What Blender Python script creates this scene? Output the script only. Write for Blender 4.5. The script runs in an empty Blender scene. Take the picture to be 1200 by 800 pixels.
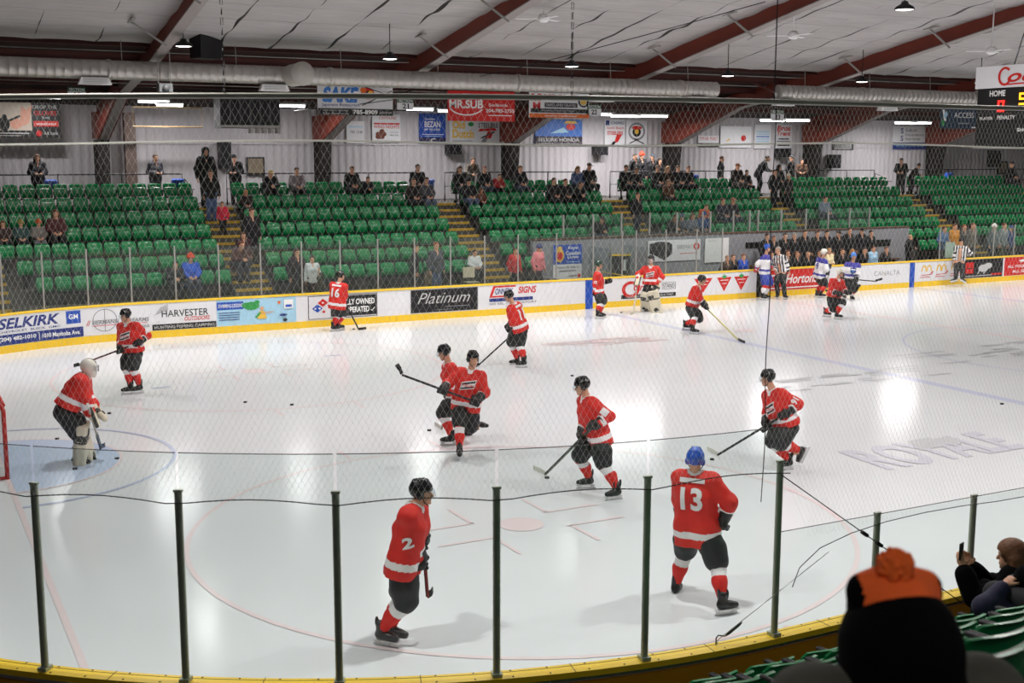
import bpy, bmesh, math, random
import numpy as np
from mathutils import Vector, Matrix
from mathutils.bvhtree import BVHTree
random.seed(7); np.random.seed(7)
SC = bpy.context.scene
COL = SC.collection
# ------------------------------------------------------------------ camera
CAM = np.array([-1.51, -21.0843, 5.1158]); YAW, PIT, ROL, FPX = .4833, .1542, .0017, 1406.35
def cam_axes():
    f = np.array([math.sin(YAW)*math.cos(PIT), math.cos(YAW)*math.cos(PIT), -math.sin(PIT)])
    r = np.array([math.cos(YAW), -math.sin(YAW), 0.]); u = np.cross(r, f)
    return r*math.cos(ROL)+u*math.sin(ROL), -r*math.sin(ROL)+u*math.cos(ROL), f
CR, CU, CF = cam_axes()
cd = bpy.data.cameras.new('camera'); cam = bpy.data.objects.new('camera', cd); COL.objects.link(cam)
cd.sensor_width = 36; cd.lens = FPX*36/1200; cd.clip_end = 300; cd.clip_start = .05
cd.dof.use_dof = True; cd.dof.focus_distance = 24.; cd.dof.aperture_fstop = 4.0
M = Matrix.Identity(4)
for i in range(3):
    M[i][0] = CR[i]; M[i][1] = CU[i]; M[i][2] = -CF[i]; M[i][3] = CAM[i]
cam.matrix_world = M; SC.camera = cam
# ------------------------------------------------------------------ world, exposure
W = bpy.data.worlds.new('world'); SC.world = W; W.use_nodes = True
W.node_tree.nodes['Background'].inputs[0].default_value = (.8, .84, .9, 1)
W.node_tree.nodes['Background'].inputs[1].default_value = .055
vs = SC.view_settings
vs.view_transform = 'Standard'; vs.look = 'None'; vs.gamma = 1; vs.use_curve_mapping = False
vs.exposure = 0.0
BAY_POWER = 220.; STRIP_POWER = 120.; NEAR_FILL = 26.
# ------------------------------------------------------------------ pixel -> world helpers (1200x800 frame)
def ray(px, py): return CF+(px-600)/FPX*CR-(py-400)/FPX*CU
def onZ(px, py, z=0.): d = ray(px, py); return CAM+d*((z-CAM[2])/d[2])
def onY(px, py, y): d = ray(px, py); return CAM+d*((y-CAM[1])/d[1])
def onX(px, py, x): d = ray(px, py); return CAM+d*((x-CAM[0])/d[0])
def proj(P):
    d = np.asarray(P, float)-CAM; z = d@CF
    return 600+FPX*(d@CR)/z, 400-FPX*(d@CU)/z
def nrm(v):
    v = np.asarray(v, float); n = np.linalg.norm(v); return v/(n if n > 1e-9 else 1)
A3 = lambda *a: np.array(a, float)
# ------------------------------------------------------------------ materials
def lin(c):
    return tuple((x/12.92 if x <= .04045 else ((x+.055)/1.055)**2.4) for x in c)
def hexc(h): return lin(tuple(int(h[i:i+2], 16)/255 for i in (0, 2, 4)))
MATS = {}
def mat(name, h, rough=.6, metal=0., var=.06, scale=8., bump=0., spec=.5, emit=0., alpha=1., tr=0., stretch=None):
    if name in MATS: return MATS[name]
    m = bpy.data.materials.new(name); m.use_nodes = True
    nt = m.node_tree; b = nt.nodes['Principled BSDF']
    c = hexc(h)
    b.inputs['Roughness'].default_value = rough; b.inputs['Metallic'].default_value = metal
    b.inputs['Specular IOR Level'].default_value = spec
    b.inputs['Base Color'].default_value = (*c, 1)
    if var or bump:
        tc = nt.nodes.new('ShaderNodeTexCoord'); mp = nt.nodes.new('ShaderNodeMapping')
        if stretch: mp.inputs['Scale'].default_value = stretch
        nz = nt.nodes.new('ShaderNodeTexNoise'); nz.inputs['Scale'].default_value = scale; nz.inputs['Detail'].default_value = 4
        nt.links.new(tc.outputs['Object'], mp.inputs[0]); nt.links.new(mp.outputs[0], nz.inputs['Vector'])
        if var:
            mx = nt.nodes.new('ShaderNodeMix'); mx.data_type = 'RGBA'
            mx.inputs['A'].default_value = (*[max(0, x*(1-2*var)) for x in c], 1)
            mx.inputs['B'].default_value = (*[min(1, x*(1+2*var)) for x in c], 1)
            nt.links.new(nz.outputs['Fac'], mx.inputs['Factor']); nt.links.new(mx.outputs['Result'], b.inputs['Base Color'])
        if bump:
            bp = nt.nodes.new('ShaderNodeBump'); bp.inputs['Strength'].default_value = bump; bp.inputs['Distance'].default_value = .02
            nt.links.new(nz.outputs['Fac'], bp.inputs['Height']); nt.links.new(bp.outputs[0], b.inputs['Normal'])
    if emit:
        b.inputs['Emission Color'].default_value = (*c, 1); b.inputs['Emission Strength'].default_value = emit
    if tr: b.inputs['Transmission Weight'].default_value = tr
    MATS[name] = m; return m
def glass_mat(name, tint, refl=.06, rough=.02, haze=0.):
    if name in MATS: return MATS[name]
    m = bpy.data.materials.new(name); m.use_nodes = True; nt = m.node_tree; nt.nodes.clear()
    out = nt.nodes.new('ShaderNodeOutputMaterial'); t = nt.nodes.new('ShaderNodeBsdfTransparent'); t.inputs[0].default_value = (*hexc(tint), 1)
    g = nt.nodes.new('ShaderNodeBsdfGlossy'); g.inputs['Roughness'].default_value = rough
    lw = nt.nodes.new('ShaderNodeLayerWeight'); pw = nt.nodes.new('ShaderNodeMath'); pw.operation = 'POWER'; pw.inputs[1].default_value = 4; nt.links.new(lw.outputs['Facing'], pw.inputs[0]); fr = nt.nodes.new('ShaderNodeMath'); fr.operation = 'MULTIPLY_ADD'; fr.inputs[1].default_value = .5; fr.inputs[2].default_value = refl*.4; nt.links.new(pw.outputs[0], fr.inputs[0])
    mx = nt.nodes.new('ShaderNodeMixShader')
    nt.links.new(fr.outputs[0], mx.inputs[0]); nt.links.new(t.outputs[0], mx.inputs[1]); nt.links.new(g.outputs[0], mx.inputs[2])
    last = mx
    if haze:
        d = nt.nodes.new('ShaderNodeBsdfDiffuse'); d.inputs[0].default_value = (.7, .75, .73, 1)
        nz = nt.nodes.new('ShaderNodeTexNoise'); nz.inputs['Scale'].default_value = 2.5; nz.inputs['Detail'].default_value = 6
        mr = nt.nodes.new('ShaderNodeMapRange'); mr.inputs[1].default_value = .3; mr.inputs[2].default_value = .8; mr.inputs[3].default_value = haze*.3; mr.inputs[4].default_value = haze*1.5
        m2 = nt.nodes.new('ShaderNodeMixShader')
        nt.links.new(nz.outputs['Fac'], mr.inputs[0]); nt.links.new(mr.outputs[0], m2.inputs[0]); nt.links.new(mx.outputs[0], m2.inputs[1]); nt.links.new(d.outputs[0], m2.inputs[2]); last = m2
    nt.links.new(last.outputs[0], out.inputs[0]); MATS[name] = m; return m
# ------------------------------------------------------------------ objects
def tag(o, label=None, cat=None, group=None, kind=None):
    if label: o['label'] = label
    if cat: o['category'] = cat
    if group: o['group'] = group
    if kind: o['kind'] = kind
    return o
def empty(name, loc=(0, 0, 0), rz=0., label=None, cat=None, group=None, kind=None):
    o = bpy.data.objects.new(name, None); COL.objects.link(o); o.location = tuple(loc); o.rotation_euler = (0, 0, rz)
    o.empty_display_size = .05
    return tag(o, label, cat, group, kind)
def link(name, me, parent=None, label=None, cat=None, group=None, kind=None, world=True):
    o = bpy.data.objects.new(name, me); COL.objects.link(o)
    if parent:
        o.parent = parent
        if world:      # mesh given in world coordinates: cancel the parent's own placement
            o.matrix_parent_inverse = (Matrix.LocRotScale(parent.location, parent.rotation_euler, parent.scale)).inverted()
            if parent.parent: o.matrix_parent_inverse = parent_inv(parent)
    return tag(o, label, cat, group, kind)
def parent_inv(p):
    m = Matrix.Identity(4); q = p
    while q:
        m = q.matrix_parent_inverse @ Matrix.LocRotScale(q.location, q.rotation_euler, q.scale) @ m; q = q.parent
    return m.inverted()
def copy_tree(o, parent=None):
    c = o.copy(); COL.objects.link(c)
    if parent: c.parent = parent
    for ch in list(o.children): copy_tree(ch, c)
    return c
class MB:
    def __init__(s): s.v = []; s.f = []; s.m = []; s.sm = []
    def add(s, vs, fs, mi=0, smooth=False):
        n = len(s.v); s.v += [tuple(map(float, v)) for v in vs]
        for f in fs: s.f.append(tuple(i+n for i in f)); s.m.append(mi); s.sm.append(smooth)
        return s
    def box(s, c, sz, rz=0., mi=0, R=None):
        c = np.array(c, float); h = np.array(sz, float)/2
        cs = [(-1, -1, -1), (1, -1, -1), (1, 1, -1), (-1, 1, -1), (-1, -1, 1), (1, -1, 1), (1, 1, 1), (-1, 1, 1)]
        if R is None:
            ca, sa = math.cos(rz), math.sin(rz); R = np.array([[ca, -sa, 0], [sa, ca, 0], [0, 0, 1]])
        s.add([c+R@(np.array(q)*h) for q in cs], [(0, 3, 2, 1), (4, 5, 6, 7), (0, 1, 5, 4), (1, 2, 6, 5), (2, 3, 7, 6), (3, 0, 4, 7)], mi); return s
    def beam(s, a, b, w, h, mi=0, up=(0, 0, 1)):
        a = np.array(a, float); b = np.array(b, float); d = nrm(b-a); u = np.array(up, float)
        if abs(d@u) > .98: u = A3(0, 1, 0)
        x = nrm(np.cross(d, u)); y = np.cross(x, d)
        R = np.stack([x, d, y], 1); s.box((a+b)/2, (w, np.linalg.norm(b-a), h), mi=mi, R=R); return s
    def tube(s, pts, r, n=8, mi=0, cap=True, closed=False):
        P = [np.array(p, float) for p in pts]; k = len(P); rr = r if hasattr(r, '__len__') else [r]*k
        base = len(s.v); prev = None
        for i in range(k):
            if closed: d = nrm(P[(i+1) % k]-P[i-1])
            else: d = nrm(P[min(i+1, k-1)]-P[max(i-1, 0)])
            if prev is None:
                u = A3(0, 0, 1) if abs(d[2]) < .9 else A3(1, 0, 0)
                x = nrm(np.cross(d, u))
            else: x = nrm(prev-d*(prev@d))
            prev = x; y = np.cross(d, x)
            for j in range(n):
                a = 2*math.pi*j/n; s.v.append(tuple(P[i]+rr[i]*(math.cos(a)*x+math.sin(a)*y)))
        for i in range(k if closed else k-1):
            i2 = (i+1) % k
            for j in range(n):
                j2 = (j+1) % n
                s.f.append((base+i*n+j, base+i*n+j2, base+i2*n+j2, base+i2*n+j)); s.m.append(mi); s.sm.append(True)
        if cap and not closed:
            s.f.append(tuple(base+j for j in range(n))[::-1]); s.m.append(mi); s.sm.append(False)
            s.f.append(tuple(base+(k-1)*n+j for j in range(n))); s.m.append(mi); s.sm.append(False)
        return s
    def lathe(s, prof, c=(0, 0, 0), n=16, mi=0, axis=2):
        base = len(s.v); c = np.array(c, float)
        for (r, z) in prof:
            for j in range(n):
                a = 2*math.pi*j/n; p = [r*math.cos(a), r*math.sin(a), z]
                if axis == 1: p = [p[0], p[2], p[1]]
                if axis == 0: p = [p[2], p[0], p[1]]
                s.v.append(tuple(c+np.array(p)))
        for i in range(len(prof)-1):
            for j in range(n):
                s.f.append((base+i*n+j, base+i*n+(j+1) % n, base+(i+1)*n+(j+1) % n, base+(i+1)*n+j)); s.m.append(mi); s.sm.append(True)
        return s
    def prism(s, poly, z0, z1, mi=0):     # poly in xy
        n = len(poly); s.add([(x, y, z0) for x, y in poly]+[(x, y, z1) for x, y in poly],
              [tuple(range(n))[::-1], tuple(range(n, 2*n))]+[(i, (i+1) % n, n+(i+1) % n, n+i) for i in range(n)], mi); return s
    def mesh(s, name, mats, fix=False):
        me = bpy.data.meshes.new(name); me.from_pydata(s.v, [], s.f)
        for m in (mats if isinstance(mats, (list, tuple)) else [mats]): me.materials.append(m)
        me.polygons.foreach_set('material_index', s.m); me.polygons.foreach_set('use_smooth', s.sm)
        if fix:
            bm = bmesh.new(); bm.from_mesh(me); bmesh.ops.recalc_face_normals(bm, faces=bm.faces); bm.to_mesh(me); bm.free()
        me.update(); return me
    def build(s, name, mats, parent=None, **k): return link(name, s.mesh(name, mats), parent, **k)
# ------------------------------------------------------------------ lettering (built-in font -> mesh)
TXT = {}
def text_mesh(body, bold=0., shear=0., cells=0):
    key = (body, bold, shear)
    if key in TXT: return TXT[key]
    cu = bpy.data.curves.new('t', 'FONT'); cu.body = body; cu.size = 1; cu.shear = shear; cu.offset = bold; cu.resolution_u = 3
    cu.align_x = 'LEFT'
    o = bpy.data.objects.new('t', cu); COL.objects.link(o)
    dg = bpy.context.evaluated_depsgraph_get(); dg.update()
    me = bpy.data.meshes.new_from_object(o.evaluated_get(dg))
    V = np.zeros(len(me.vertices)*3); me.vertices.foreach_get('co', V); V = V.reshape(-1, 3)[:, :2]
    Fc = [tuple(p.vertices) for p in me.polygons]
    bpy.data.objects.remove(o); bpy.data.curves.remove(cu); bpy.data.meshes.remove(me)
    V = V-V.min(0); V = V/V.max(0)      # unit square
    TXT[key] = (V, Fc); return TXT[key]
def text_into(mb, body, fn, u0, u1, v0, v1, mi=0, bold=0.012, shear=0.):
    """fn(u,v)->3D; the word fills the box u0..u1, v0..v1"""
    V, Fc = text_mesh(body, bold, shear)
    mb.add([fn(u0+(u1-u0)*a, v0+(v1-v0)*b) for a, b in V], Fc, mi)
def poly_into(mb, pts, fn, mi=0): mb.add([fn(u, v) for u, v in pts], [tuple(range(len(pts)))], mi)
def disc_pts(cu, cv, ru, rv, n=20, a0=0, a1=2*math.pi):
    return [(cu+ru*math.cos(a0+(a1-a0)*i/n), cv+rv*math.sin(a0+(a1-a0)*i/n)) for i in range(n+(0 if abs(a1-a0-2*math.pi) < 1e-6 else 1))]
def ring_into(mb, cu, cv, ru, rv, w, fn, mi=0, n=24, a0=0, a1=2*math.pi, asp=1.):
    vs = []; fs = []
    for i in range(n+1):
        a = a0+(a1-a0)*i/n; c, s_ = math.cos(a), math.sin(a)
        vs += [fn(cu+(ru-w)*c, cv+(rv-w*asp)*s_), fn(cu+ru*c, cv+rv*s_)]
    for i in range(n): fs.append((2*i, 2*i+1, 2*i+3, 2*i+2))
    mb.add(vs, fs, mi)
def line_into(mb, u0, v0, u1, v1, w, fn, mi=0, asp=1.):
    d = nrm((u1-u0, (v1-v0))); nx, ny = -d[1]*w/2, d[0]*w/2*asp
    poly_into(mb, [(u0+nx, v0+ny), (u0-nx, v0-ny), (u1-nx, v1-ny), (u1+nx, v1+ny)], fn, mi)
# ------------------------------------------------------------------ implicit surfaces (smooth unions of tapered limbs -> one skin)
class SDF:
    def __init__(s, wr=0.): s.p = []; s.cuts = []; s.subs = []; s.wr = wr      # wr: depth of cloth folds
    def cone(s, a, b, ra, rb=None, k=.03): s.p.append(('c', np.array(a, float), np.array(b, float), ra, ra if rb is None else rb, k)); return s
    def chain(s, pts, rs, k=.03):
        for i in range(len(pts)-1): s.cone(pts[i], pts[i+1], rs[i], rs[i+1], k)
        return s
    def ell(s, c, r, R=None, k=.03): s.p.append(('e', np.array(c, float), np.array(r, float), np.eye(3) if R is None else R, k)); return s
    def bx(s, c, h, R=None, rd=.02, k=.02): s.p.append(('b', np.array(c, float), np.array(h, float), np.eye(3) if R is None else R, rd, k)); return s
    def cut(s, p, n): s.cuts.append((np.array(p, float), nrm(n))); return s
    def sub_ell(s, c, r, R=None): s.subs.append(('e', np.array(c, float), np.array(r, float), np.eye(3) if R is None else R, 0)); return s
    def sub_box(s, c, h, R=None): s.subs.append(('b', np.array(c, float), np.array(h, float), np.eye(3) if R is None else R, .005, 0)); return s
    @staticmethod
    def bb(q):
        if q[0] == 'c':
            r = max(q[3], q[4]); return np.minimum(q[1], q[2])-r, np.maximum(q[1], q[2])+r
        e = np.abs(q[3])@q[2]; return q[1]-e-.01, q[1]+e+.01
    @staticmethod
    def ev(q, P):
        if q[0] == 'c':
            ba = q[2]-q[1]; t = np.clip(((P-q[1])@ba)/max(ba@ba, 1e-9), 0, 1)
            return np.linalg.norm(P-q[1]-t[..., None]*ba, axis=-1)-(q[3]+(q[4]-q[3])*t)
        L = (P-q[1])@q[3]
        if q[0] == 'e':
            k0 = np.linalg.norm(L/q[2], axis=-1); k1 = np.linalg.norm(L/q[2]**2, axis=-1)
            return k0*(k0-1)/np.maximum(k1, 1e-6)
        rd = q[4]; d = np.abs(L)-(q[2]-rd)
        return np.linalg.norm(np.maximum(d, 0), axis=-1)+np.minimum(d.max(-1), 0)-rd
    def mesh(s, name, h, mats, matfn=None):
        lo = np.min([s.bb(q)[0] for q in s.p], 0)-2.5*h; hi = np.max([s.bb(q)[1] for q in s.p], 0)+2.5*h
        n = np.ceil((hi-lo)/h).astype(int)+1
        F = np.full(n, .5, np.float32)
        ax = [lo[i]+h*np.arange(n[i]) for i in range(3)]
        def win(q, pad):
            a, b = s.bb(q); i0 = np.clip(np.floor((a-pad-lo)/h).astype(int), 0, n); i1 = np.clip(np.ceil((b+pad-lo)/h).astype(int)+1, 0, n)
            sl = tuple(slice(i0[j], i1[j]) for j in range(3))
            G = np.stack(np.meshgrid(*[ax[j][sl[j]] for j in range(3)], indexing='ij'), -1); return sl, G
        for q in s.p:
            k = q[-1]; sl, G = win(q, k+2*h)
            if G.size == 0: continue
            d = s.ev(q, G); f = F[sl]
            hh = np.clip(.5+.5*(f-d)/k, 0, 1); F[sl] = f*(1-hh)+d*hh-k*hh*(1-hh)
        if s.wr:
            X, Y, Z = np.meshgrid(*ax, indexing='ij'); F += s.wr*(np.sin(21*X+9*Z+3*np.sin(13*Y+6*Z))*np.sin(17*Y-12*Z+2*np.sin(11*X))+.6*np.sin(33*(X+Y)*.7+26*Z))
        for q in s.subs:
            sl, G = win(q, 2*h)
            if G.size: F[sl] = np.maximum(F[sl], -s.ev(q, G))
        if s.cuts:
            G = np.stack(np.meshgrid(*ax, indexing='ij'), -1)
            for p, nn in s.cuts: F = np.maximum(F, (G-p)@nn)
        return surf(name, F, lo, h, mats, matfn)
def surf(name, F, lo, h, mats, matfn):
    I = F < 0; n = np.array(F.shape)
    cnt = np.zeros(n-1, np.int8)
    for dx in (0, 1):
        for dy in (0, 1):
            for dz in (0, 1): cnt += I[dx:n[0]-1+dx, dy:n[1]-1+dy, dz:n[2]-1+dz]
    mk = (cnt > 0) & (cnt < 8); idx = np.full(n-1, -1, np.int32); cells = np.argwhere(mk); idx[mk] = np.arange(len(cells))
    S = np.zeros((len(cells), 3)); C = np.zeros(len(cells))
    cx, cy, cz = cells.T
    cor = [(a, b, c) for a in (0, 1) for b in (0, 1) for c in (0, 1)]
    for a in cor:
        for d in range(3):
            if a[d] == 1: continue
            b = list(a); b[d] = 1
            fa = F[cx+a[0], cy+a[1], cz+a[2]]; fb = F[cx+b[0], cy+b[1], cz+b[2]]
            m = (fa < 0) != (fb < 0); t = np.where(m, fa/np.where(m, fa-fb, 1), 0)
            P = np.tile(np.array(a, float), (len(cells), 1)); P[:, d] += t; S += P*m[:, None]; C += m
    V = lo+h*(cells+S/np.maximum(C, 1)[:, None])
    quads = []
    for d in range(3):
        sl0 = [slice(None)]*3; sl1 = [slice(None)]*3; sl0[d] = slice(0, -1); sl1[d] = slice(1, None)
        a = I[tuple(sl0)]; b = I[tuple(sl1)]; e = np.argwhere(a != b)
        u, w = [(1, 2), (2, 0), (0, 1)][d]
        e = e[(e[:, u] > 0) & (e[:, w] > 0) & (e[:, u] < n[u]-1) & (e[:, w] < n[w]-1)]
        def at(du, dw):
            q = e.copy(); q[:, u] += du; q[:, w] += dw; return idx[q[:, 0], q[:, 1], q[:, 2]]
        Q = np.stack([at(-1, -1), at(0, -1), at(0, 0), at(-1, 0)], 1)
        fl = ~a[tuple(e.T)]; Q[fl] = Q[fl][:, ::-1]; quads.append(Q)
    Q = np.concatenate(quads); Q = Q[(Q >= 0).all(1)]
    me = bpy.data.meshes.new(name)
    me.vertices.add(len(V)); me.vertices.foreach_set('co', V.astype(np.float32).ravel())
    me.loops.add(len(Q)*4); me.loops.foreach_set('vertex_index', Q.astype(np.int32).ravel())
    me.polygons.add(len(Q)); me.polygons.foreach_set('loop_start', np.arange(0, len(Q)*4, 4, dtype=np.int32))
    for m in (mats if isinstance(mats, (list, tuple)) else [mats]): me.materials.append(m)
    if matfn is not None: me.polygons.foreach_set('material_index', np.asarray(matfn(V[Q].mean(1)), np.int32))
    me.update(calc_edges=True); me.polygons.foreach_set('use_smooth', np.ones(len(Q), bool)); me.validate()
    return me
def frame(fwd, up=(0, 0, 1)):
    f = nrm(fwd); r = nrm(np.cross(f, up)); u = np.cross(r, f); return np.stack([r, f, u], 1)   # columns right, forward, up
# ------------------------------------------------------------------ palette
m_ice = mat('ice', 'e4e6ea', .2, var=.02, scale=.6, spec=.13)
nt = m_ice.node_tree; b_ = nt.nodes['Principled BSDF']   # skate-cut ice: fine scratches change the gloss
tc = nt.nodes.new('ShaderNodeTexCoord'); mp = nt.nodes.new('ShaderNodeMapping'); mp.inputs['Scale'].default_value = (3, 9, 1); mp.inputs['Rotation'].default_value = (0, 0, .5)
nz = nt.nodes.new('ShaderNodeTexNoise'); nz.inputs['Scale'].default_value = 4; nz.inputs['Detail'].default_value = 8; nz.inputs['Roughness'].default_value = .7
mr = nt.nodes.new('ShaderNodeMapRange'); mr.inputs[3].default_value = .09; mr.inputs[4].default_value = .2
bp_ = nt.nodes.new('ShaderNodeBump'); bp_.inputs['Strength'].default_value = .05; bp_.inputs['Distance'].default_value = .01
nt.links.new(tc.outputs['Object'], mp.inputs[0]); nt.links.new(mp.outputs[0], nz.inputs['Vector']); nt.links.new(nz.outputs['Fac'], mr.inputs[0])
nt.links.new(mr.outputs[0], b_.inputs['Roughness']); nt.links.new(nz.outputs['Fac'], bp_.inputs['Height']); nt.links.new(bp_.outputs[0], b_.inputs['Normal'])
m_white = mat('white_panel', 'e6e6ea', .35, var=.02, scale=1.5)
m_yel = mat('yellow_plastic', 'f8ca28', .4, var=.05, scale=2)
m_yel2 = mat('amber_panel', 'c98a10', .5, var=.06, scale=2)
m_blue = mat('royal_blue', '1d4fb4', .45)
m_navy = mat('navy', '20327c', .5)
m_lblue = mat('pale_blue', 'a8d4ec', .5)
m_red = mat('sign_red', 'd0201c', .45)
m_black = mat('black_print', '131316', .5)
m_grey = mat('grey_print', '8a8a8e', .5)
m_silver = mat('silver_print', 'c8c8c8', .4)
m_green = mat('print_green', '2f9a4a', .5)
m_orange = mat('print_orange', 'e46a1c', .5)
m_gold = mat('arch_gold', 'f0c040', .5)
m_pwhite = mat('print_white', 'f2f2f2', .5, var=0)
m_conc = mat('concrete', '55524e', .85, var=.15, scale=3, bump=.15)
m_block = mat('block_wall', '8f9096', .8, var=.06, scale=3, bump=.1)
m_dark = mat('dark_floor', '17171a', .7, var=.1)
m_seat = mat('seat_green', '0b8449', .27, var=.04, scale=3)
m_iron = mat('dark_iron', '222226', .5, .4)
m_steel = mat('bright_steel', 'c8c8cc', .3, .9, var=.03)
m_alu = mat('post_aluminium', 'a9a7a4', .45, .5, var=.05)
m_rust = mat('frame_red', '742c1d', .6, var=.1, scale=2)
m_rail = mat('rail_black', '151517', .45, .2)
m_wood = mat('wood_brown', '5b3a25', .6, var=.2, stretch=(1, 8, 1))
# ------------------------------------------------------------------ rink outline
CX, RC, E0, XE = 5.1, 8.5, -3.4, 56.5
def bpt(s, z, off, side):
    """side +1 = far boards, -1 = near boards; s = X along the straight, arc length round the corner"""
    Wd, cy = (13.2, 4.7) if side > 0 else (13.33, 4.83)
    if s >= CX: x, y, nx, ny = s, Wd, 0, 1
    else:
        a = (CX-s)/RC
        if a <= math.pi/2:
            nx, ny = -math.sin(a), math.cos(a); x, y = CX+RC*nx, cy+RC*ny
        else: nx, ny = -1, 0; x, y = E0, cy-(a-math.pi/2)*RC
    return A3(x+nx*off, side*(y+ny*off), z)
def s_at(px, side=1, z=.6, off=0.):
    lo, hi = -8.2, 60.
    if side < 0: lo, hi = -2., 14.
    for _ in range(50):
        m = (lo+hi)/2
        if proj(bpt(m, z, off, side))[0] < px: lo = m
        else: hi = m
    return lo
def outline(off=0.):
    P = [bpt(s, 0, off, 1)[:2] for s in np.linspace(CX-RC*math.pi/2, CX, 25)]
    P += [(XE, 13.2+off), (XE, -13.33-off)]
    P += [bpt(s, 0, off, -1)[:2] for s in np.linspace(CX, CX-RC*math.pi/2, 25)]
    return P
def sweep(mb, side, s0, s1, prof, mi=0, step=.35):
    k = max(1, int(math.ceil((min(s1, CX)-s0)/step))) if s0 < CX else 1
    ss = list(np.linspace(s0, min(s1, CX), k+1)) if s0 < CX else [s0]
    if s1 > ss[-1]: ss.append(s1)
    n = len(prof); vs = []; fs = []
    for s in ss: vs += [bpt(s, z, o, side) for o, z in prof]
    for i in range(len(ss)-1):
        for j in range(n):
            q = (i*n+j, i*n+(j+1) % n, (i+1)*n+(j+1) % n, (i+1)*n+j); fs.append(q if side > 0 else q[::-1])
    fs += [tuple(range(n)), tuple(range((len(ss)-1)*n, len(ss)*n))[::-1]]
    mb.add(vs, fs, mi); return mb
# ------------------------------------------------------------------ ice and markings
mb = MB(); P = outline(); mb.prism(P[::-1], -.1, 0); ice = mb.build('floor', m_ice, kind='structure')
def icemat(n, h): return mat('ice_paint_'+n, h, .16, var=.03, scale=5, spec=.13)
i_blue, i_red, i_crease, i_thin, i_grey = icemat('blue', 'cdd1e8'), icemat('red', 'ecdbde'), icemat('crease', 'c4d2ec'), icemat('arc', 'c3cbe6'), icemat('grey', 'd2d3d8')
DX, DY, BX, MX = 6.15, 6.78, 19.38, 26.8
FZ_ = [0]
def flat(name, fnbuild, m, z=.003):
    FZ_[0] += 1; z += .0003*FZ_[0]; mb = MB(); fnbuild(mb, lambda u, v: (u, v, z)); return mb.build(name, m, ice)
def rect(mb, fn, x0, x1, y0, y1): poly_into(mb, [(x0, y0), (x1, y0), (x1, y1), (x0, y1)], fn)
flat('blue_line', lambda b, f: rect(b, f, BX-.15, BX+.15, -13.3, 13.18), i_blue)
flat('blue_line', lambda b, f: rect(b, f, 2*MX-BX-.15, 2*MX-BX+.15, -13.3, 13.18), i_blue)
flat('centre_line', lambda b, f: rect(b, f, MX-.12, MX+.12, -13.3, 13.18), i_red)
flat('goal_line', lambda b, f: rect(b, f, -.04, .04, -11.4, 11.2), i_red)
for sx, sy, r, m in ((DX, DY, 4.57, i_red), (DX, -DY, 4.57, i_red), (MX, 0, 4.57, i_blue), (2*MX-DX, DY, 4.57, i_red)):
    flat('faceoff_circle', lambda b, f: ring_into(b, sx, sy, r, r, .07, f, n=72), m)
    if m is i_red:
        flat('faceoff_dot', lambda b, f: poly_into(b, disc_pts(sx, sy, .32, .32), f), m)
        def hashes(b, f):
            for ax in (-1, 1):
                for ay in (-1, 1):
                    rect(b, f, sx+ax*.55-.02, sx+ax*.55+.02+ax*.9, sy+ay*.35-.03, sy+ay*.35+.03)
                    rect(b, f, sx+ax*.6-.03, sx+ax*.6+.03, sy+ay*.35, sy+ay*1.1)
                    rect(b, f, sx+ax*.85-.03, sx+ax*.85+.03, sy+ay*4.57, sy+ay*5.15)
        flat('faceoff_marks', hashes, m)
for sy in (DY, -DY): flat('neutral_dot', lambda b, f: poly_into(b, disc_pts(BX+1.5, sy, .3, .3), f), i_red)
flat('goal_crease', lambda b, f: poly_into(b, disc_pts(0.04, 0, 1.83, 1.83, 28, -math.pi/2, math.pi/2), f), i_crease, .002)
flat('crease_line', lambda b, f: ring_into(b, 0.04, 0, 1.87, 1.87, .05, f, n=36, a0=-math.pi/2, a1=math.pi/2), i_red)
flat('crease_arc', lambda b, f: ring_into(b, 0.04, 0, 2.75, 2.75, .07, f, n=40, a0=-math.pi/2, a1=math.pi/2), i_thin)
flat('crease_mark', lambda b, f: rect(b, f, 3.55, 3.95, 5.65, 5.75), i_thin)
flat('crease_mark', lambda b, f: rect(b, f, 8.35, 8.8, 8.0, 8.1), i_thin)
def logo(b, f):
    a = onZ(1042, 551); c = onZ(1215, 524)
    text_into(b, 'ROYALE', f, a[0], c[0], a[1], a[1]+1.35, bold=.03, shear=.15)
flat('ice_lettering', logo, icemat('faint', 'd8d8e4'))
def swoosh(b, f):
    for j_, (x0, y0, x1, y1) in enumerate(((1052, 520, 1112, 523), (1075, 525, 1108, 514), (1110, 516, 1118, 522))):
        p, q = onZ(x0, y0), onZ(x1, y1); lo_, hi_ = min(p[1], q[1]), max(p[1], q[1])+.1; poly_into(b, [(p[0], lo_), (q[0], lo_+.05), (q[0]+.2, hi_), (p[0]+.3, hi_-.05)], lambda u, v: (u, v, f(u, v)[2]+.0004*j_))
flat('ice_swoosh', swoosh, i_grey)
def smear(cx, cy, n, w, h, seed):
    def g(b, f):
        R = random.Random(seed)
        for j_ in range(n):
            x, y = cx+R.uniform(-w, w), cy+R.uniform(-h, h); l = R.uniform(.4, 1.3); d = R.uniform(.03, .1)
            poly_into(b, [(x, y), (x+l, y+R.uniform(-.1, .0)), (x+l*.9, y+d), (x+.1, y+d)], lambda u, v: (u, v, f(u, v)[2]+.0002*j_))
    return g
q = onZ(690, 402); flat('worn_logo', smear(q[0], q[1], 26, 1.4, .5, 1), icemat('rose', 'ecd6d8'))
q = onZ(1000, 443); flat('worn_logo', smear(q[0]-.5, q[1], 26, 2.2, .6, 2), i_grey)
q = onZ(1160, 412); flat('worn_logo', smear(q[0]-.5, q[1], 26, 2.6, .8, 3), i_grey)
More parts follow.
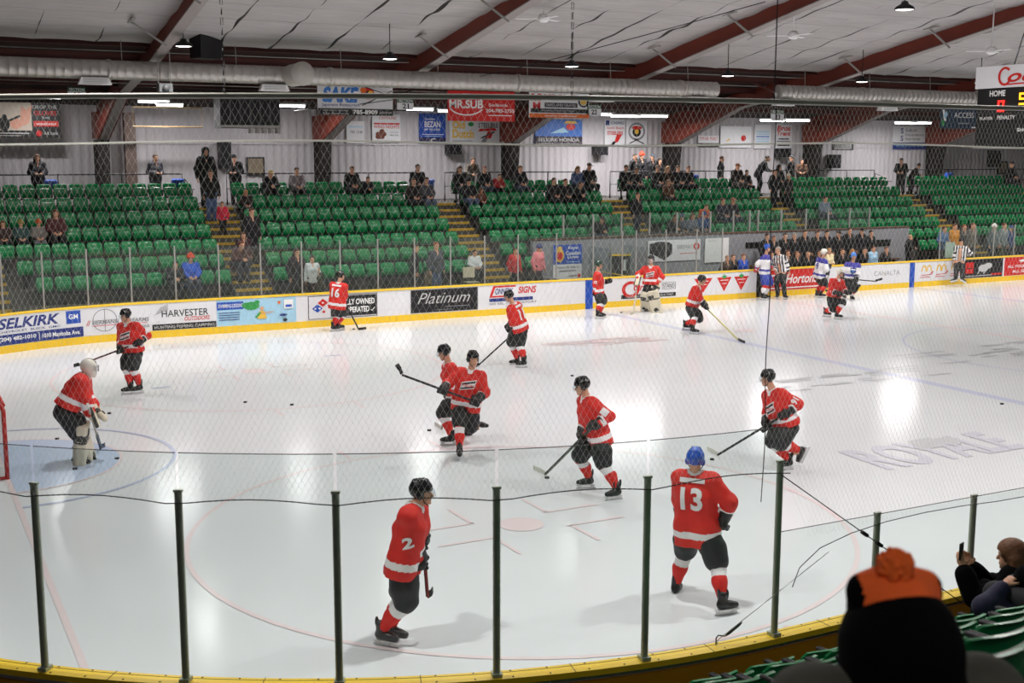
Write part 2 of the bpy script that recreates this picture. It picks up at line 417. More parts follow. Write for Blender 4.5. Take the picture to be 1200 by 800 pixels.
# ------------------------------------------------------------------ far and near boards
def boards(side, s0, s1, label):
    root = empty('rink_boards', bpt(8, 0, 0, side), label=label, cat='rink boards')
    sweep(MB(), side, s0, s1, [(0, .2), (.05, .2), (.05, .98), (0, .98)]).build('panel', m_white, root)
    sweep(MB(), side, s0, s1, [(-.012, 0), (.05, 0), (.05, .2), (-.012, .2)]).build('kick_plate', m_yel, root, label='yellow kick plate')
    sweep(MB(), side, s0, s1, [(-.02, .98), (.17, .98), (.17, 1.03), (.01, 1.03), (-.02, 1.015)]).build('cap_rail', m_yel, root, label='yellow cap rail')
    sweep(MB(), side, s0, s1, [(.13, .02), (.16, .02), (.16, .93), (.13, .93)]).build('backing', m_yel2, root)
    return root
BF = boards(1, -8.2, 48., 'long far rink boards with white advert panels and yellow cap rail')
BN = boards(-1, -6.2, 30., 'near curved rink boards with yellow cap and glass posts')
mb = MB()
for k in range(-6, 24):      # cap joints and bolt heads of the near cap
    s = k*1.22+.75; mb.beam(bpt(s, 1.031, .0, -1), bpt(s, 1.031, .17, -1), .006, .002)
    for j in range(4):
        for o in (.025, .14): mb.lathe([(0, 1.0335), (.008, 1.0335), (.009, 1.03)], bpt(s+.3*j+.12, 0, o, -1), 6)
sweep(mb, -1, -6, 20, [(.045, 1.0302), (.053, 1.0302), (.053, 1.0312), (.045, 1.0312)])
mb.build('cap_screws', m_iron, BN)
# ------------------------------------------------------------------ drawing on panels
class Art:
    def __init__(s, fn): s.fn = fn; s.items = []; s.i = 0; s.mt = []
    def mi(s, m):
        if m not in s.mt: s.mt.append(m)
        return s.mt.index(m)
    def f(s): s.i += 1; i = s.i; return lambda u, v: s.fn(u, v, .0015*i)
    def new(s, nm, m): b = MB(); s.items.append((nm, b, m)); s.mi(m); return b
    def t(s, body, u0, u1, v0, v1, m, bold=.012, shear=0.): text_into(s.new('lettering', m), body, s.f(), u0, u1, v0, v1, 0, bold, shear); return s
    def r(s, u0, u1, v0, v1, m):
        f = s.f(); b = s.new('print', m); k = 25
        b.add([f(u0+(u1-u0)*i/(k-1), v) for v in (v0, v1) for i in range(k)], [(i, i+1, k+i+1, k+i) for i in range(k-1)]); return s
    def p(s, pts, m): poly_into(s.new('print', m), pts, s.f()); return s
    def d(s, cu, cv, ru, rv, m): return s.p(disc_pts(cu, cv, ru, rv), m)
    def g(s, cu, cv, ru, rv, w, m, a0=0, a1=2*math.pi, asp=1.): ring_into(s.new('print', m), cu, cv, ru, rv, w, s.f(), 0, 24, a0, a1, asp); return s
    def l(s, u0, v0, u1, v1, w, m, asp=1.): line_into(s.new('print', m), u0, v0, u1, v1, w, s.f(), 0, asp); return s
    def frame(s, u0, u1, v0, v1, w, m, asp=1.):
        f = s.f(); h = w*asp; q = [(u0, v0), (u1, v0), (u1, v1), (u0, v1), (u0+w, v0+h), (u1-w, v0+h), (u1-w, v1-h), (u0+w, v1-h)]
        s.new('print_border', m).add([f(*x) for x in q], [(i, (i+1) % 4, 4+(i+1) % 4, 4+i) for i in range(4)]); return s
    def done(s, parent, name=None, label=None):
        for nm, b, m in s.items: b.build(name or nm, m, parent, label=label)
def board_ad(px0, px1, m, label, z0=.215, z1=.965):
    a, b = s_at(px0), s_at(px1)
    p = sweep(MB(), 1, a, b, [(-.004, z0), (0, z0), (0, z1), (-.004, z1)]).build('advert', m, BF, label=label)
    return Art(lambda u, v, o: bpt(a+(b-a)*u, z0+(z1-z0)*v, -.006-o, 1)), p
A, p = board_ad(-22, 97, m_white, 'white and navy advert panel')
A.t('SELKIRK', .17, .78, .55, .93, m_navy, .03, .25).t('CHEVROLET  BUICK  GMC', .17, .78, .42, .5, m_navy, .01).r(.84, .98, .5, .96, m_blue).t('GM', .865, .955, .66, .84, m_pwhite, .02)
A.r(0, 1, 0, .36, m_navy).t('(204) 482-1010', .17, .54, .1, .28, m_pwhite, .03).l(.57, .05, .57, .32, .006, m_pwhite).t('1010 Manitoba Ave.', .6, .97, .1, .26, m_pwhite, .02).done(p)
A, p = board_ad(100, 176, m_white, 'firearms shop advert with a crosshair')
A.g(.3, .52, .19, .42, .012, m_grey, asp=2.2).l(.1, .52, .5, .52, .015, m_grey).l(.3, .1, .3, .95, .01, m_grey).t('HERMANN S FIREARMS', .1, .98, .38, .53, m_grey, .02, .2).t('//', .01, .08, .35, .55, m_red, .02, .2).l(.1, .33, .95, .33, .02, m_red).t('204 757 7060', .5, .98, .14, .26, m_grey).done(p)
A, p = board_ad(178, 253, m_white, 'outdoor shop advert')
A.t('HARVESTER', .15, .88, .48, .74, m_black, .01).t('OUTDOORS', .5, .9, .3, .46, m_red, .012, .2).r(0, 1, 0, .22, m_black).t('HUNTING FISHING CAMPING', .03, .97, .05, .16, m_silver)
for k in range(5): A.l(.05+.02*k, .6+.06*k, .25, .75+.05*k, .012, m_grey, 1.6)
A.done(p)
A, p = board_ad(254, 347, m_lblue, 'pale blue swimming advert with children')
A.r(0, .33, .62, .92, m_blue).t('SWIMMING LESSONS', .02, .32, .7, .84, m_pwhite)
for k in range(4): A.l(.02, .5-.09*k, .28, .5-.09*k, .03, m_navy)
A.d(.43, .72, .1, .16, m_green).d(.36, .76, .05, .1, m_green).d(.5, .85, .035, .08, m_green)
A.d(.56, .6, .025, .08, mat('print_skin', 'd9a47c')).p([(.5, .2), (.62, .2), (.59, .5), (.53, .5)], m_gold).l(.48, .25, .54, .45, .03, m_green, 2).l(.55, .4, .7, .45, .02, mat('print_skin', 'd9a47c'), 2)
A.d(.78, .8, .02, .06, m_orange).r(.84, .96, .55, .9, m_pwhite).r(.86, .94, .6, .7, m_blue).d(.83, .3, .05, .05, m_navy).d(.85, .1, .03, .06, m_black).done(p)
A, p = board_ad(361, 442, m_white, 'pizza shop advert with a black half')
A.frame(0, 1, .03, .97, .01, m_black, 2.2)
def dia(cu, cv, r, m): A.p([(cu-r, cv), (cu, cv-r*2.2), (cu+r, cv), (cu, cv+r*2.2)], m)
dia(.21, .68, .075, m_red); dia(.13, .46, .075, m_blue); A.d(.21, .68, .016, .035, m_pwhite).d(.1, .46, .016, .035, m_pwhite).d(.16, .46, .016, .035, m_pwhite).d(.22, .32, .02, .045, m_red)
A.r(.32, .985, .1, .92, m_black).t('LOCALLY OWNED', .36, .96, .54, .78, m_pwhite, .03).t('AND OPERATED', .36, .88, .22, .46, m_pwhite, .03).l(.9, .3, .92, .26, .012, m_pwhite, 2).l(.92, .26, .96, .4, .012, m_pwhite, 2).done(p)
A, p = board_ad(481, 560, m_black, 'black advert panel with silver script', .225, .955)
A.frame(0, 1, 0, 1, .008, m_grey, 2.2).t('Platinum', .1, .88, .38, .85, m_silver, -.005, .45).l(.5, .22, .88, .22, .03, m_grey).l(.35, .1, .6, .1, .02, m_grey).done(p)
A, p = board_ad(572, 630, m_white, 'sign shop advert')
A.p([(.02, .48), (.5, .48), (.52, .55), (.08, .55), (.14, .9), (.55, .9), (.55, .97), (.1, .97)], m_red).t('ONNERY', .14, .5, .6, .86, m_navy, .02, .2).t('SIGNS', .6, .97, .6, .9, m_red, .03, .2).r(.02, .9, .3, .44, m_navy).t('300 EEL CR LOCKPORT', .02, .98, .16, .25, m_grey).t('204 757 2800', .35, .7, .04, .11, m_grey).done(p)
for px in ((686, 694.5), (1066, 1071.5)):
    sweep(MB(), 1, s_at(px[0]), s_at(px[1]), [(-.016, 0), (0, 0), (0, .98), (-.016, .98)]).build('blue_line_mark', m_blue, BF, label='blue stripe marking the blue line')
A, p = board_ad(728, 792, m_white, 'red script steakhouse advert')
A.r(0, 1, .06, .24, m_black).g(.17, .48, .16, .38, .06, m_red, asp=2.2).t('Original', .22, .7, .3, .72, m_red, .02, .3).frame(.74, .99, .4, .72, .006, m_black, 2.2).t('STAND', .76, .97, .46, .66, m_black, -.005).t('LOCALLY OWNED SINCE 1987', .1, .95, .1, .19, m_silver).done(p)
for a, b_ in ((812, 836), (839, 858), (859, 878)):
    A, p = board_ad(a, b_, m_white, 'red triangle advert with a green leaf')
    A.p([(.05, .8), (.5, .12), (.95, .8)], m_red).p([(.38, .78), (.36, .88), (.46, .88), (.5, .99), (.54, .88), (.64, .88), (.62, .78), (.5, .72)], m_green).l(.25, .66, .75, .66, .03, m_pwhite, 1).l(.35, .5, .65, .5, .03, m_pwhite, 1).done(p)
A, p = board_ad(899, 960, m_red, 'red coffee shop advert')
A.t('Tim Hortons', .03, .97, .3, .78, m_pwhite, .02, .3).r(0, 1, .08, .14, m_pwhite).done(p)
A, p = board_ad(962, 1064, m_white, 'white hotel advert')
A.t('CANALTA', .6, .9, .42, .66, m_grey, -.01).l(.7, .5, .74, .6, .004, m_gold).done(p)
A, p = board_ad(1074, 1126, m_white, 'burger restaurant advert with three arches')
for k in range(3):
    c = .22+.33*k
    A.g(c-.055, .5, .06, .34, .025, m_gold, 0, math.pi, 3).g(c+.055, .5, .06, .34, .025, m_gold, 0, math.pi, 3).l(c-.12, .3, c+.1, .34, .03, m_red).l(c+.1, .34, c+.14, .5, .03, m_red).l(c-.14, .2, c+.08, .2, .03, m_red)
A.done(p)
A, p = board_ad(1129, 1175, m_black, 'dark advert with a red block and white animal')
A.r(.05, .25, .25, .85, m_red).r(.08, .22, .5, .56, m_black).d(.5, .5, .13, .2, m_silver).d(.62, .62, .1, .16, m_silver).l(.55, .3, .5, .2, .03, m_silver).l(.4, .4, .36, .2, .03, m_silver).l(.05, .1, .95, .12, .04, m_silver).r(.7, .97, .1, .2, m_red).done(p)
A, p = board_ad(1177, 1222, m_red, 'red advert panel with white lettering')
A.d(.5, .8, .14, .06, m_pwhite).l(.4, .7, .6, .86, .03, m_pwhite).t('ALL YOUR HOCKEY', .08, .95, .42, .58, m_pwhite, .02).t('ALL SEASON', .2, .85, .14, .3, m_pwhite, .02).done(p)
sweep(MB(), 1, s_at(886.5), s_at(895), [(-.02, .02), (-.005, .02), (-.005, .97), (-.02, .97)]).build('gate_opening', m_black, BF, label='dark open gate gap in boards')
# ------------------------------------------------------------------ glass on the boards
g_near = glass_mat('rink_glass', 'f7fbfa', refl=.03, haze=.01); g_far = glass_mat('far_glass', 'eff3f2', refl=.03, haze=.03)
m_post = mat('post_paint', 'a3ab9c', .4, .25, var=.15, scale=4)
def glass_run(side, ss, zt_post, zt_pane, root, g, pm, w=.06, off=.1):
    for i, s in enumerate(ss):
        zp = zt_post(s); mb = MB(); c = bpt(s, 0, off, side); c2 = bpt(s, 0, off+1, side)
        rz = math.atan2(c2[1]-c[1], c2[0]-c[0])
        h = zp-1.03
        mb.lathe([(w*.5, 1.03), (w*.5, zp)], A3(c[0], c[1], 0), 14).box(c+A3(0, 0, 1.045), (w*1.6, w*1.3, .03), rz).box(c+A3(0, 0, zp+.01), (w*.5, w*1.15, .02), rz)
        for k in (.15, .5, .85): mb.box(c+A3(0, 0, 1.03+h*k), (w*.95, w*.3, .03), rz)
        mb.build('glass_post', pm, root)
        if i+1 < len(ss):
            a, b = s+(.014 if side < 0 else .03), ss[i+1]-(.014 if side < 0 else .03); zt = zt_pane((a+b)/2)
            if zt: 
                sweep(MB(), side, a, b, [(off-.006, 1.035), (off+.006, 1.035), (off+.006, zt), (off-.006, zt)], step=.3).build('glass_pane', g, root)
                mb = MB(); t_ = [bpt(x, zt, off, side) for x in np.linspace(a, b, 5)]
                if side < 0: mb.tube(t_, .0035, 4).build('pane_edge', m_iron, root)
near_s = []
for x, y in ((53, 770), (218, 787), (398, 794), (582, 787), (755, 770), (907, 742)): near_s.append(s_at(x, -1, 1.03, .1))
near_s = [near_s[0]-2.4, near_s[0]-1.2]+near_s
near_s += [s_at(1028, -1, 1.9, .1), s_at(1140, -1, 1.75, .1)]
while near_s[-1] < 14: near_s.append(near_s[-1]+1.25)
SR = near_s[7]
glass_run(-1, near_s, lambda s: 2.56 if s < SR+.1 else 1.95, lambda s: 2.87 if s < SR else 1.95, BN, g_near, m_post)
far_s = [s_at(x, 1, 1.4, .1) for x in (3, 51, 103, 154, 206, 257, 306, 354, 399, 443, 486, 528, 568, 607, 645, 652, 695, 729, 745, 780, 816, 846)]
far_s = [far_s[0]-2.4, far_s[0]-1.2]+[s for i, s in enumerate(far_s) if i not in (14,)]
glass_run(1, far_s, lambda s: 2.55, lambda s: 2.5, BF, g_far, m_alu, .05)
far_s2 = [s_at(x, 1, 1.4, .1) for x in (1101, 1142, 1164, 1188, 1210)]
glass_run(1, far_s2, lambda s: 2.3, lambda s: 2.25, BF, g_far, m_alu, .05)
# ------------------------------------------------------------------ concrete terraces, aisles
def Yk(k): return 14.75+.78*(k-1)
def zk(k): return 1.7+.413*(k-1)
def fz(k): return zk(k)-.82
BLK0, BLK1 = 18.35, 36.0
mb = MB()
NDROP = .1
def terr(k, x0, x1, y1, sgn=1):
    h = fz(k)-(NDROP if sgn < 0 else 0); y0 = Yk(k)-.55; mb.box(((x0+x1)/2, sgn*(y0+y1)/2, h/2), (x1-x0, y1-y0, h))
for k in range(1, 8):
    y1 = Yk(k)+.23 if k < 7 else 23.5
    if k < 3: terr(k, -9, BLK0, y1); terr(k, BLK1, 62, y1)
    else: terr(k, -9, 62, y1)
mb.box((4.6, 13.85, .29), (27.4, .68, .58)); mb.box((49, 13.85, .29), (26, .68, .58))
mb.build('terrace_far', m_conc, kind='structure')
mb = MB()
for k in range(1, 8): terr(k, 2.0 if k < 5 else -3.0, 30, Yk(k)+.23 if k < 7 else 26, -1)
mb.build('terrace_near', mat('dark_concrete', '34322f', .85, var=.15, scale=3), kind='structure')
mb = MB(); mb.box((25, 0, -.2), (90, 70, .18)); mb.build('ground_slab', m_dark, kind='structure')
AISLES = [(-.3, 1.55), (7.8, 8.97), (16.08, 17.15), (23.3, 24.4), (31.0, 32.1), (38.9, 40.0), (46.9, 48.0)]
for ai, (x0, x1) in enumerate(AISLES):
    inb = BLK0 < x0 < BLK1; k0 = 3 if inb else 1
    root = empty('aisle_steps', ((x0+x1)/2, Yk(k0)-.9, fz(k0)), label='flight of aisle steps with yellow edges, '+['at the far left edge', 'second from the left', 'third from the left', 'above the grey block wall', 'behind the players bench', 'right of the bench', 'at the far right edge'][ai], cat='steps')
    sb = MB()
    for j in range(-1, 2*(7-k0)+1):
        k = k0+j/2; y = Yk(k)-.55; z = fz(k)
        if j % 2: sb.box(((x0+x1)/2, y+.19, z-.1), (x1-x0, .4, .2))
        nb = MB(); nb.box(((x0+x1)/2, y+.015, z+.008), (x1-x0-.06, .07, .03)); nb.box(((x0+x1)/2, y-.008, z-.03), (x1-x0-.06, .014, .06))
        nb.build('nosing', mat('nosing_yellow', 'c9a22c', .6, var=.12), root)
    sb.build('treads', m_conc, root)
# ------------------------------------------------------------------ seats
def seat_meshes():
    def shell(pts, w, t, curve, name):      # pts profile (y,z); w(z) half width; gently cupped panel
        mb_ = MB(); n = 8
        for sgn in (0, 1):
            vs = []; 
            for (y, z, hw) in pts:
                for i in range(n+1):
                    u = -1+2*i/n; vs.append((u*hw, y-curve*(u*u)+sgn*t, z-.012*abs(u)**4))
            fs = []
            for a in range(len(pts)-1):
                for i in range(n):
                    q = (a*(n+1)+i, a*(n+1)+i+1, (a+1)*(n+1)+i+1, (a+1)*(n+1)+i); fs.append(q if sgn == 0 else q[::-1])
            mb_.add(vs, fs, 0, True)
        N = len(pts)*(n+1)
        rim = [i for i in range(n+1)]+[(a+1)*(n+1)+n for a in range(len(pts)-1)]+[(len(pts)-1)*(n+1)+i for i in range(n-1, -1, -1)]+[a*(n+1) for a in range(len(pts)-2, 0, -1)]
        mb_.add([], [])
        for i in range(len(rim)):
            a, b = rim[i], rim[(i+1) % len(rim)]; mb_.f.append((b, a, a+N, b+N)); mb_.m.append(0); mb_.sm.append(False)
        return mb_.mesh(name, m_seat, True)
    back = shell([(0.0, .40, .17), (.03, .46, .205), (.05, .58, .222), (.065, .70, .225), (.085, .77, .215), (.11, .81, .19), (.125, .815, .18)], None, .02, .05, 'backrest')
    up = shell([(-.02, .40, .19), (-.075, .46, .21), (-.09, .56, .215), (-.075, .66, .2), (-.055, .69, .17)], None, .02, .02, 'seat_pan')
    dn = MB()
    prof = [(.0, .43, .19), (-.1, .425, .21), (-.22, .43, .215), (-.33, .445, .205), (-.37, .43, .18)]
    down = shell([(y, z, w) for y, z, w in prof], None, .02, 0, 'seat_pan')
    br = MB(); br.box((0, .03, .36), (.42, .05, .06)); br.box((0, .09, .2), (.05, .05, .36)); br.box((0, .13, .05), (.12, .1, .1)); 
    for sx in (-1, 1): br.tube([(sx*.235, .02, .40), (sx*.24, -.02, .58), (sx*.24, -.2, .62), (sx*.24, -.3, .61)], .014, 6)
    return back, up, down, br.mesh('bracket', m_iron)
SB, SU, SD, SBR = seat_meshes()
SECT = [(1.75, 7.75, range(1, 8)), (9.02, 16.03, range(1, 8)), (17.2, 23.25, range(1, 8)), (24.45, 30.95, range(3, 8)), (32.15, 38.85, range(1, 8)), (40.05, 46.85, range(1, 8)), (48.05, 53, range(3, 8))]
BLOCKN = ['leftmost far block', 'second far block from left', 'third far block from left', 'block above the bench', 'block right of the bench', 'far right block', 'last block at the right edge']
ROWN = ['', 'lowest', 'second', 'third', 'fourth', 'fifth', 'sixth', 'top']
ORD = ['first', 'second', 'third', 'fourth', 'fifth', 'sixth', 'seventh', 'eighth', 'ninth', 'tenth', 'eleventh', 'twelfth', 'thirteenth', 'fourteenth', 'fifteenth', 'sixteenth']
seats = []
for bi, (x0, x1, rows) in enumerate(SECT):
    for k in rows:
        if k < 3 and bi == 2: xs, xe = 17.2, BLK0-.05
        elif k < 3 and bi == 4: xs, xe = BLK1+.1, x1
        else: xs, xe = x0, x1
        if bi == 0: xs = {1: 2.2, 2: 1.8, 3: 1.5}.get(k, 1.5)-(0.0 if k < 3 else .1)
        n = int(round((xe-xs)/.505)); 
        for i in range(n):
            x = xs+(xe-xs)*(i+.5)/n
            px, py = proj((x, Yk(k), zk(k)))
            if -12 < px < 1212: seats.append([x, Yk(k), fz(k), 0., bi, k, i, np.linalg.norm(A3(x, Yk(k), zk(k))-CAM)])
for k in range(1, 7):       # near side, seen from behind
    n = 0
    for i in range(0 if k < 5 else -8, 12):
        x = 2.35+.505*i
        px, py = proj((x, -Yk(k), zk(k)))
        if -50 < px < 1260 and py < 850: seats.append([x, -Yk(k), fz(k)-NDROP, math.pi, -1, k, n, np.linalg.norm(A3(x, -Yk(k), zk(k))-CAM)]); n += 1
OCC = set()      # filled by the spectators: (block,row,index) of seats somebody sits on
def nearest_seat(px, k, near=False):
    best = None
    for i, s in enumerate(seats):
        if i not in OCC and s[5] == k and (s[4] == -1) == near:
            d = abs(proj((s[0], s[1], s[2]+.6))[0]-px)
            if best is None or d < best[0]: best = (d, i)
    return best[1]
def build_seats():
    order = sorted(range(len(seats)), key=lambda i: seats[i][7]); top = order[:300]; rest = order[300:]
    proto = {}
    for i in top:
        x, y, z, rz, bi, k, n, _ = seats[i]; kind = 'down' if i in OCC else 'up'
        if kind not in proto:
            r = empty('stadium_seat'); link('backrest', SB, r); link('seat_pan', SD if kind == 'down' else SU, r); link('bracket', SBR, r); proto[kind] = r; o = r
        else: o = copy_tree(proto[kind])
        o.location = (x, y, z); o.rotation_euler = (0, 0, rz)
        st = 'occupied green' if kind == 'down' else 'green folding'
        lab = ('near green seat seen from behind, %s from left in the %s near row' % (ORD[n], ROWN[k])) if bi < 0 else '%s seat, %s from left, %s row of %s' % (st, ORD[n], ROWN[k], BLOCKN[bi])
        tag(o, lab, 'seat', 'green stadium seats in the near stand' if bi < 0 else 'green stadium seats in the far stand')
    mb = MB()
    for i in rest:
        x, y, z, rz, bi, k, n, _ = seats[i]
        for me in (SB, SD if i in OCC else SU, SBR):
            mi = 1 if me is SBR else 0
            mb.add([(v.co.x+x, v.co.y+y, v.co.z+z) for v in me.vertices], [tuple(p.vertices) for p in me.polygons], mi, me is not SBR)
    if rest: mb.build('stadium_seats', [m_seat, m_iron], label='rows of smaller green seats in the upper and right far stand', cat='seats', kind='stuff')
# ------------------------------------------------------------------ back wall, roof
m_wall = mat('white_corrugated', 'c9c4c8', .6, var=.03, scale=1)
mb = MB(); xs = np.arange(-14, 76, .075)
vs = []; prof = [0, 0, .03, .03]
for i, x in enumerate(xs): vs += [(x, 23.5-prof[i % 4], 3.2), (x, 23.5-prof[i % 4], 6.95)]
mb.add(vs, [(2*i, 2*i+2, 2*i+3, 2*i+1) for i in range(len(xs)-1)]); mb.box((31, 23.6, 5.1), (90, .12, 3.7)); mb.build('wall_back', m_wall, kind='structure')
mb = MB(); mb.box((31, 23.44, 5.5), (90, .03, .04)); mb.build('trim_1', m_wall, kind='structure')
def cz(y): return 8.25+.172*(13-abs(y))
m_ceil = mat('foil_insulation', 'c6c2c2', .55, var=.05, scale=.8)
nt = m_ceil.node_tree; bs = nt.nodes['Principled BSDF']
tc = nt.nodes.new('ShaderNodeTexCoord'); sp = nt.nodes.new('ShaderNodeSeparateXYZ'); nt.links.new(tc.outputs['Object'], sp.inputs[0])
def mth(op, a, b=None):
    n = nt.nodes.new('ShaderNodeMath'); n.operation = op
    for i, x in enumerate((a, b)):
        if x is None: continue
        if isinstance(x, (int, float)): n.inputs[i].default_value = x
        else: nt.links.new(x, n.inputs[i])
    return n.outputs[0]
mp = nt.nodes.new('ShaderNodeMapping'); mp.inputs['Scale'].default_value = (.9, .35, 1); nt.links.new(tc.outputs['Object'], mp.inputs[0])
nz = nt.nodes.new('ShaderNodeTexNoise'); nz.inputs['Scale'].default_value = 1.1; nz.inputs['Detail'].default_value = 2; nt.links.new(mp.outputs[0], nz.inputs['Vector'])
fx = mth('FRACT', mth('MULTIPLY', sp.outputs[0], 1/1.596)); seam = mth('ABSOLUTE', mth('SUBTRACT', fx, .5))          # 0 at a seam
wid = mth('MULTIPLY', mth('MAXIMUM', mth('SUBTRACT', nz.outputs['Fac'], .39), 0), .15)
slit = mth('LESS_THAN', seam, wid)
mp2 = nt.nodes.new('ShaderNodeMapping'); mp2.inputs['Scale'].default_value = (.5, 9, 1); nt.links.new(tc.outputs['Object'], mp2.inputs[0])
n2 = nt.nodes.new('ShaderNodeTexNoise'); n2.inputs['Scale'].default_value = 1.6; n2.inputs['Detail'].default_value = 5; nt.links.new(mp2.outputs[0], n2.inputs['Vector'])
src = bs.inputs['Base Color'].links[0].from_socket
m1 = nt.nodes.new('ShaderNodeMix'); m1.data_type = 'RGBA'; m1.blend_type = 'MULTIPLY'; m1.inputs['Factor'].default_value = .4
nt.links.new(src, m1.inputs['A']); nt.links.new(n2.outputs['Fac'], m1.inputs['B'])
fy = mth('ABSOLUTE', mth('SUBTRACT', mth('FRACT', mth('MULTIPLY', mth('ADD', sp.outputs[1], 13.6), 1/1.36)), .5))
cre = mth('MULTIPLY', mth('GREATER_THAN', fy, .488), .45)
m3 = nt.nodes.new('ShaderNodeMix'); m3.data_type = 'RGBA'; m3.inputs['B'].default_value = (.09, .085, .085, 1); nt.links.new(cre, m3.inputs['Factor']); nt.links.new(m1.outputs['Result'], m3.inputs['A'])
m2 = nt.nodes.new('ShaderNodeMix'); m2.data_type = 'RGBA'; m2.inputs['B'].default_value = (.012, .01, .01, 1)
nt.links.new(slit, m2.inputs['Factor']); nt.links.new(m3.outputs['Result'], m2.inputs['A']); nt.links.new(m2.outputs['Result'], bs.inputs['Base Color'])
bp = nt.nodes.new('ShaderNodeBump'); bp.inputs['Strength'].default_value = .5; bp.inputs['Distance'].default_value = .05
nt.links.new(n2.outputs['Fac'], bp.inputs['Height']); nt.links.new(bp.outputs[0], bs.inputs['Normal'])
mb = MB(); ys = np.arange(-13.6, 13.61, .17); xs = np.arange(-14, 70, .399)
vs = []
for x in xs:
    for y in ys:
        sag = -.07*math.sin(math.pi*((y+13.6) % 1.36)/1.36)**2*(.6+.5*math.sin(x*1.7+y*.6))
        sx = -.03*(1-abs(((x/1.596) % 1)-.5)*2)**3
        vs.append((x, y, cz(y)+sag+sx))
ny = len(ys)
mb.add(vs, [(i*ny+j, i*ny+j+1, (i+1)*ny+j+1, (i+1)*ny+j) for i in range(len(xs)-1) for j in range(ny-1)], 0, True); mb.build('ceiling', m_ceil, kind='structure')
m_deck = mat('dark_roof_deck', '2a1714', .8, var=.2, scale=2)
mb = MB(); mb.beam((31, 13.4, 8.35), (31, 24, 6.75), 92, .04); mb.beam((31, -13.4, 8.35), (31, -30, 5.9), 92, .04); mb.build('roof_deck', m_deck, kind='structure')
for i, y in enumerate((13.7, 15.4, 17.2, 19.0, 20.8)):
    z = 8.35-.151*(y-13.4)-.16; mb = MB(); mb.box((31, y, z), (92, .07, .2)); mb.box((31, y-.03, z-.1), (92, .1, .02)); mb.build('purlin', mat('purlin_brown', '4a2019', .6), label='brown roof purlin, %s one from the rink' % ORD[i], cat='beam', group='roof purlins behind the duct')
for i, (y, z) in enumerate(((14.3, 7.95), (16.5, 7.2), (16.5, 7.75))):
    mb = MB(); mb.tube([(-12, y, z), (68, y, z)], .018, 6); mb.build('tie_rod', m_alu, label='thin grey horizontal pipe running under dark roof edge, %s one' % ('front', 'lower rear', 'upper rear')[i], cat='pipe')
FRX = [5.45+7.98*k for k in range(-1, 8)]
FRN = ['left out-of-the-way', 'leftmost visible', 'second', 'third', 'fourth', 'fifth', 'sixth', 'seventh', 'last']
m_flange = mat('flange_grey', '9a9290', .5, var=.1, stretch=(1, 6, 1))
for i, X in enumerate(FRX):
    root = empty('roof_frame', (X, 22.9, 3.4), label='red-brown tapered steel frame, %s from left, column and sloping rafter' % (['zeroth', 'first', 'second', 'third', 'fourth', 'fifth', 'sixth', 'seventh', 'eighth'][i]), cat='steel frame', group='steel roof frames')
    up = [(-13.4, cz(13.4)-.02), (0, cz(0)-.05), (13.4, cz(13.4)-.02), (18.2, 7.6), (23.3, 6.8)]
    lo = [(23.3, 5.6), (22.25, 5.62), (18., 7.0), (13.2, 7.64), (5, 9.15), (0, 10.05), (-5, 9.15), (-13.4, 7.6)]
    mb = MB(); pl = up+lo
    for sgn in (-1, 1): mb.add([(X+sgn*.02, y, z) for y, z in pl], [tuple(range(len(pl)))[::sgn]])
    n = len(pl); mb.add([(X+s*.02, y, z) for s in (-1, 1) for y, z in pl], [(j, (j+1) % n, n+(j+1) % n, n+j) for j in range(n)])
    mb.build('rafter_web', m_rust, root)
    mb = MB()
    for a, b in zip(lo[1:-1], lo[2:]): mb.beam((X, a[0], a[1]), (X, b[0], b[1]), .3, .03)
    mb.build('lower_flange', m_flange, root, label='pale grey bottom flange')
    mb = MB(); mb.box((X, 22.75, 4.5), (.04, .8, 2.2)); mb.add([(X-.2, 22.3, 5.62), (X+.2, 22.3, 5.62), (X+.2, 22.55, 3.4), (X-.2, 22.55, 3.4), (X-.2, 22.33, 5.62), (X+.2, 22.33, 5.62), (X+.2, 22.58, 3.4), (X-.2, 22.58, 3.4)], [(0, 1, 2, 3), (7, 6, 5, 4), (0, 3, 7, 4), (1, 5, 6, 2)]); mb.box((X, 23.2, 4.5), (.4, .03, 2.2))
    mb.build('column', mat('column_dark', '241d1c', .7), root, label='black-painted lower column')
    mb = MB(); mb.box((X, 22.8, 6.1), (.42, 1.0, .9)); mb.add([(X+dx, y, z) for dx in (-.2, .2) for y, z in ((22.25, 5.62), (18, 7.0), (18, 7.12), (22.25, 6.2))], [(0, 1, 2, 3), (7, 6, 5, 4), (0, 4, 5, 1), (3, 2, 6, 7), (1, 5, 6, 2)])
    mb.build('haunch', m_rust, root)
    for y in (11.2, 7.4, 3.6):
        mb = MB(); mb.beam((X-.1, y, cz(y)-.7+.02), (X-.95, y+.1, cz(y)-.1), .05, .05); mb.beam((X-.95, y+.3, cz(y)-.12), (X-.95, y-.3, cz(y)-.07), .1, .03); mb.build('flange_brace', m_alu, root, label='pale diagonal brace')
    mb = MB(); mb.beam((X-1.5, 15.5, 7.8), (X, 15.5, 7.35), .06, .06); mb.build('knee_brace', mat('purlin_brown', '4a2019', .6), root)
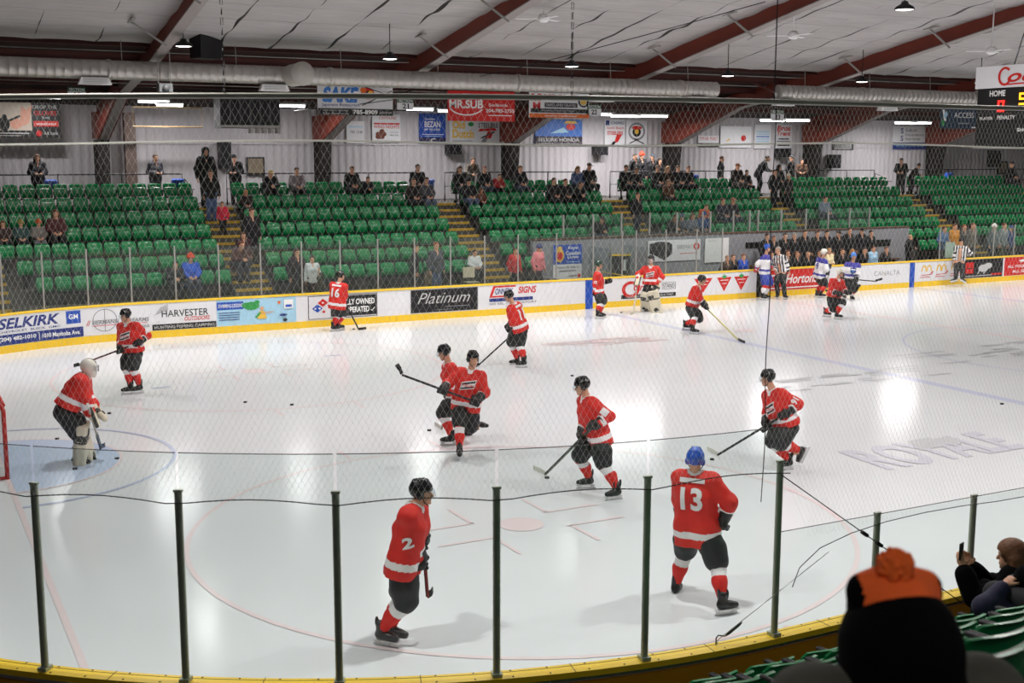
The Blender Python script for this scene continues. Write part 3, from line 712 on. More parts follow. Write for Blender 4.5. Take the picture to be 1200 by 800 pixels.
# ------------------------------------------------------------------ ducts, grilles, hangers
m_duct = mat('galvanised_duct', 'b0aca8', .38, .55, var=.06, scale=2)
def duct(x0, x1, r, cap, label):
    root = empty('air_duct', (x0, 12.5, 7.31), label=label, cat='duct')
    mb = MB(); pts = []; rs = []
    n = int((x1-x0)/.22)
    prof = []
    for i in range(n+1):
        x = x0+(x1-x0)*i/n; prof += [(r, x-.012), (r+.012, x), (r, x+.012)]
    prof = [(0, x0-.02)]+prof+[(r*.98, x1+.02), (0, x1+.02)]
    mb.lathe(prof, (0, 12.5, 7.31), 20, axis=0); mb.build('pipe', m_duct, root)
    for xc in np.arange(x0+3.9, x1, 6.1):
        mb = MB(); mb.lathe([(r, xc-.06), (r+.03, xc-.05), (r+.03, xc+.05), (r, xc+.06)], (0, 12.5, 7.31), 20, axis=0); mb.build('joint_band', m_duct, root)
    for xc in np.arange(x0+1.2, x1, 3.05):
        mb = MB(); mb.tube([(xc, 12.5, 7.31+r), (xc, 12.55, 8.1)], .012, 5); mb.build('hanger_rod', m_alu, root)
    if cap:
        mb = MB(); mb.lathe([(.31, 11.45), (.31, 12.4)], (cap, 0, 7.31), 24, axis=1); mb.lathe([(0, 11.44), (.33, 11.45), (.33, 11.49), (.31, 11.51)], (cap, 0, 7.31), 24, axis=1)
        mb.build('end_cap', mat('duct_end', 'b5b1aa', .7, .0), root, label='round capped branch end facing rink')
    return root
d1a = onY(355, 88, 11.45)[0]
duct(-12, onY(838, 110, 12.5)[0], .25, d1a, 'long ribbed silver air duct with round capped branch, left of the gap')
duct(onY(912, 112, 12.5)[0], onY(1175, 122, 12.5)[0], .235, None, 'shorter ribbed silver air duct to the right of the gap')
for i, (px, py) in enumerate(((111, 95), (321, 103), (705, 116), (817, 117), (918, 121), (1040, 127))):
    c = onY(px, py, 12.4); root = empty('air_grille', c, label='pale rectangular air grille under the duct, %s from left' % ORD[i], cat='air grille', group='air grilles under the ducts')
    mb = MB(); mb.add([(c[0]+a*w, c[1]+b*w2, c[2]+z) for z, w, w2 in ((-.09, .42, .12), (.09, .34, .12)) for a, b in ((-1, -1), (1, -1), (1, 1), (-1, 1))], [(0, 1, 5, 4), (1, 2, 6, 5), (2, 3, 7, 6), (3, 0, 4, 7), (0, 3, 2, 1), (4, 5, 6, 7)]); mb.build('housing', m_pwhite, root)
    mb = MB()
    for k in range(4): mb.box((c[0], c[1]-.125, c[2]-.06+.04*k), (.62, .01, .008))
    mb.build('louvre', m_grey, root)
# ------------------------------------------------------------------ high-bay lamps (housing, lens, cord and its light)
m_lens = mat('lamp_lens', 'fff8ee', .3, var=0, emit=6.)
def bay_lamp(x, y, z, label, spread=143):
    root = empty('high_bay_lamp', (x, y, z), label=label, cat='lamp', group='round high bay lamps')
    mb = MB(); mb.lathe([(0, .16), (.07, .16), (.09, .1), (.2, .04), (.225, .0), (.225, -.03), (.2, -.03)], (x, y, z), 20); mb.build('housing', m_iron, root)
    mb = MB(); mb.lathe([(.2, -.025), (.12, -.04), (0, -.045)], (x, y, z), 20); mb.build('lens', m_lens, root, label='lit white lens')
    mb = MB(); mb.tube([(x, y, z+.15), (x, y, cz(y)-.04)], .012, 5); mb.build('cord', m_iron, root)
    L = bpy.data.lights.new('bay_light', 'AREA'); L.shape = 'DISK'; L.size = .4; L.energy = BAY_POWER; L.color = (1, .965, .92); L.spread = math.radians(spread)
    o = bpy.data.objects.new('bay_light', L); COL.objects.link(o); o.parent = root; o.location = (0, 0, -.06)
LX = []
for i, (px, py) in enumerate(((215, 53), (457, 68), (670, 77), (853, 88), (1010, 95))):
    p = onY(px, py, 10.4); LX.append(p[0]); bay_lamp(p[0], 10.4, p[2], 'lit round hanging lamp above far boards, %s from left' % ORD[i])
st_ = (LX[-1]-LX[0])/4
for k in (-1, 5, 6, 7): bay_lamp(LX[0]+st_*k, 10.4, 7.75, 'lit round hanging lamp of the far row, beyond the side of the view')
c0 = onY(1060, 10, 0.)
for k in range(-3, 6):
    bay_lamp(c0[0]+st_*k, 0, c0[2], 'lit round hanging lamp under the ceiling, nearest and highest one at upper right' if k == 0 else 'lit round hanging lamp of the middle row above the rink centre line', 175)
for k in range(-1, 8): bay_lamp(LX[0]+st_*k, -10.4, 8.0, 'lit round hanging lamp of the near row above the near ice', 165)
# strip lights along the back stand
m_tube = mat('strip_tube', 'ffffff', .3, var=0, emit=14.)
for i, (px, py, l) in enumerate(((54, 114, .6), (180, 119, .7), (199, 123, .6), (340, 124, .75), (492, 128, .75), (524, 130, .5), (704, 134, .8), (733, 136, .95), (766, 136, .95), (905, 141, .9), (935, 141, .9), (1061, 144, .9), (1079, 144, .9))):
    c = onY(px, py, 20.5); root = empty('strip_light', c, label='lit white tube light high before the back wall, %s from left' % ORD[i], cat='strip light', group='tube lights along the back wall')
    mb = MB(); mb.box(c+A3(0, 0, .06), (l*1.5, .16, .06)); mb.build('fitting', m_pwhite, root)
    mb = MB(); mb.tube([c+A3(-l*.7, 0, 0), c+A3(l*.7, 0, 0)], .045, 8); mb.build('tube', m_tube, root)
    L = bpy.data.lights.new('strip_glow', 'AREA'); L.shape = 'RECTANGLE'; L.size = l*1.4; L.size_y = .12; L.energy = STRIP_POWER*l; L.color = (1, .97, .96)
    o = bpy.data.objects.new('strip_glow', L); COL.objects.link(o); o.parent = root; o.location = (0, 0, -.06)
    for dx in (-.4, .4):
        mb = MB(); mb.tube([c+A3(dx*l, 0, .08), (c[0]+dx*l, 20.5, 7.2)], .01, 4); mb.build('hanger', m_iron, root)
def strip(c, l, lab, yk, power):  # unseen fill tubes, added to brighten the near seats and people
    root = empty('strip_light', c, label=lab, cat='strip light', group='added fill tubes over the near stand'); c = A3(*c)
    MB().box(c+A3(0, 0, .06), (l*1.5, .16, .06)).build('fitting', m_pwhite, root); MB().tube([c+A3(-l*.7, 0, 0), c+A3(l*.7, 0, 0)], .045, 8).build('tube', m_tube, root)
    for dx in (-.4, .4): MB().tube([c+A3(dx*l, 0, .08), (c[0]+dx*l, c[1], 7.2)], .01, 4).build('hanger', m_iron, root)
    L = bpy.data.lights.new('strip_glow', 'AREA'); L.shape = 'RECTANGLE'; L.size = l*1.4; L.size_y = .12; L.energy = power; L.color = (1, .97, .96)
    o = bpy.data.objects.new('strip_glow', L); COL.objects.link(o); o.parent = root; o.location = (0, 0, -.06)
for x in (-6, -1, 4, 9, 14): strip((x, -20.9, 6.6), .9, 'unseen tube light added as fill over the near stand, behind the photographer', 0, NEAR_FILL)
# ceiling fans
for i, (px, py) in enumerate(((637, 22), (930, 42), (1162, 60))):
    c = onY(px, py, (8., 6., 5.)[i]); root = empty('ceiling_fan', c, label='white three-bladed ceiling fan, %s of three' % ('leftmost', 'middle', 'rightmost')[i], cat='ceiling fan', group='white ceiling fans')
    zt = cz(c[1])-.05
    mb = MB(); mb.tube([c, (c[0], c[1], zt)], .02, 6); mb.build('rod', m_pwhite, root)
    mb = MB(); mb.lathe([(0, .14), (.08, .13), (.15, .06), (.16, -.02), (.1, -.09), (0, -.1)], c, 14); mb.build('motor', m_pwhite, root)
    for k in range(3):
        a = .5+k*2.094; d = A3(math.cos(a), math.sin(a), 0); mb = MB(); mb.beam(c+d*.14, c+d*.75, .15, .012); mb.build('blade', m_pwhite, root)
# ------------------------------------------------------------------ hung banners and wall posters
def sign(name, px0, py0, px1, py1, Y, base, label, cat='banner', group=None, depth=.03, hang=None, skew=0):
    a = onY(px0, (py0+py1)/2, Y); b = onY(px1, (py0+py1)/2, Y); t = onY((px0+px1)/2, py0, Y)[2]; d = onY((px0+px1)/2, py1, Y)[2]
    root = empty(name, ((a[0]+b[0])/2, Y, d), label=label, cat=cat, group=group)
    MB().box(((a[0]+b[0])/2, Y, (t+d)/2), (b[0]-a[0], depth, t-d)).build('panel', base, root)
    if hang:
        for u in (.15, .85):
            x = a[0]+(b[0]-a[0])*u; MB().tube([(x, Y, t), (x, Y, hang)], .012, 5).build('hanger', m_iron, root)
    return Art(lambda u, v, o: A3(a[0]+(b[0]-a[0])*u, Y-depth/2-.003-o, d+(t-d)*v)), root
HZ = 7.55
A, r = sign('sponsor_banner', 372, 97, 460, 135, 16, m_white, 'white hanging banner with blue brush lettering and sushi picture', hang=HZ)
A.t('SAKE', .06, .54, .38, .86, mat('brush_blue', '3d7fd0', .5), .05, .2).t('Japanese Restaurant', .05, .55, .24, .36, m_navy, .01).l(.48, .82, .53, .95, .02, mat('brush_blue', '3d7fd0'), 2)
A.d(.66, .68, .09, .18, m_red).d(.68, .66, .055, .11, m_black).d(.7, .7, .035, .07, m_gold).d(.6, .78, .04, .08, m_orange).l(.58, .3, .99, .78, .012, m_black, 2).l(.6, .9, .99, .6, .012, m_black, 2).l(.55, .34, .99, .5, .01, m_black, 2)
A.r(0, 1, 0, .2, m_black).t('785-8909', .46, .79, .03, .17, m_pwhite, .03).t('take out or delivery', .06, .4, .1, .17, m_silver, 0, .2).t('free local area', .06, .4, .02, .08, m_silver, 0, .2).t('selkirk mb', .82, .98, .06, .14, m_silver).done(r)
A, r = sign('sponsor_banner', 524.5, 107, 603, 142, 16, m_red, 'red hanging banner of a sandwich shop, left of centre', hang=HZ)
A.t('MR.SUB', .02, .52, .42, .7, m_pwhite, .03).g(.27, .55, .26, .36, .02, m_pwhite, .3, 2.8, 2).g(.27, .52, .26, .34, .02, m_pwhite, 3.5, 5.9, 2).t('Selkirk', .6, .9, .5, .6, m_pwhite).t('204-785-2755', .56, .99, .3, .42, m_pwhite, .02).l(.6, .2, .95, .2, .03, m_pwhite).r(.1, .42, .76, .8, m_gold).done(r)
A, r = sign('sponsor_banner', 620, 109, 690, 138, 16, m_white, 'white hanging banner with red wordmark and orange bottom strip', hang=HZ)
A.t('RED RIVER', .24, .8, .72, .94, m_red, .03).t('RC', .03, .2, .66, .96, m_red, .03).t('M', .06, .18, .3, .62, m_red, .03).r(.25, .8, .42, .6, m_black).t('SAND AND GRAVEL', .27, .78, .46, .57, m_silver, .01).r(.02, .98, .2, .36, m_black).t('Excavating Gravel and Topsoil', .2, .75, .24, .32, m_silver).r(0, 1, 0, .16, m_orange).t('www redriver', .25, .8, .04, .12, m_pwhite).g(.9, .66, .09, .22, .03, m_black, asp=2).d(.9, .66, .05, .12, m_gold).done(r)
A, r = sign('sponsor_banner', 1102, 125, 1150, 151, 16, mat('teal_navy', '12304a', .5), 'dark blue hanging banner lettered in white beside the scoreboard', hang=HZ)
A.t('ACCESS', .32, .8, .5, .74, m_pwhite, .0).t('credit union', .42, .7, .22, .3, m_silver).p([(.03, .85), (.08, .85), (.14, .35), (.08, .35)], m_pwhite).p([(.06, .6), (.14, .8), (.16, .6), (.1, .45)], m_lblue).p([(.02, .1), (.1, .15), (.08, .4), (.03, .35)], m_green).r(.76, .9, .04, .1, m_pwhite).done(r)
for i, (px, py, n) in enumerate(((90, 109, '20'), (475, 122, '21'), (696, 129, '22'), (911, 135, '23'))):
    A, r = sign('section_sign', px-10.5+i, py-6.5, px+10.5-i, py+6.5, 16, m_white, 'small white hanging sign numbered %s' % n, 'sign', 'seat section number signs', hang=HZ)
    A.r(.0, 1, .62, 1, mat('sign_green', '1f4a35')).t('SECTION', .08, .92, .68, .93, m_pwhite, .01).t(n, .3, .7, .1, .55, m_black, .03).done(r)
WY = 23.41
A, r = sign('wall_poster', -25, 120, 71, 161, 22.4, m_black, 'black sponsor banner with fiery crowd picture at far left', cat='poster')
fl = mat('flame_print', 'e8a890', .5)
A.r(0, .64, .2, 1, mat('warm_print', 'd8c8b8', .5)).p([(.5, .3), (.6, .4), (.66, .95), (.58, .8), (.52, .9), (.5, .6)], fl).d(.44, .4, .07, .16, fl).d(.3, .38, .07, .2, m_black).d(.31, .58, .03, .08, m_black).l(.34, .45, .5, .62, .03, m_black, 2).r(0, .64, 0, .2, m_black)
A.t('DROP THE', .66, .96, .83, .93, m_silver, .01).t('GLOVES', .67, .95, .64, .77, m_red, .02).t('THIS', .76, .86, .54, .6, m_silver).r(.66, .97, .32, .48, m_red).t('weekend', .69, .94, .36, .44, m_pwhite, .01).d(.72, .12, .035, .09, m_red).t('AA bank', .78, .96, .08, .18, m_silver, .01).l(.1, .12, .6, .12, .03, m_silver).l(.1, .05, .5, .05, .02, m_silver).done(r)
A, r = sign('wall_poster', 436, 134, 469, 167, WY, m_white, 'white food poster with red lettering and wing picture', cat='poster')
A.t('CAPTAINS', .25, .85, .82, .92, m_red, 0, .2).t('WING NIGHTS', .05, .96, .5, .62, m_red, .02).r(.05, .97, .64, .7, m_red)
for k in range(7): A.d(.2+.07*(k % 4), .2+.1*(k//3), .09, .08, mat('wing_brown', '6e2f18'))
A.t('every tuesday', .62, .92, .34, .4, m_grey).t('after five', .62, .92, .24, .3, m_grey).done(r)
A, r = sign('wall_poster', 406, 142, 427, 168, WY, m_white, 'plain pale poster right of the second column', cat='poster'); A.t('785 2246', .2, .9, .45, .58, m_grey).l(.1, .75, .9, .75, .05, m_lblue).done(r)
A, r = sign('wall_poster', 491, 133, 522, 168, WY, m_blue, 'blue poster with large white surname lettering', cat='poster')
A.t('James', .22, .6, .76, .86, m_pwhite, .01).t('BEZAN', .2, .8, .54, .74, m_pwhite, .03).t('MP SELKIRK', .2, .8, .43, .5, m_pwhite).l(.1, .3, .92, .3, .02, m_pwhite).l(.2, .24, .8, .24, .02, m_lblue).r(0, 1, 0, .2, mat('deep_maroon', '2a2250')).t('C', .42, .6, .02, .17, m_pwhite, .02).done(r)
A, r = sign('wall_poster', 527, 140, 585, 168, WY, m_white, 'white poster with yellow snack lettering and a hockey emblem', cat='poster')
A.t('Old', .05, .3, .6, .95, m_gold, .04).t('Dutch', .05, .48, .22, .58, m_gold, .04).d(.42, .8, .06, .09, m_green).l(.05, .1, .45, .1, .03, m_grey).t('STEELERS', .57, .96, .66, .86, m_black, .02).p([(.56, .5), (.95, .55), (.9, .66), (.6, .62)], m_red).p([(.7, .2), (.82, .22), (.88, .5), (.76, .52)], m_red).p([(.62, .05), (.72, .05), (.76, .22), (.68, .24)], m_grey).l(.62, .22, .9, .5, .03, m_black, 2).done(r)
A, r = sign('wall_poster', 627, 140, 682, 170, WY, mat('poster_blue', '3a6fc4', .5), 'blue poster with dark lettered strip right of a column', cat='poster')
A.d(.75, .72, .1, .13, m_red).p([(.3, .45), (.6, .7), (.7, .5)], m_lblue).p([(.6, .85), (.9, .85), (.85, .95), (.65, .95)], m_gold).r(0, 1, 0, .34, mat('plum', '2c1c2c')).t('SELKIRK HONDA', .06, .94, .14, .28, m_silver, .02).t('selkirk manitoba', .06, .94, .04, .1, m_silver).done(r)
A, r = sign('wall_poster', 708.5, 140, 732, 171, WY, m_white, 'white poster with red hockey glove emblem', cat='poster')
A.r(.04, .22, .78, .96, m_navy).t('CASINO', .3, .95, .82, .93, m_navy, .01).t('South Beach', .1, .95, .64, .73, m_red).t('STEELERS', .12, .9, .42, .56, m_red, .03).p([(.45, .1), (.65, .15), (.85, .42), (.6, .44)], m_red).p([(.3, .03), (.45, .03), (.55, .15), (.42, .18)], m_black).done(r)
A, r = sign('wall_poster', 733.5, 141, 758, 172, WY, m_white, 'white poster with round crest and crossed sticks', cat='poster')
A.g(.5, .58, .4, .34, .08, m_grey).d(.5, .56, .2, .18, m_black).d(.5, .58, .1, .1, m_gold).d(.5, .72, .24, .07, m_red).l(.15, .12, .6, .3, .04, m_black).l(.85, .12, .4, .3, .04, m_black).done(r)
A, r = sign('wall_poster', 818, 159, 842, 172, WY, m_white, 'white poster with red words and dark strip', cat='poster'); A.t('TIM-BR MART', .05, .95, .6, .9, m_red, 0).r(0, 1, 0, .34, m_black).t('SELKIRK', .2, .8, .08, .26, m_silver).done(r)
A, r = sign('wall_poster', 844, 148, 880, 173, WY, m_white, 'white wall panel with a small red round emblem', cat='poster'); A.d(.75, .45, .08, .14, m_red).l(.2, .3, .3, .4, .05, m_gold).done(r)
A, r = sign('wall_poster', 884, 146, 903, 174, WY, m_white, 'white poster with pale blue small lettering', cat='poster')
for k in range(6): A.l(.1, .2+.1*k, .9, .2+.1*k, .05, m_lblue if k != 3 else mat('brush_blue', '3d7fd0'))
A.done(r)
A, r = sign('wall_poster', 908, 146, 928, 174, WY, m_white, 'white poster with red script above black words', cat='poster')
A.t('Bros', .1, .9, .74, .96, m_red, .03, .2).t('Trent', .1, .9, .54, .72, m_red, .03, .2).l(.2, .4, .8, .4, .05, m_black).l(.1, .3, .9, .3, .03, m_black).l(.15, .14, .85, .14, .05, m_black).done(r)
A, r = sign('wall_poster', 975, 166, 1000, 176, 22.2, m_black, 'black and white striped poster at the brown column', cat='poster')
for k in range(4): A.l(.1, .2+.2*k, .9, .2+.2*k, .1, m_silver)
A.done(r)
A, r = sign('wall_poster', 1046, 148, 1086, 175, WY, m_white, 'white poster with blue dollar signs and navy strip', cat='poster')
A.t('S', .22, .3, .68, .92, m_navy, .02).t('S', .22, .3, .36, .6, m_navy, .02).t('Selkirk', .36, .7, .76, .9, m_grey).t('Insurance', .36, .9, .58, .7, m_grey).t('Services', .36, .8, .4, .52, m_grey).r(0, 1, 0, .3, m_navy).t('Helping you save money', .06, .94, .1, .22, m_lblue).done(r)
A, r = sign('picture_frame', 289, 184, 310, 206, WY, m_iron, 'framed tan picture on the back wall', cat='picture'); A.r(.08, .92, .08, .92, mat('tan_print', '8b7d68')).done(r)
A, r = sign('picture_frame', 1169, 189, 1181, 204, WY, m_iron, 'small framed tan picture at the right of back wall', cat='picture'); A.r(.1, .9, .1, .9, mat('tan_print', '8b7d68')).done(r)
# speakers on the wall
for i, (px, py, w, h) in enumerate(((531, 175, 15, 11), (703, 176, 14, 11), (917, 179, 14, 10), (977, 189, 11, 15), (1165, 186, 10, 17), (263, 182, 12, 30))):
    c = onY(px, py, 23.2); s = np.linalg.norm(c-CAM)/FPX
    root = empty('wall_speaker', c, label='black loudspeaker box mounted on the back wall, %s from left' % ORD[(1, 2, 3, 4, 5, 0)[i]], cat='speaker', group='loudspeakers on the back wall')
    mb = MB(); mb.box(c, (w*s, .5, h*s)); mb.build('cabinet', m_black, root)
    mb = MB(); mb.box(c+A3(0, -.26, 0), (w*s*.85, .02, h*s*.85)); mb.build('grille', m_iron, root)
    mb = MB(); mb.tube([c+A3(0, .2, -.1), c+A3(.1, .3, -.5), c+A3(.1, .42, -1.2)], .015, 5); mb.build('cable', m_iron, root)
# big grey heater hung left of centre
a = onY(258, 130, 17.5); b = onY(328, 130, 17.5); t = onY(290, 114, 17.5)[2]; d = onY(290, 150, 17.5)[2]
root = empty('unit_heater', ((a[0]+b[0])/2, 17.5, d), label='large grey hanging heater unit below the duct', cat='heater')
mg = mat('heater_grey', '4a4d4e', .6, .2)
mb = MB(); mb.box(((a[0]+b[0])/2, 17.9, (t+d)/2), (b[0]-a[0], .8, t-d)); mb.build('casing', mg, root)
mb = MB()
for k in range(6): mb.box((a[0]+(b[0]-a[0])*(k+.5)/6, 17.48, (t+d)/2), ((b[0]-a[0])/6-.08, .03, (t-d)*.8))
mb.build('front_panel', m_iron, root)
mb = MB(); mb.box(((a[0]+b[0])/2, 17.44, d+.05), (b[0]-a[0], .06, .08))
for k in range(5): mb.box((b[0]-.1-.22*k, 17.5, d-.08), (.1, .3, .16))
mb.build('bottom_rail', m_alu, root)
for x in (a[0]+.2, b[0]-.2): MB().tube([(x, 17.9, t), (x, 17.9, 7.72)], .02, 5).build('hanger', m_iron, root)
# projector-like camera box hung above the net at left
c = onY(193, 103, 12.0); root = empty('hanging_camera', c, label='small dark camera box on chains below the left duct', cat='camera')
mb = MB(); mb.box(c, (.35, .35, .22)); mb.lathe([(0, -.18), (.09, -.17), (.1, 0)], c+A3(0, -.1, 0), 12, axis=1); mb.build('body', mg, root)
for dx in (-.16, .16): MB().tube([c+A3(dx, 0, .1), c+A3(dx, 0, 1.0)], .014, 5).build('chain', m_alu, root)
c = onY(242, 57, 12.8); root = empty('hanging_speaker', c, label='black wedge speaker hung above the left duct', cat='speaker')
mb = MB(); mb.box(c, (.75, .5, .55), .4); mb.box(c+A3(-.1, -.1, .3), (.5, .4, .12), .4); mb.build('cabinet', m_black, root)
for dx in (-.3, -.05): MB().tube([c+A3(dx, 0, .2), c+A3(dx, 0, 1.0)], .012, 5).build('chain', m_alu, root)
# ------------------------------------------------------------------ scoreboard over centre ice
def scoreboard():
    H = 2.1; z0, z2, z3 = 5.33, 6.87, 7.44
    root = empty('scoreboard', (MX, 0, z0), label='black hanging scoreboard with white and red soda banner on top', cat='scoreboard')
    MB().box((MX, 0, (z0+z2)/2), (2*H, 2*H, z2-z0)).build('body', mat('board_black', '0c0c0e', .5), root)
    MB().box((MX, 0, (z2+z3)/2), (2*H+.1, 2*H+.1, z3-z2)).build('top_banner', m_white, root)
    MB().box((MX, 0, z0-.01), (2*H+.06, 2*H+.06, .03)).build('bottom_trim', m_alu, root)
    for (x, y) in ((-1.5, -1.5), (1.5, -1.5), (-1.5, 1.5), (1.5, 1.5)): MB().tube([(MX+x, y, 7.44), (MX+x*.7, y*.7, cz(y)-.1)], .02, 5).build('hanger', m_iron, root)
    fx = MX-H-.06
    A = Art(lambda u, v, o: A3(fx-o, H-2*H*u, z2+(z3-z2)*v))
    A.t('oca-Cola', .235, .93, .22, .8, m_red, .02, .35).g(.215, .5, .052, .42, .017, m_red, .8, 5.6, 6).l(.2, .12, .6, .2, .06, m_red, 1).done(root)
    A = Art(lambda u, v, o: A3(MX-H-.005-o, H-2*H*u, z0+(z2-z0)*v))
    A.t('HOME', .095, .215, .86, .96, m_pwhite, .03).t('PLAYER', .03, .13, .47, .52, m_pwhite, .02).t('PENALTY', .165, .3, .47, .535, m_pwhite, .02).t('SHOTS', .32, .44, .26, .32, m_pwhite, .02).t('GUEST', .78, .92, .86, .96, m_pwhite, .03).r(0, 1, .44, .45, m_iron).done(root)
    seg = mat('red_digit', 'ff2018', .4, var=0, emit=3.5); amb = mat('amber_digit', 'ff9a1c', .4, var=0, emit=3.5)
    A = Art(lambda u, v, o: A3(MX-H-.02-o, H-2*H*u, z0+(z2-z0)*v))
    def dig(u, v, w, h, m, segs):
        t_ = .012
        for q in segs:
            if q == 't': A.r(u, u+w, v+h-.03, v+h, m)
            if q == 'b': A.r(u, u+w, v, v+.03, m)
            if q == 'm': A.r(u, u+w, v+h/2-.015, v+h/2+.015, m)
            if q in 'kK': A.r(u, u+t_, v+(h/2 if q == 'k' else 0), v+(h if q == 'k' else h/2), m)
            if q in 'rR': A.r(u+w-t_, u+w, v+(h/2 if q == 'r' else 0), v+(h if q == 'r' else h/2), m)
    dig(.165, .6, .05, .19, seg, 'tbkKrR'); dig(.325, .7, .055, .2, amb, 'tmbkR'); dig(.41, .7, .055, .2, amb, 'tmbkR'); dig(.82, .6, .05, .19, seg, 'tbkKrR')
    A.done(root, 'digit_bar', 'lit digit segment')
    A = Art(lambda u, v, o: A3(MX-H+2*H*u, H+.06+o, z2+(z3-z2)*v)); A.t('Coca-Cola', .1, .9, .2, .85, m_red, .02, .3).done(root)
scoreboard()
# ------------------------------------------------------------------ protective net, pipe, ropes
PZ, OFFN = 5.5, .24
m_thread = mat('net_thread', 'e6e6e0', .6, var=0)
nt = m_thread.node_tree; t_ = nt.nodes.new('ShaderNodeBsdfTranslucent'); t_.inputs[0].default_value = (.85, .85, .82, 1); x_ = nt.nodes.new('ShaderNodeMixShader'); x_.inputs[0].default_value = .55
nt.links.new(nt.nodes['Principled BSDF'].outputs[0], x_.inputs[1]); nt.links.new(t_.outputs[0], x_.inputs[2]); nt.links.new(x_.outputs[0], nt.nodes['Material Output'].inputs[0])
s0, s1 = -7.6, 15.
def netz(s): return 2.52 if s < SR-.05 else (2.52-.62*min(1, (s-SR+.05)/.25))
mb = MB()
slope = 1.86; pitch = .047
def strand(sa, dr, r=.00068):
    L = (PZ-1.92)/slope; n = 9; b0 = None
    for i in range(n+1):
        z = 1.92+(PZ-1.92)*i/n; s = sa+dr*L*i/n
        if s < s0-.5 or z < netz(s)-.001 and b0 is None:
            zn = 1.92+(PZ-1.92)*(i+1)/n
            if zn <= netz(sa+dr*L*(i+1)/n): continue
            z = netz(s); s = sa+dr*(z-1.92)/slope
        p = bpt(s, z, OFFN, -1); q = len(mb.v)
        mb.v += [(p[0]+r, p[1], p[2]), (p[0]-r*.5, p[1]+r*.87, p[2]), (p[0]-r*.5, p[1]-r*.87, p[2])]
        if b0 is not None:
            for j in range(3): mb.f.append((b0+j, b0+(j+1) % 3, q+(j+1) % 3, q+j)); mb.m.append(0); mb.sm.append(True)
        b0 = q
for i in range(int((s1-s0+4)/pitch)):
    s = s0-2+i*pitch; strand(s, 1); strand(s, -1)
net = mb.build('protective_net', m_thread, label='grey diamond mesh safety net hanging above the near glass', cat='net')
mb = MB(); mb.tube([bpt(s, PZ+.03, OFFN, -1) for s in np.linspace(s0, s1, 60)], .02, 8); mb.build('net_pipe', mat('pipe_grey', 'c4c2b8', .5, .0), label='grey pipe carrying the top of the safety net', cat='pipe')
mb = MB(); mb.tube([bpt(s, 5.2+.015*math.sin(s*1.4), OFFN-.02, -1) for s in np.linspace(s0, s1, 80)], .008, 6); mb.build('net_rope', m_thread, net, label='white rope threaded through the net')
mb = MB(); pts = []
for s in np.linspace(s0, SR, 80):
    k = max(i for i in range(len(near_s)) if near_s[i] <= s+1e-6) if s > near_s[0] else 0
    u = (s-near_s[k])/(near_s[min(k+1, len(near_s)-1)]-near_s[k]+1e-6); pts.append(bpt(s, 2.5+.05*math.sin(math.pi*min(max(u, 0), 1)), OFFN-.01, -1))
mb.tube(pts, .005, 5)
pts = [bpt(SR+.06, 1.5, OFFN, -1), bpt(SR+.13, 1.66, OFFN, -1), bpt(SR+.35, 1.8, OFFN, -1), bpt(SR+.7, 1.88, OFFN, -1)]+[bpt(s, 1.93+.015*math.sin(s*3), OFFN, -1) for s in np.linspace(SR+1.1, s1, 20)]
mb.tube(pts, .004, 5); mb.build('net_hem', mat('rope_black', '121214', .7), net, label='black hem rope of the net')
for i, (px, s) in enumerate(((263, 0), (670, 0), (907, 0))):
    lo, hi = -6., 14.
    for _ in range(40):
        m_ = (lo+hi)/2
        if proj(bpt(m_, PZ, OFFN, -1))[0] < px: lo = m_
        else: hi = m_
    p = bpt(lo, PZ+.03, OFFN, -1); mb = MB(); z = p[2]
    top = min(cz(p[1])-.05, 8.2)
    n = int((top-z)/.07)
    if i == 2: mb.tube([p, (p[0], p[1], top)], .005, 5); n = 0
    for k in range(n):
        zc = z+.07*k; d = A3(1, 0, 0) if k % 2 else A3(0, 1, 0)
        mb.tube([p*A3(1, 1, 0)+A3(0, 0, zc)+d*.008, p*A3(1, 1, 0)+A3(0, 0, zc+.05)+d*.008, p*A3(1, 1, 0)+A3(0, 0, zc+.05)-d*.008, p*A3(1, 1, 0)+A3(0, 0, zc)-d*.008], .003, 4, closed=True)
    mb.build('hanging_chain', m_iron, label='dark chain holding the net pipe, %s of three' % ('left', 'middle', 'right')[i], cat='chain', group='net pipe chains')
    if i == 2:
        mb = MB(); pts = [bpt(lo, z_, OFFN+.02, -1)+A3(.01*math.sin(z_*5), 0, 0) for z_ in np.linspace(2.3, PZ, 24)]; mb.tube(pts, .004, 5); mb.build('net_cord', mat('rope_black', '121214', .7), net)
a, b = onY(897, 2, 3.5), onY(345, 130, 20.3); mb = MB(); mb.tube([a+(b-a)*t_+A3(0, 0, -.25*math.sin(math.pi*t_)) for t_ in np.linspace(0, 1, 20)], .012, 5); mb.build('cable', m_iron, label='thin black cable running slanting under the ceiling', cat='cable')
a, b = onY(155, 125, 21.5), onY(237, 149, 21.5); mb = MB(); mb.tube([(a[0], 21.5, a[2]), (b[0], 21.5, a[2]), (b[0], 21.5, b[2]), (a[0], 21.5, b[2])], .035, 6, closed=True); mb.tube([((a[0]+b[0])/2, 21.5, a[2]), ((a[0]+b[0])/2, 21.5, 7.0)], .02, 5); mb.build('hung_sign_frame', mat('tan_frame', 'a08a68', .6), label='tan rectangular frame hung before the wall right of first column', cat='sign_frame')  # bare tan sign frame, hung from a single rod
a, b = onY(152, 163, 22.6), onY(152, 214, 22.6); MB().box((a[0], 22.6, 4.95), (.38, .3, 3.18)).build('post', mat('post_brown', '5c4c46', .7), label='grey-brown square post just right of the first column', cat='post')
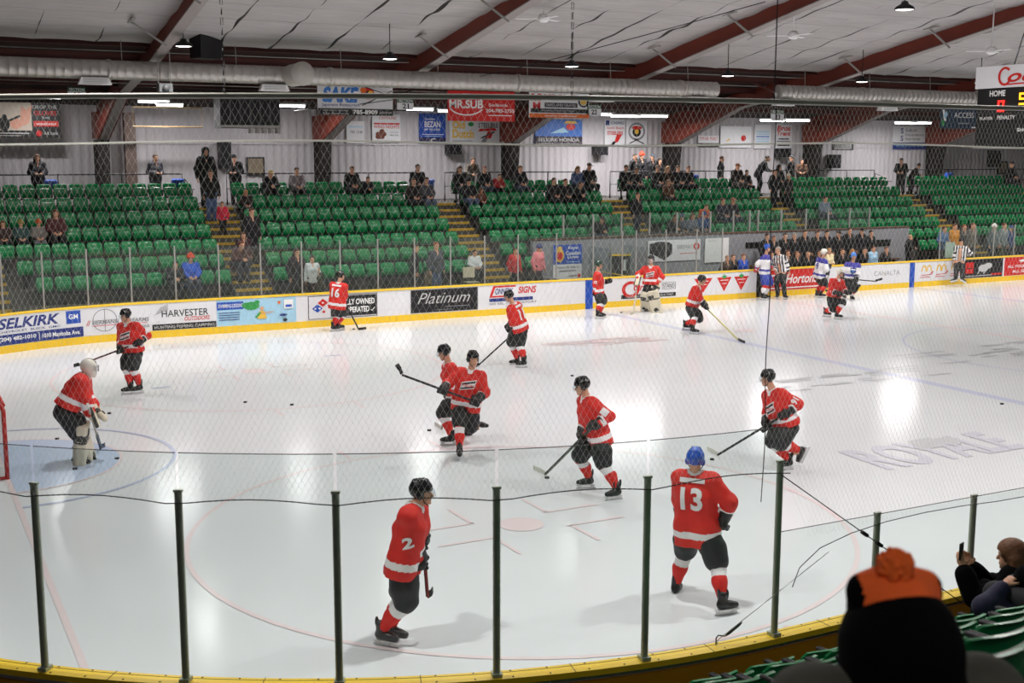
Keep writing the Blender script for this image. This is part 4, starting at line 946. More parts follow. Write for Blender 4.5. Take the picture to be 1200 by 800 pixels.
# guy ropes at the tall post
mb = MB(); a = bpt(SR-.1, 2.5, OFFN, -1); b = bpt(SR+2.0, 1.05, OFFN+.1, -1); mb.tube([a, b], .005, 5)
for t_ in (.42, .5): c = a+(b-a)*t_; mb.beam(c, c+(b-a)*.03, .03, .03)
mb.build('guy_rope', mat('rope_black', '121214', .7), label='black guy rope slanting down right of tall glass post', cat='rope')
a = onZ(839, 754, 1.04); b = bpt(SR+.45, 1.75, OFFN, -1); root = empty('guy_wire', a, label='thin steel wire with turnbuckle fixed to the yellow cap', cat='wire')
MB().tube([a+A3(0, 0, .02), b], .0035, 5).build('cable', m_steel, root)
MB().tube([a+(b-a)*.08, a+(b-a)*.11, a+(b-a)*.2, a+(b-a)*.23], [.004, .012, .012, .004], 6).build('turnbuckle', m_iron, root)
MB().tube([a+A3(.0, 0, -.01), a+A3(0, 0, .05), a+A3(.02, 0, .07), a+(b-a)*.08], .006, 5).build('hook', m_iron, root)
# ------------------------------------------------------------------ goal
def goal():
    root = empty('hockey_goal', (-.4, 0, 0), label='red goal frame with white netting at the left edge', cat='goal')
    m_g = mat('goal_red', 'b81f16', .4); r = .035
    y = .93
    for s in (-1, 1): MB().tube([(0, s*y, 0), (0, s*y, 1.12), (-.03, s*(y-.01), 1.19), (-.1, s*(y-.04), 1.22)], r, 10).build('post', m_g, root)
    MB().tube([(0, -y, 1.2), (0, y, 1.2)], r, 10).build('crossbar', m_g, root)
    MB().tube([(0, -y, .03), (-.75, -y-.12, .03), (-1.05, -.6, .03), (-1.1, 0, .03), (-1.05, .6, .03), (-.75, y+.12, .03), (0, y, .03)], .025, 8).build('base_frame', m_g, root)
    MB().tube([(-.05, -y, 1.21), (-.5, -.7, 1.21), (-.55, 0, 1.21), (-.5, .7, 1.21), (-.05, y, 1.21)], .025, 8).build('top_frame', m_g, root)
    MB().tube([(-.55, 0, 1.2), (-.75, 0, .7), (-1.1, 0, .05)], .02, 8).build('back_bar', m_g, root)
    mb = MB(); lo = [(0, -y, .04), (-.4, -y-.06, .04), (-.75, -y-.12, .04), (-1.05, -.6, .04), (-1.1, 0, .04), (-1.05, .6, .04), (-.75, y+.12, .04), (-.4, y+.06, .04), (0, y, .04)]
    hi = [(0, -y, 1.2), (-.03, -.92, 1.2), (-.28, -.82, 1.2), (-.5, -.7, 1.2), (-.55, 0, 1.2), (-.5, .7, 1.2), (-.28, .82, 1.2), (-.03, .92, 1.2), (0, y, 1.2)]
    def ip(P, u): 
        f = u*8; i = min(int(f), 7); return np.array(P[i])+(np.array(P[i+1])-np.array(P[i]))*(f-i)
    n = 90
    for i in range(-20, n+20):
        for d in (-1, 1):
            pts = []
            for t_ in np.linspace(0, 1, 9):
                u = i/n+d*t_*.2
                if 0 <= u <= 1: pts.append(ip(lo, u)*(1-t_)+ip(hi, u)*t_)
            if len(pts) > 1: mb.tube(pts, .003, 3, cap=False)
    for i in range(30):
        yy = -.9+1.8*i/29; mb.tube([(0, yy, 1.21), (-.54+.05*abs(yy), yy*.8, 1.21)], .003, 3, cap=False)
    mb.build('netting', m_pwhite, root)
    mb = MB(); mb.beam((-.9, -.8, .12), (-.05, -.93, .12), .03, .2); mb.beam((-.9, .8, .12), (-.05, .93, .12), .03, .2); mb.build('skirt_pad', m_pwhite, root)
goal()
# ------------------------------------------------------------------ pucks
PK = [(287.5, 471, 'black puck on open ice, left one of a close pair'), (342, 474, 'black puck on open ice, right one of a close pair'), (128, 484, 'black puck just right of the catching glove of crouching goalie'), (67, 514, 'black puck behind the crouching goalie near the net'), (137, 537, 'black puck on the crease front edge right of the goalie'), (88, 549, 'black puck in the crease under the goalie skates'), (503, 504, 'black puck by the stick blade of the hidden player'), (670.5, 440, 'black puck on open ice above the dark helmeted stick handler'), (641, 559.5, 'black puck beside the white blade of the skater at centre'), (834.5, 538, 'black puck by the taped stick of the player on the right'), (728, 366, 'black puck near the far boards left of masked goalie'), (1174, 473, 'lone black puck below the blue line at right'), (414.5, 385.5, 'black puck by the far boards at the stick of the turned player')]
for px, py, lab in PK:
    c = onZ(px, py, .0127); mb = MB(); mb.lathe([(0, -.0127), (.036, -.0127), (.038, -.01), (.038, .01), (.036, .0127), (0, .0127)], (0, 0, 0), 20)
    o = mb.build('puck', mat('rubber', '0b0b0c', .6)); o.location = tuple(c+A3(0, 0, .004)); tag(o, lab, 'puck', 'pucks on the ice')
# ------------------------------------------------------------------ block wall, benches, rails
root = empty('bench_wall', (27, 15.2, 0), label='long grey block wall behind the benches with glass on top', cat='wall')
x0, x1 = BLK0, BLK1; mb = MB(); mb.box(((x0+x1)/2, 15.3, 1.1), (x1-x0, .2, 2.2)); mb.box((x0+.1, 14.3, .5), (.2, 2., 1.0)); mb.build('masonry', m_block, root)
MB().box(((x0+x1)/2, 15.3, 2.22), (x1-x0, .26, .05)).build('coping', m_wood, root, label='brown timber coping')
for p0, p1, y0, y1 in ((874, 893, 284, 290), (1027, 1043, 281, 288)):
    a, b = onY(p0, y0, 15.19), onY(p1, y1, 15.19); MB().box(((a[0]+b[0])/2, 15.19, (a[2]+b[2])/2), (b[0]-a[0], .03, a[2]-b[2])).build('dark_slot', m_black, root)
gx = [onY(px, 268, 15.3)[0] for px in (660, 695, 728, 761, 793, 823, 832, 859, 878, 888, 915, 944, 970, 995, 1018)]
for i, x in enumerate(gx):
    MB().box((x, 15.3, 2.65), (.06, .05, .8)).build('glass_post', m_alu, root)
    if i+1 < len(gx) and gx[i+1]-x > .3: MB().box(((x+gx[i+1])/2, 15.3, 2.63), (gx[i+1]-x-.08, .012, .72)).build('glass_pane', g_far, root)
A, r = sign('wall_poster', 648, 286.5, 681.5, 327, 15.17, m_white, 'white and blue veterans poster with a crest on block wall', cat='poster')
A.r(0, 1, .44, 1, m_blue).t('Royal', .52, .86, .84, .95, m_pwhite, .02).t('Canadian', .44, .95, .7, .81, m_pwhite, .02).t('Legion', .5, .88, .58, .68, m_pwhite, .02).l(.5, .5, .9, .5, .02, m_lblue).d(.22, .7, .15, .2, m_gold).d(.22, .68, .1, .12, m_red).d(.22, .9, .08, .06, m_gold).t('Branch 42 Selkirk', .1, .9, .32, .39, m_grey).l(.2, .25, .8, .25, .02, m_grey).t('Legion', .52, .82, .06, .14, m_black, .01).d(.9, .1, .06, .06, m_red).done(r)
A, r = sign('wall_poster', 759.5, 281, 820.5, 305.5, 15.17, m_white, 'white supermarket banner with a dark hexagon on block wall', cat='poster')
A.p([(.02, .85), (.2, .95), (.38, .9), (.45, .8), (.45, .35), (.3, .05), (.12, .3), (.02, .4)], m_black).t('SAFEWAY', .54, .84, .56, .75, m_grey, .0).g(.92, .66, .06, .17, .03, m_red, asp=3).t('Ingredients for life', .6, .95, .3, .38, m_red).done(r)
A, r = sign('notice_board', 826, 279, 853.5, 307, 15.15, m_pwhite, 'blank white board at the right end of block wall', cat='board'); A.l(.1, .9, .5, .9, .01, m_grey).done(r)
# door with yellow-topped windows in the penalty box
a = onY(746, 320, 15.14); root = empty('doorway', (a[0], 15.14, .0), label='dark framed opening with yellow tops in the block wall', cat='doorway')
for px0, px1 in ((715, 725), (727, 738)):
    p, q = onY(px0, 299, 15.14), onY(px1, 324, 15.14)
    MB().box(((p[0]+q[0])/2, 15.17, (p[2]+.15)/2), (q[0]-p[0], .04, p[2]-.15)).build('opening', m_black, root)
    MB().box(((p[0]+q[0])/2, 15.14, p[2]), (q[0]-p[0]+.05, .06, .06)).build('yellow_lintel', m_yel, root)
p = onY(732, 304, 15.14); MB().box((p[0], 15.13, p[2]-.2), (.1, .03, .4)).build('paper_note', m_pwhite, root)
# penalty box dividing panes
root = empty('penalty_box', (20.4, 14.2, 0), label='glass sided penalty box behind the far blue line', cat='penalty box')
for px in (703, 745):
    x = onY(px, 320, 14.3)[0]; MB().box((x, 14.3, 1.2), (.012, 1.5, 1.5)).build('side_pane', g_far, root); MB().box((x, 13.6, 1.3), (.05, .05, 1.6)).build('post', m_alu, root)
p0, p1 = onY(704, 318, 14.6), onY(745, 325, 14.6); MB().beam(p0, p1, .05, .03).build('bench_edge', m_yel, root)
MB().box((21, 14.7, .45), (3, .3, .04)).box((19.7, 14.7, .22), (.05, .3, .44)).box((22.3, 14.7, .22), (.05, .3, .44)).build('bench', m_wood, root)
# bench block: dark tiered floor and seat backs for the team area
mb = MB(); mb.box(((26.3+BLK1)/2, 14.72, .28), (BLK1-26.3, .85, .56)); mb.build('bench_platform', m_dark, kind='structure')
root = empty('team_bench', (33, 14.5, .56), label='long dark team bench behind the boards', cat='bench')
MB().box((31, 14.98, .95), (8.5, .3, .05)).build('seat', m_wood, root)
for x in (27, 31, 35): MB().box((x, 14.98, .75), (.06, .28, .38)).build('leg', m_iron, root)
# white chair at the glass
p = onY(548, 318, 14.0)
# top railings
RAILS = [((0, 222), 0), ((265, 560), 1), ((523, 610), 2), ((603, 703), 3), ((717, 783), 4), ((805, 905), 5), ((903, 1034), 6), ((1058, 1180), 7)]
RR = [(-.3, 7.6), (9.1, 16.0), (17.3, 23.2), (24.6, 30.9), (32.2, 38.8), (40.2, 46.8), (48.1, 54)]
for i, (a, b) in enumerate(RR):
    root = empty('guard_rail', ((a+b)/2, 20.2, 3.36), label='black guard rail behind the top seats of %s' % BLOCKN[i], cat='railing', group='guard rails behind the stand')
    MB().tube([(a, 20.2, 3.4), (a, 20.2, 4.46), (b, 20.2, 4.46), (b, 20.2, 3.4)], .025, 6).build('top_rail', m_rail, root)
    MB().tube([(a, 20.2, 3.95), (b, 20.2, 3.95)], .012, 5).build('mid_rail', m_rail, root)
    for k in range(1, 4): x = a+(b-a)*k/4; MB().tube([(x, 20.2, 3.36), (x, 20.2, 4.46)], .02, 6).build('baluster', m_rail, root)
    if i < 6: MB().tube([(b+.07, 20.2, 3.6), (b+.07, 20.2, 4.3), (b+.07, 19.5, 4.1), (b+.07, 19.5, 3.4)], .02, 6).build('end_rail', m_rail, root)
# bins and bags along the top
for px, py, lab, m in ((501, 216, 'blue plastic bin at the top of third aisle', m_blue),):
    c = onY(px, 222, 20.0); mb = MB(); mb.lathe([(0, 0), (.2, 0), (.25, .75), (.27, .77), (.27, .83), (.25, .85), (0, .86)], (c[0], 20.0, 3.36), 16); o = mb.build('waste_bin', m, label=lab, cat='bin')
for px, lab in ((59, 'blue bag behind top row by the long-haired woman'), (208, 'blue bag on the top walkway near second aisle'), (813, 'blue bag on the top walkway under wall posters'), (1112, 'blue bag on the top walkway at right')):
    c = onY(px, 209, 20.5); S_ = SDF(); S_.bx((c[0], 20.5, 4.16), (.2, .13, .14), rd=.06); S_.cone((c[0]-.08, 20.5, 4.28), (c[0]+.08, 20.5, 4.28), .02)
    mb = MB(); mb.box((c[0], 20.5, 4.0), (.5, .3, .03)); mb.box((c[0], 20.5, 3.68), (.06, .06, .62)); mb.box((c[0], 20.5, 3.375), (.3, .3, .03))
    tb = mb.build('small_table', m_iron, label='small dark stand under the '+lab.replace(' bag', ' bag', 1)[:40].rsplit(' ', 1)[0], cat='table')
    link('bag', S_.mesh('bag', .025, m_blue), label=lab, cat='bag')
# ------------------------------------------------------------------ people: shared builders
m_skin = mat('skin', 'd6a183', .55, var=.03); m_skin2 = mat('skin_warm', 'c08a6a', .55, var=.03)
m_lip = mat('lips', 'a8605a', .5); m_eye = mat('eye_dark', '2a2320', .4)
m_jred = mat('jersey_red', 'd3241c', .7, var=.1, scale=6, bump=.35); m_jwhite = mat('jersey_white', 'eae8ea', .7, var=.03, scale=6, bump=.3)
m_pant = mat('pants_black', '15181a', .6, var=.12, scale=6, bump=.3); m_glove = mat('glove_black', '141416', .5, var=.1, scale=20)
m_jviolet = mat('jersey_violet', '3d3a9a', .7); m_helm = mat('helmet_black', '101114', .22, var=0); m_visor = glass_mat('visor', 'e8eef0', rough=.02)
m_hblue = mat('helmet_blue', '2554b8', .25, var=0); m_hlb = mat('helmet_light_blue', '4a86d8', .25, var=0); m_hwhite = mat('helmet_white', 'e8e4da', .3, var=0); m_hgreen = mat('helmet_green', '1c3a30', .25, var=0)
m_boot = mat('skate_boot', '121214', .4, var=.05); m_hold = mat('skate_holder', 'e2e2e4', .4, var=0)
m_pad = mat('pad_cream', 'd9d0ba', .6, var=.08, scale=5); m_padd = mat('pad_dark', '3b3a34', .6)
def yaw_dirs(g, phi):
    """facing direction for a body at ground point g; phi 0 = towards the photographer, 90 = to the right"""
    fh = g[:2]-CAM[:2]; fh = nrm(fh); rh = A3(fh[1], -fh[0]); p = math.radians(phi)
    d = -fh*math.cos(p)+rh*math.sin(p); return A3(d[0], d[1], 0)
def atdepth(px, py, g, dd=0.):
    """point seen at a pixel, standing dd metres beyond the upright plane through g that faces the photographer"""
    fh = nrm(np.array([g[0]-CAM[0], g[1]-CAM[1], 0])); r = ray(px, py); t = ((np.array(g)-CAM)@fh+dd)/(r@fh); return CAM+r*t
def ik(a, c, l1, l2, pole):
    d = c-a; L = np.linalg.norm(d); mx = (l1+l2)*.998
    if L > mx: c = a+d/L*mx; L = mx
    if L < abs(l1-l2)+.03: L = abs(l1-l2)+.03
    u = nrm(d); x = (l1*l1-l2*l2+L*L)/(2*L); h = math.sqrt(max(l1*l1-x*x, 0))
    p = np.array(pole, float); p = p-u*(p@u); return a+u*x+nrm(p)*h, c
def head_prims(S, hc, F3, s=1., neck=None, face=True):
    """F3 columns right, forward, up"""
    T = lambda x, y, z: hc+F3@(A3(x, y, z)*s)
    S.ell(T(0, -.012, .03), A3(.077, .097, .092)*s, F3, .02); S.ell(T(0, .028, -.055), A3(.057, .066, .066)*s, F3, .03)
    S.cone(T(0, .092, .012), T(0, .112, -.026), .009*s, .015*s, .012); S.ell(T(0, .078, -.1), A3(.024, .02, .02)*s, F3, .015)
    S.cone(T(-.036, .08, .033), T(.036, .08, .033), .012*s, .012*s, .012); S.cone(T(-.02, .088, -.062), T(.02, .088, -.062), .01*s, .01*s, .01)
    for q in (-1, 1): S.ell(T(q*.079, -.008, -.008), A3(.012, .022, .032)*s, F3, .01)
    if neck is not None: S.cone(T(0, -.02, -.06), neck, .056*s, .064*s, .03)
def head_mats(P, hc, F3, s=1.):
    L = (P-hc)@F3/s; m = np.zeros(len(P), int)
    for q in (-1, 1): m[(np.abs(L[:, 0]-q*.033) < .014) & (np.abs(L[:, 2]-.012) < .009) & (L[:, 1] > .06)] = 1
    m[(np.abs(L[:, 0]) < .026) & (np.abs(L[:, 2]+.062) < .008) & (L[:, 1] > .07)] = 2
    return m
def hair_mesh(name, hc, F3, kind, m, s=1., h=.012):
    S = SDF(); T = lambda x, y, z: hc+F3@(A3(x, y, z)*s)
    if kind in ('short', 'bald'):
        S.ell(T(0, -.018, .042), A3(.086, .1, .092)*s, F3, .01); S.sub_box(T(0, .12, -.06), A3(.2, .09, .12)*s, F3)
        S.cut(T(0, 0, -.045 if kind == 'short' else .0), -F3[:, 2])
    elif kind == 'long':
        S.ell(T(0, -.018, .042), A3(.09, .105, .094)*s, F3, .02)
        for q in (-1, 0, 1): S.cone(T(q*.055, -.06, .0), T(q*.075, -.085, -.25), .05*s, .045*s, .03)
        S.sub_box(T(0, .12, -.12), A3(.066, .1, .17)*s, F3); S.sub_box(T(0, .16, -.06), A3(.2, .1, .11)*s, F3)
    elif kind == 'toque':
        S.ell(T(0, -.012, .06), A3(.094, .108, .1)*s, F3, .02); S.cone(T(-.03, 0, .02), T(.03, 0, .02), .1*s, .1*s, .02); S.ell(T(0, -.01, .165), A3(.028, .028, .028)*s, F3, .01); S.cut(T(0, 0, .012), -F3[:, 2])
    elif kind == 'cap':
        S.ell(T(0, -.012, .045), A3(.09, .105, .085)*s, F3, .02); S.bx(T(0, .14, .045), A3(.07, .07, .008)*s, F3, .008, .02); S.cut(T(0, 0, .03), -F3[:, 2])
    elif kind == 'hood':
        S.ell(T(0, -.03, .02), A3(.115, .13, .14)*s, F3, .03); S.cone(T(0, -.04, -.08), T(0, -.03, -.16), .11*s, .13*s, .03); S.sub_ell(T(0, .14, -.01), A3(.075, .12, .1)*s, F3)
    return S.mesh(name, h*s, m)
def fingers(S, wrist, d, palm_n, side, s=1., curl=.5, r=.0095):
    """palm and five fingers: d along the hand, palm_n out of the palm, side = +1/-1 thumb side along x = d x n"""
    d = nrm(d); n_ = nrm(np.array(palm_n)-d*(np.array(palm_n)@d)); x = np.cross(d, n_)*side
    c = wrist+d*.05*s; S.ell(c, A3(.042, .05, .018)*s, np.stack([x, d, n_], 1), .012)
    for i, (o, l) in enumerate(((-.03, .06), (-.01, .075), (.011, .08), (.031, .07))):
        b = wrist+d*.09*s+x*o*s; a1, a2 = curl*.7, curl*1.6
        e1 = b+(d*math.cos(a1)+n_*math.sin(a1))*l*.5*s; e2 = e1+(d*math.cos(a2)+n_*math.sin(a2))*l*.5*s
        S.cone(b, e1, r*s, r*s*.95, .006); S.cone(e1, e2, r*s*.95, r*s*.8, .004)
    b = wrist+d*.03*s+x*.036*s; e1 = b+(d*.7+x*.7)*.04*s; e2 = e1+(d*.8+n_*.5)*.03*s
    S.cone(b, e1, r*1.15*s, r*s, .01); S.cone(e1, e2, r*s, r*.85*s, .004)
def glove_mesh(name, el, wr, grip, ax, sc=1., h=.012, m=None, hand=1):
    """padded hockey glove: flared cuff, back-of-hand pad, four fingers wrapped round the stick axis and a thumb"""
    S = SDF(); d = nrm(wr-el); S.cone(wr-d*.09, wr+d*.02, .066*sc, .056*sc, .02)
    ax = nrm(ax); p = grip-wr; p = p-ax*(p@ax); n_ = nrm(p) if np.linalg.norm(p) > .01 else nrm(np.cross(ax, A3(0, 0, 1))); t_ = np.cross(ax, n_)
    bk = grip-n_*.055*sc; S.ell(bk, A3(.055, .03, .06)*sc, np.stack([ax, n_, t_], 1), .02); S.cone(wr, bk, .05*sc, .045*sc, .03)
    for i in range(4):
        o = ax*(.034*(i-1.5))*sc; q = [grip+o-n_*.045*sc-t_*.035*sc*hand, grip+o+n_*.0*sc-t_*.05*sc*hand, grip+o+n_*.042*sc-t_*.022*sc*hand, grip+o+n_*.04*sc+t_*.02*sc*hand]
        S.chain(q, [.021*sc, .02*sc, .019*sc, .016*sc], .008)
    q = [grip-n_*.045*sc+t_*.03*sc*hand-ax*.03*sc, grip-n_*.0*sc+t_*.045*sc*hand-ax*.04*sc, grip+n_*.03*sc+t_*.03*sc*hand-ax*.03*sc]; S.chain(q, [.022*sc, .02*sc, .017*sc], .01)
    return S.mesh(name, h, m or m_glove)
def skate_mesh():
    S = SDF(); S.chain([(0, -.01, .06), (0, -.005, -.02)], [.05, .052], .03); S.cone((0, -.03, -.05), (0, .02, -.055), .045, .045, .03)
    S.chain([(0, .02, -.045), (0, .1, -.062), (0, .17, -.066)], [.045, .042, .036], .04); S.ell((0, -.055, .1), (.035, .012, .05), None, .02); S.ell((0, .055, .07), (.03, .015, .06), None, .02); S.cut((0, 0, -.1), (0, 0, -1))
    b = S.mesh('skate', .0125, m_boot)
    mb = MB(); mb.box((0, .06, -.107), (.06, .29, .014)); mb.box((0, -.05, -.128), (.022, .06, .04)); mb.box((0, .15, -.128), (.022, .06, .04)); mb.box((0, .05, -.146), (.018, .27, .014)); ho = mb.mesh('blade_holder', m_hold)
    mb = MB(); mb.prism([(-.0025, -.1), (.0025, -.1), (.0025, .2), (-.0025, .2)], -.175, -.15); st = mb.mesh('steel', m_steel); return b, ho, st
SK = skate_mesh()   # ankle joint at the origin, blade bottom at -.175
ANK = .175
def add_skate(root, an, fwd, up=(0, 0, 1), boot=None):
    F3 = frame(fwd, up); M4 = Matrix.Identity(4)
    for i in range(3):
        for j in range(3): M4[i][j] = F3[i, j]
        M4[i][3] = an[i]
    o = bpy.data.objects.new('skate', SK[0]); COL.objects.link(o); o.parent = root
    o.matrix_parent_inverse = parent_inv(root); o.matrix_basis = M4
    if boot:
        o.material_slots[0].link = 'OBJECT'; o.material_slots[0].material = boot
    for n, me in (('blade_holder', SK[1]), ('steel', SK[2])):
        c = bpy.data.objects.new(n, me); COL.objects.link(c); c.parent = o
    return o
def helmet(root, hc, F3, m, h=.012, visor=True, cage=False):
    T = lambda x, y, z: hc+F3@A3(x, y, z)
    S = SDF(); S.ell(T(0, -.012, .05), (.104, .128, .108), F3, .02); S.bx(T(0, -.015, .13), (.05, .085, .022), F3, .02, .03); S.cone(T(-.09, -.03, .0), T(-.09, -.02, -.03), .028, .022, .02); S.cone(T(.09, -.03, 0), T(.09, -.02, -.03), .028, .022, .02)
    S.sub_box(T(0, .13, -.07), (.2, .1, .105), F3); S.sub_ell(T(0, -.01, -.11), (.075, .1, .1), F3); S.cut(T(0, 0, -.05), -F3[:, 2])
    o = link('helmet', S.mesh('helmet', h, m), root)
    mb = MB()
    for q in (-1, 1):
        mb.tube([T(q*.095, 0, 0), T(q*.075, .03, -.08), T(q*.03, .07, -.125)], .006, 5)
        for k in range(3): mb.beam(T(q*.045, .03-.04*k, .158-.006*k), T(q*.045, .01-.04*k, .158-.006*k), .012, .006)
    mb.build('chin_strap', m_black, o)
    if visor:
        mb = MB(); vs = []; n = 12
        for zz in (.045, .02, -.01, -.04):
            for i in range(n+1):
                a = -1.25+2.5*i/n; rr = .118+.012*(0.045-zz)/.08; vs.append(T(rr*math.sin(a), -.01+1.22*rr*math.cos(a), zz))
        mb.add(vs, [(r*(n+1)+i, r*(n+1)+i+1, (r+1)*(n+1)+i+1, (r+1)*(n+1)+i) for r in range(3) for i in range(n)], 0, True); mb.build('visor', m_visor, o)
    if cage:
        mb = MB()
        for zz in (.03, .0, -.035, -.07, -.1):
            mb.tube([T(.11*math.sin(a), .0+.145*math.cos(a)-.3*max(0, -zz-.06), zz) for a in np.linspace(-1.3, 1.3, 9)], .005, 5)
        for a in (-.9, -.45, 0, .45, .9): mb.tube([T(.11*math.sin(a), .145*math.cos(a), .035), T(.11*math.sin(a), .145*math.cos(a), -.06), T(.1*math.sin(a), .13*math.cos(a), -.11)], .005, 5)
        mb.build('cage', m_steel, o)
    return o
def project_art(root, name, target, items, centre, out, upv, w, hgt, lab=None):
    """lettering sewn on a garment: flat art is laid against the cloth by casting it back on the mesh"""
    bvh = BVHTree.FromPolygons([v.co for v in target.vertices], [tuple(p.vertices) for p in target.polygons])
    out = nrm(out); x = nrm(np.cross(upv, out)); up = np.cross(out, x)
    def fn(u, v, o):
        p = centre+x*(u-.5)*w+up*(v-.5)*hgt; st = p+out*.5
        h_ = bvh.ray_cast(Vector(st), Vector(-out), 1.)
        q = np.array(h_[0]) if h_[0] else p
        return q+out*(.006+o)
    A = Art(lambda u, v, o: (u, v, o)); items(A)
    for nm, M_, m in A.items:
        bm = bmesh.new(); vs = [bm.verts.new(v) for v in M_.v]
        for f in M_.f:
            try: bm.faces.new([vs[i] for i in f])
            except ValueError: pass
        for ax_ in (0, 1):
            for k in range(1, 8):
                co = [0, 0, 0]; no = [0, 0, 0]; co[ax_] = k/8; no[ax_] = 1
                bmesh.ops.bisect_plane(bm, geom=bm.verts[:]+bm.edges[:]+bm.faces[:], plane_co=co, plane_no=no)
        for v in bm.verts: v.co = Vector(fn(*v.co))
        nm2 = name if nm == 'lettering' else name+'_patch'; me = bpy.data.meshes.new(nm2); bm.to_mesh(me); bm.free(); me.materials.append(m)
        link(nm2, me, root, label=lab)
def stick(label, top, heel, toe, paddle=False, shaft='222326', blade='181818', tape=True, group='hockey sticks'):
    root = empty('hockey_stick', heel, label=label, cat='hockey stick', group=group)
    m1 = mat('stick_'+shaft, shaft, .35); m2 = mat('stick_blade_'+blade, blade, .6)
    d = nrm(heel-top); MB().beam(top, heel, .026, .036).build('shaft', m1, root)
    MB().beam(top-d*.01, top+d*.13, .032, .04).build('grip_tape', mat('tape_white', 'e4e4e0', .8) if tape else m1, root)
    mb = MB(); a = heel; b = toe; mid = (a+b)/2+nrm(np.cross(b-a, A3(0, 0, 1)))*.015
    hgt = .075
    for p, q, h0 in ((a, mid, hgt), (mid, b, hgt)): mb.beam(p+A3(0, 0, hgt/2-.02), q+A3(0, 0, hgt/2-.018), .012, h0)
    mb.build('blade', m2, root)
    if paddle: MB().beam(heel-d*.62, heel, .03, .09).build('paddle', m2, root)
    return root
def side_vec(f): return A3(f[1], -f[0], 0)      # right hand side of somebody facing f
LAST = {}
def skater(label, g, pel, nk, hd, phi, hands, ankles, hphi=None, kit='red', helm=None, number=None, crest=False, sleeve=None, h=.014, poles=None, stk=None, toes=None, name='hockey_player', cat='person', group=None, lean_up=(0, 0, 1), vis=True, goalie=False, cage=False, elb=None, headup=0., gz=0., skates=True, bare=False, size=1., pelz=None, kneep=None, boots=None, gripax=None, pant=None, head_s=1., shaft_line=None, bulk=1., leg=None):
    """pel, nk, hd: (px,py,dd) of pelvis, neck base, head centre; hands / ankles: ((px,py,dd) left, right of the body)"""
    G = onZ(g[0], g[1], gz); f = yaw_dirs(G, phi); r = side_vec(f); up = A3(0, 0, 1)
    pel, nk, hc = [atdepth(p[0], p[1], G, p[2] if len(p) > 2 else 0) for p in (pel, nk, hd)]
    hemp = pel; pel = nk+nrm(pel-nk)*min(np.linalg.norm(pel-nk), .56*size)
    hf = yaw_dirs(G, phi if hphi is None else hphi); hf = nrm(hf+up*headup); H3 = frame(hf)
    sp = nrm(nk-pel); rr = nrm(r-sp*(r@sp)); ch = pel+(nk-pel)*.62; tl = np.linalg.norm(nk-pel)
    shl, shr = [nk-sp*.075+rr*q*.19*size for q in (-1, 1)]; hil, hir = [pel-sp*.03+rr*q*.1*size for q in (-1, 1)]
    an = []; 
    for a in ankles:
        if a is None: an.append(None); continue
        if len(a) == 3 and a[2] == 'ice': an.append(onZ(a[0], a[1], ANK*.98+gz if skates else .1+gz))
        else: an.append(atdepth(a[0], a[1], G, a[2]))
    dl = [np.linalg.norm(a-h_) for h_, a in ((hil, an[0]), (hir, an[1]))]; lg = leg or min(max(max(dl)/2*1.02, .39*size), .45*size)
    kn = []
    for i, (hip, a) in enumerate(((hil, an[0]), (hir, an[1]))):
        kp = f if kneep is None else kneep[i][0]*f+kneep[i][1]*r
        k, a2 = ik(hip, a, lg, lg, kp); kn.append(k); an[i] = a2
    ha = [atdepth(q[0], q[1], G, q[2]) for q in hands]
    order = (0, 1) if shaft_line is None else (shaft_line[0], 1-shaft_line[0])
    el = [None, None]
    for i in order:
        sh = (shl, shr)[i]
        if shaft_line is not None and i != shaft_line[0]: ha[i] = ha[1-i]+nrm(shaft_line[1]-ha[1-i])*shaft_line[2]
        q = ha[i]
        po = (-f*.6-up*.7+r*(.5 if i else -.5)) if elb is None else elb[i][0]*f+elb[i][1]*r+elb[i][2]*up
        e, q2 = ik(sh, q, .31*size, .29*size, po); el[i] = e; ha[i] = q2
    LAST.update(locals())
    root = empty(name, (pel[0], pel[1], gz), label=label, cat=cat, group=group)
    # one continuous body
    S = SDF(); head_prims(S, hc, H3, head_s, nk-sp*.02)
    S.chain([pel, ch, nk-sp*.06], [.12*size, .125*size, .09*size], .05); S.cone(hil, hir, .1*size, .1*size, .04); S.cone(shl, shr, .06*size, .06*size, .04)
    for i in (0, 1):
        S.chain([(shl, shr)[i], el[i], ha[i]], [.058*size, .045*size, .033*size], .03); S.chain([(hil, hir)[i], kn[i], an[i]], [.085*size, .06*size, .042*size], .04)
        ft = nrm(f if toes is None else yaw_dirs(G, toes[i])); S.cone(an[i]-up*.03, an[i]+ft*.12-up*.06, .035, .03, .02)
        if bare:
            hd_ = nrm(ha[i]-el[i]); fingers(S, ha[i], hd_, -r if i else r, 1 if i == 0 else -1, size, .5)
    link('body', S.mesh('body', max(h, .0125), [m_skin, m_eye, m_lip], lambda P: head_mats(P, hc, H3, head_s)), root)
    # jersey
    cols = {'red': (m_jred, m_jwhite, m_jwhite), 'white': (m_jwhite, m_jviolet, m_jviolet), 'ref': (m_jwhite, m_black, m_black)}[kit]
    S = SDF(.006*size); hem = hemp-sp*(.0 if kit != 'ref' else -.03)*size
    for q in (-1, 1):
        o = rr*q*.085*size; S.chain([hem+o*1.25-sp*.05, (pel*.7+hem*.3)+o*1.2, ch+o+f*.01, nk-sp*.1+o], [.165*size*bulk, .165*size*bulk, .16*size*bulk, .105*size*bulk] if kit != 'ref' else [.11, .115, .125, .09], .06)
    S.cone(nk-sp*.03-rr*.05, nk-sp*.03+rr*.05, .075*size, .075*size, .03)
    pad = bulk if kit != 'ref' else .78
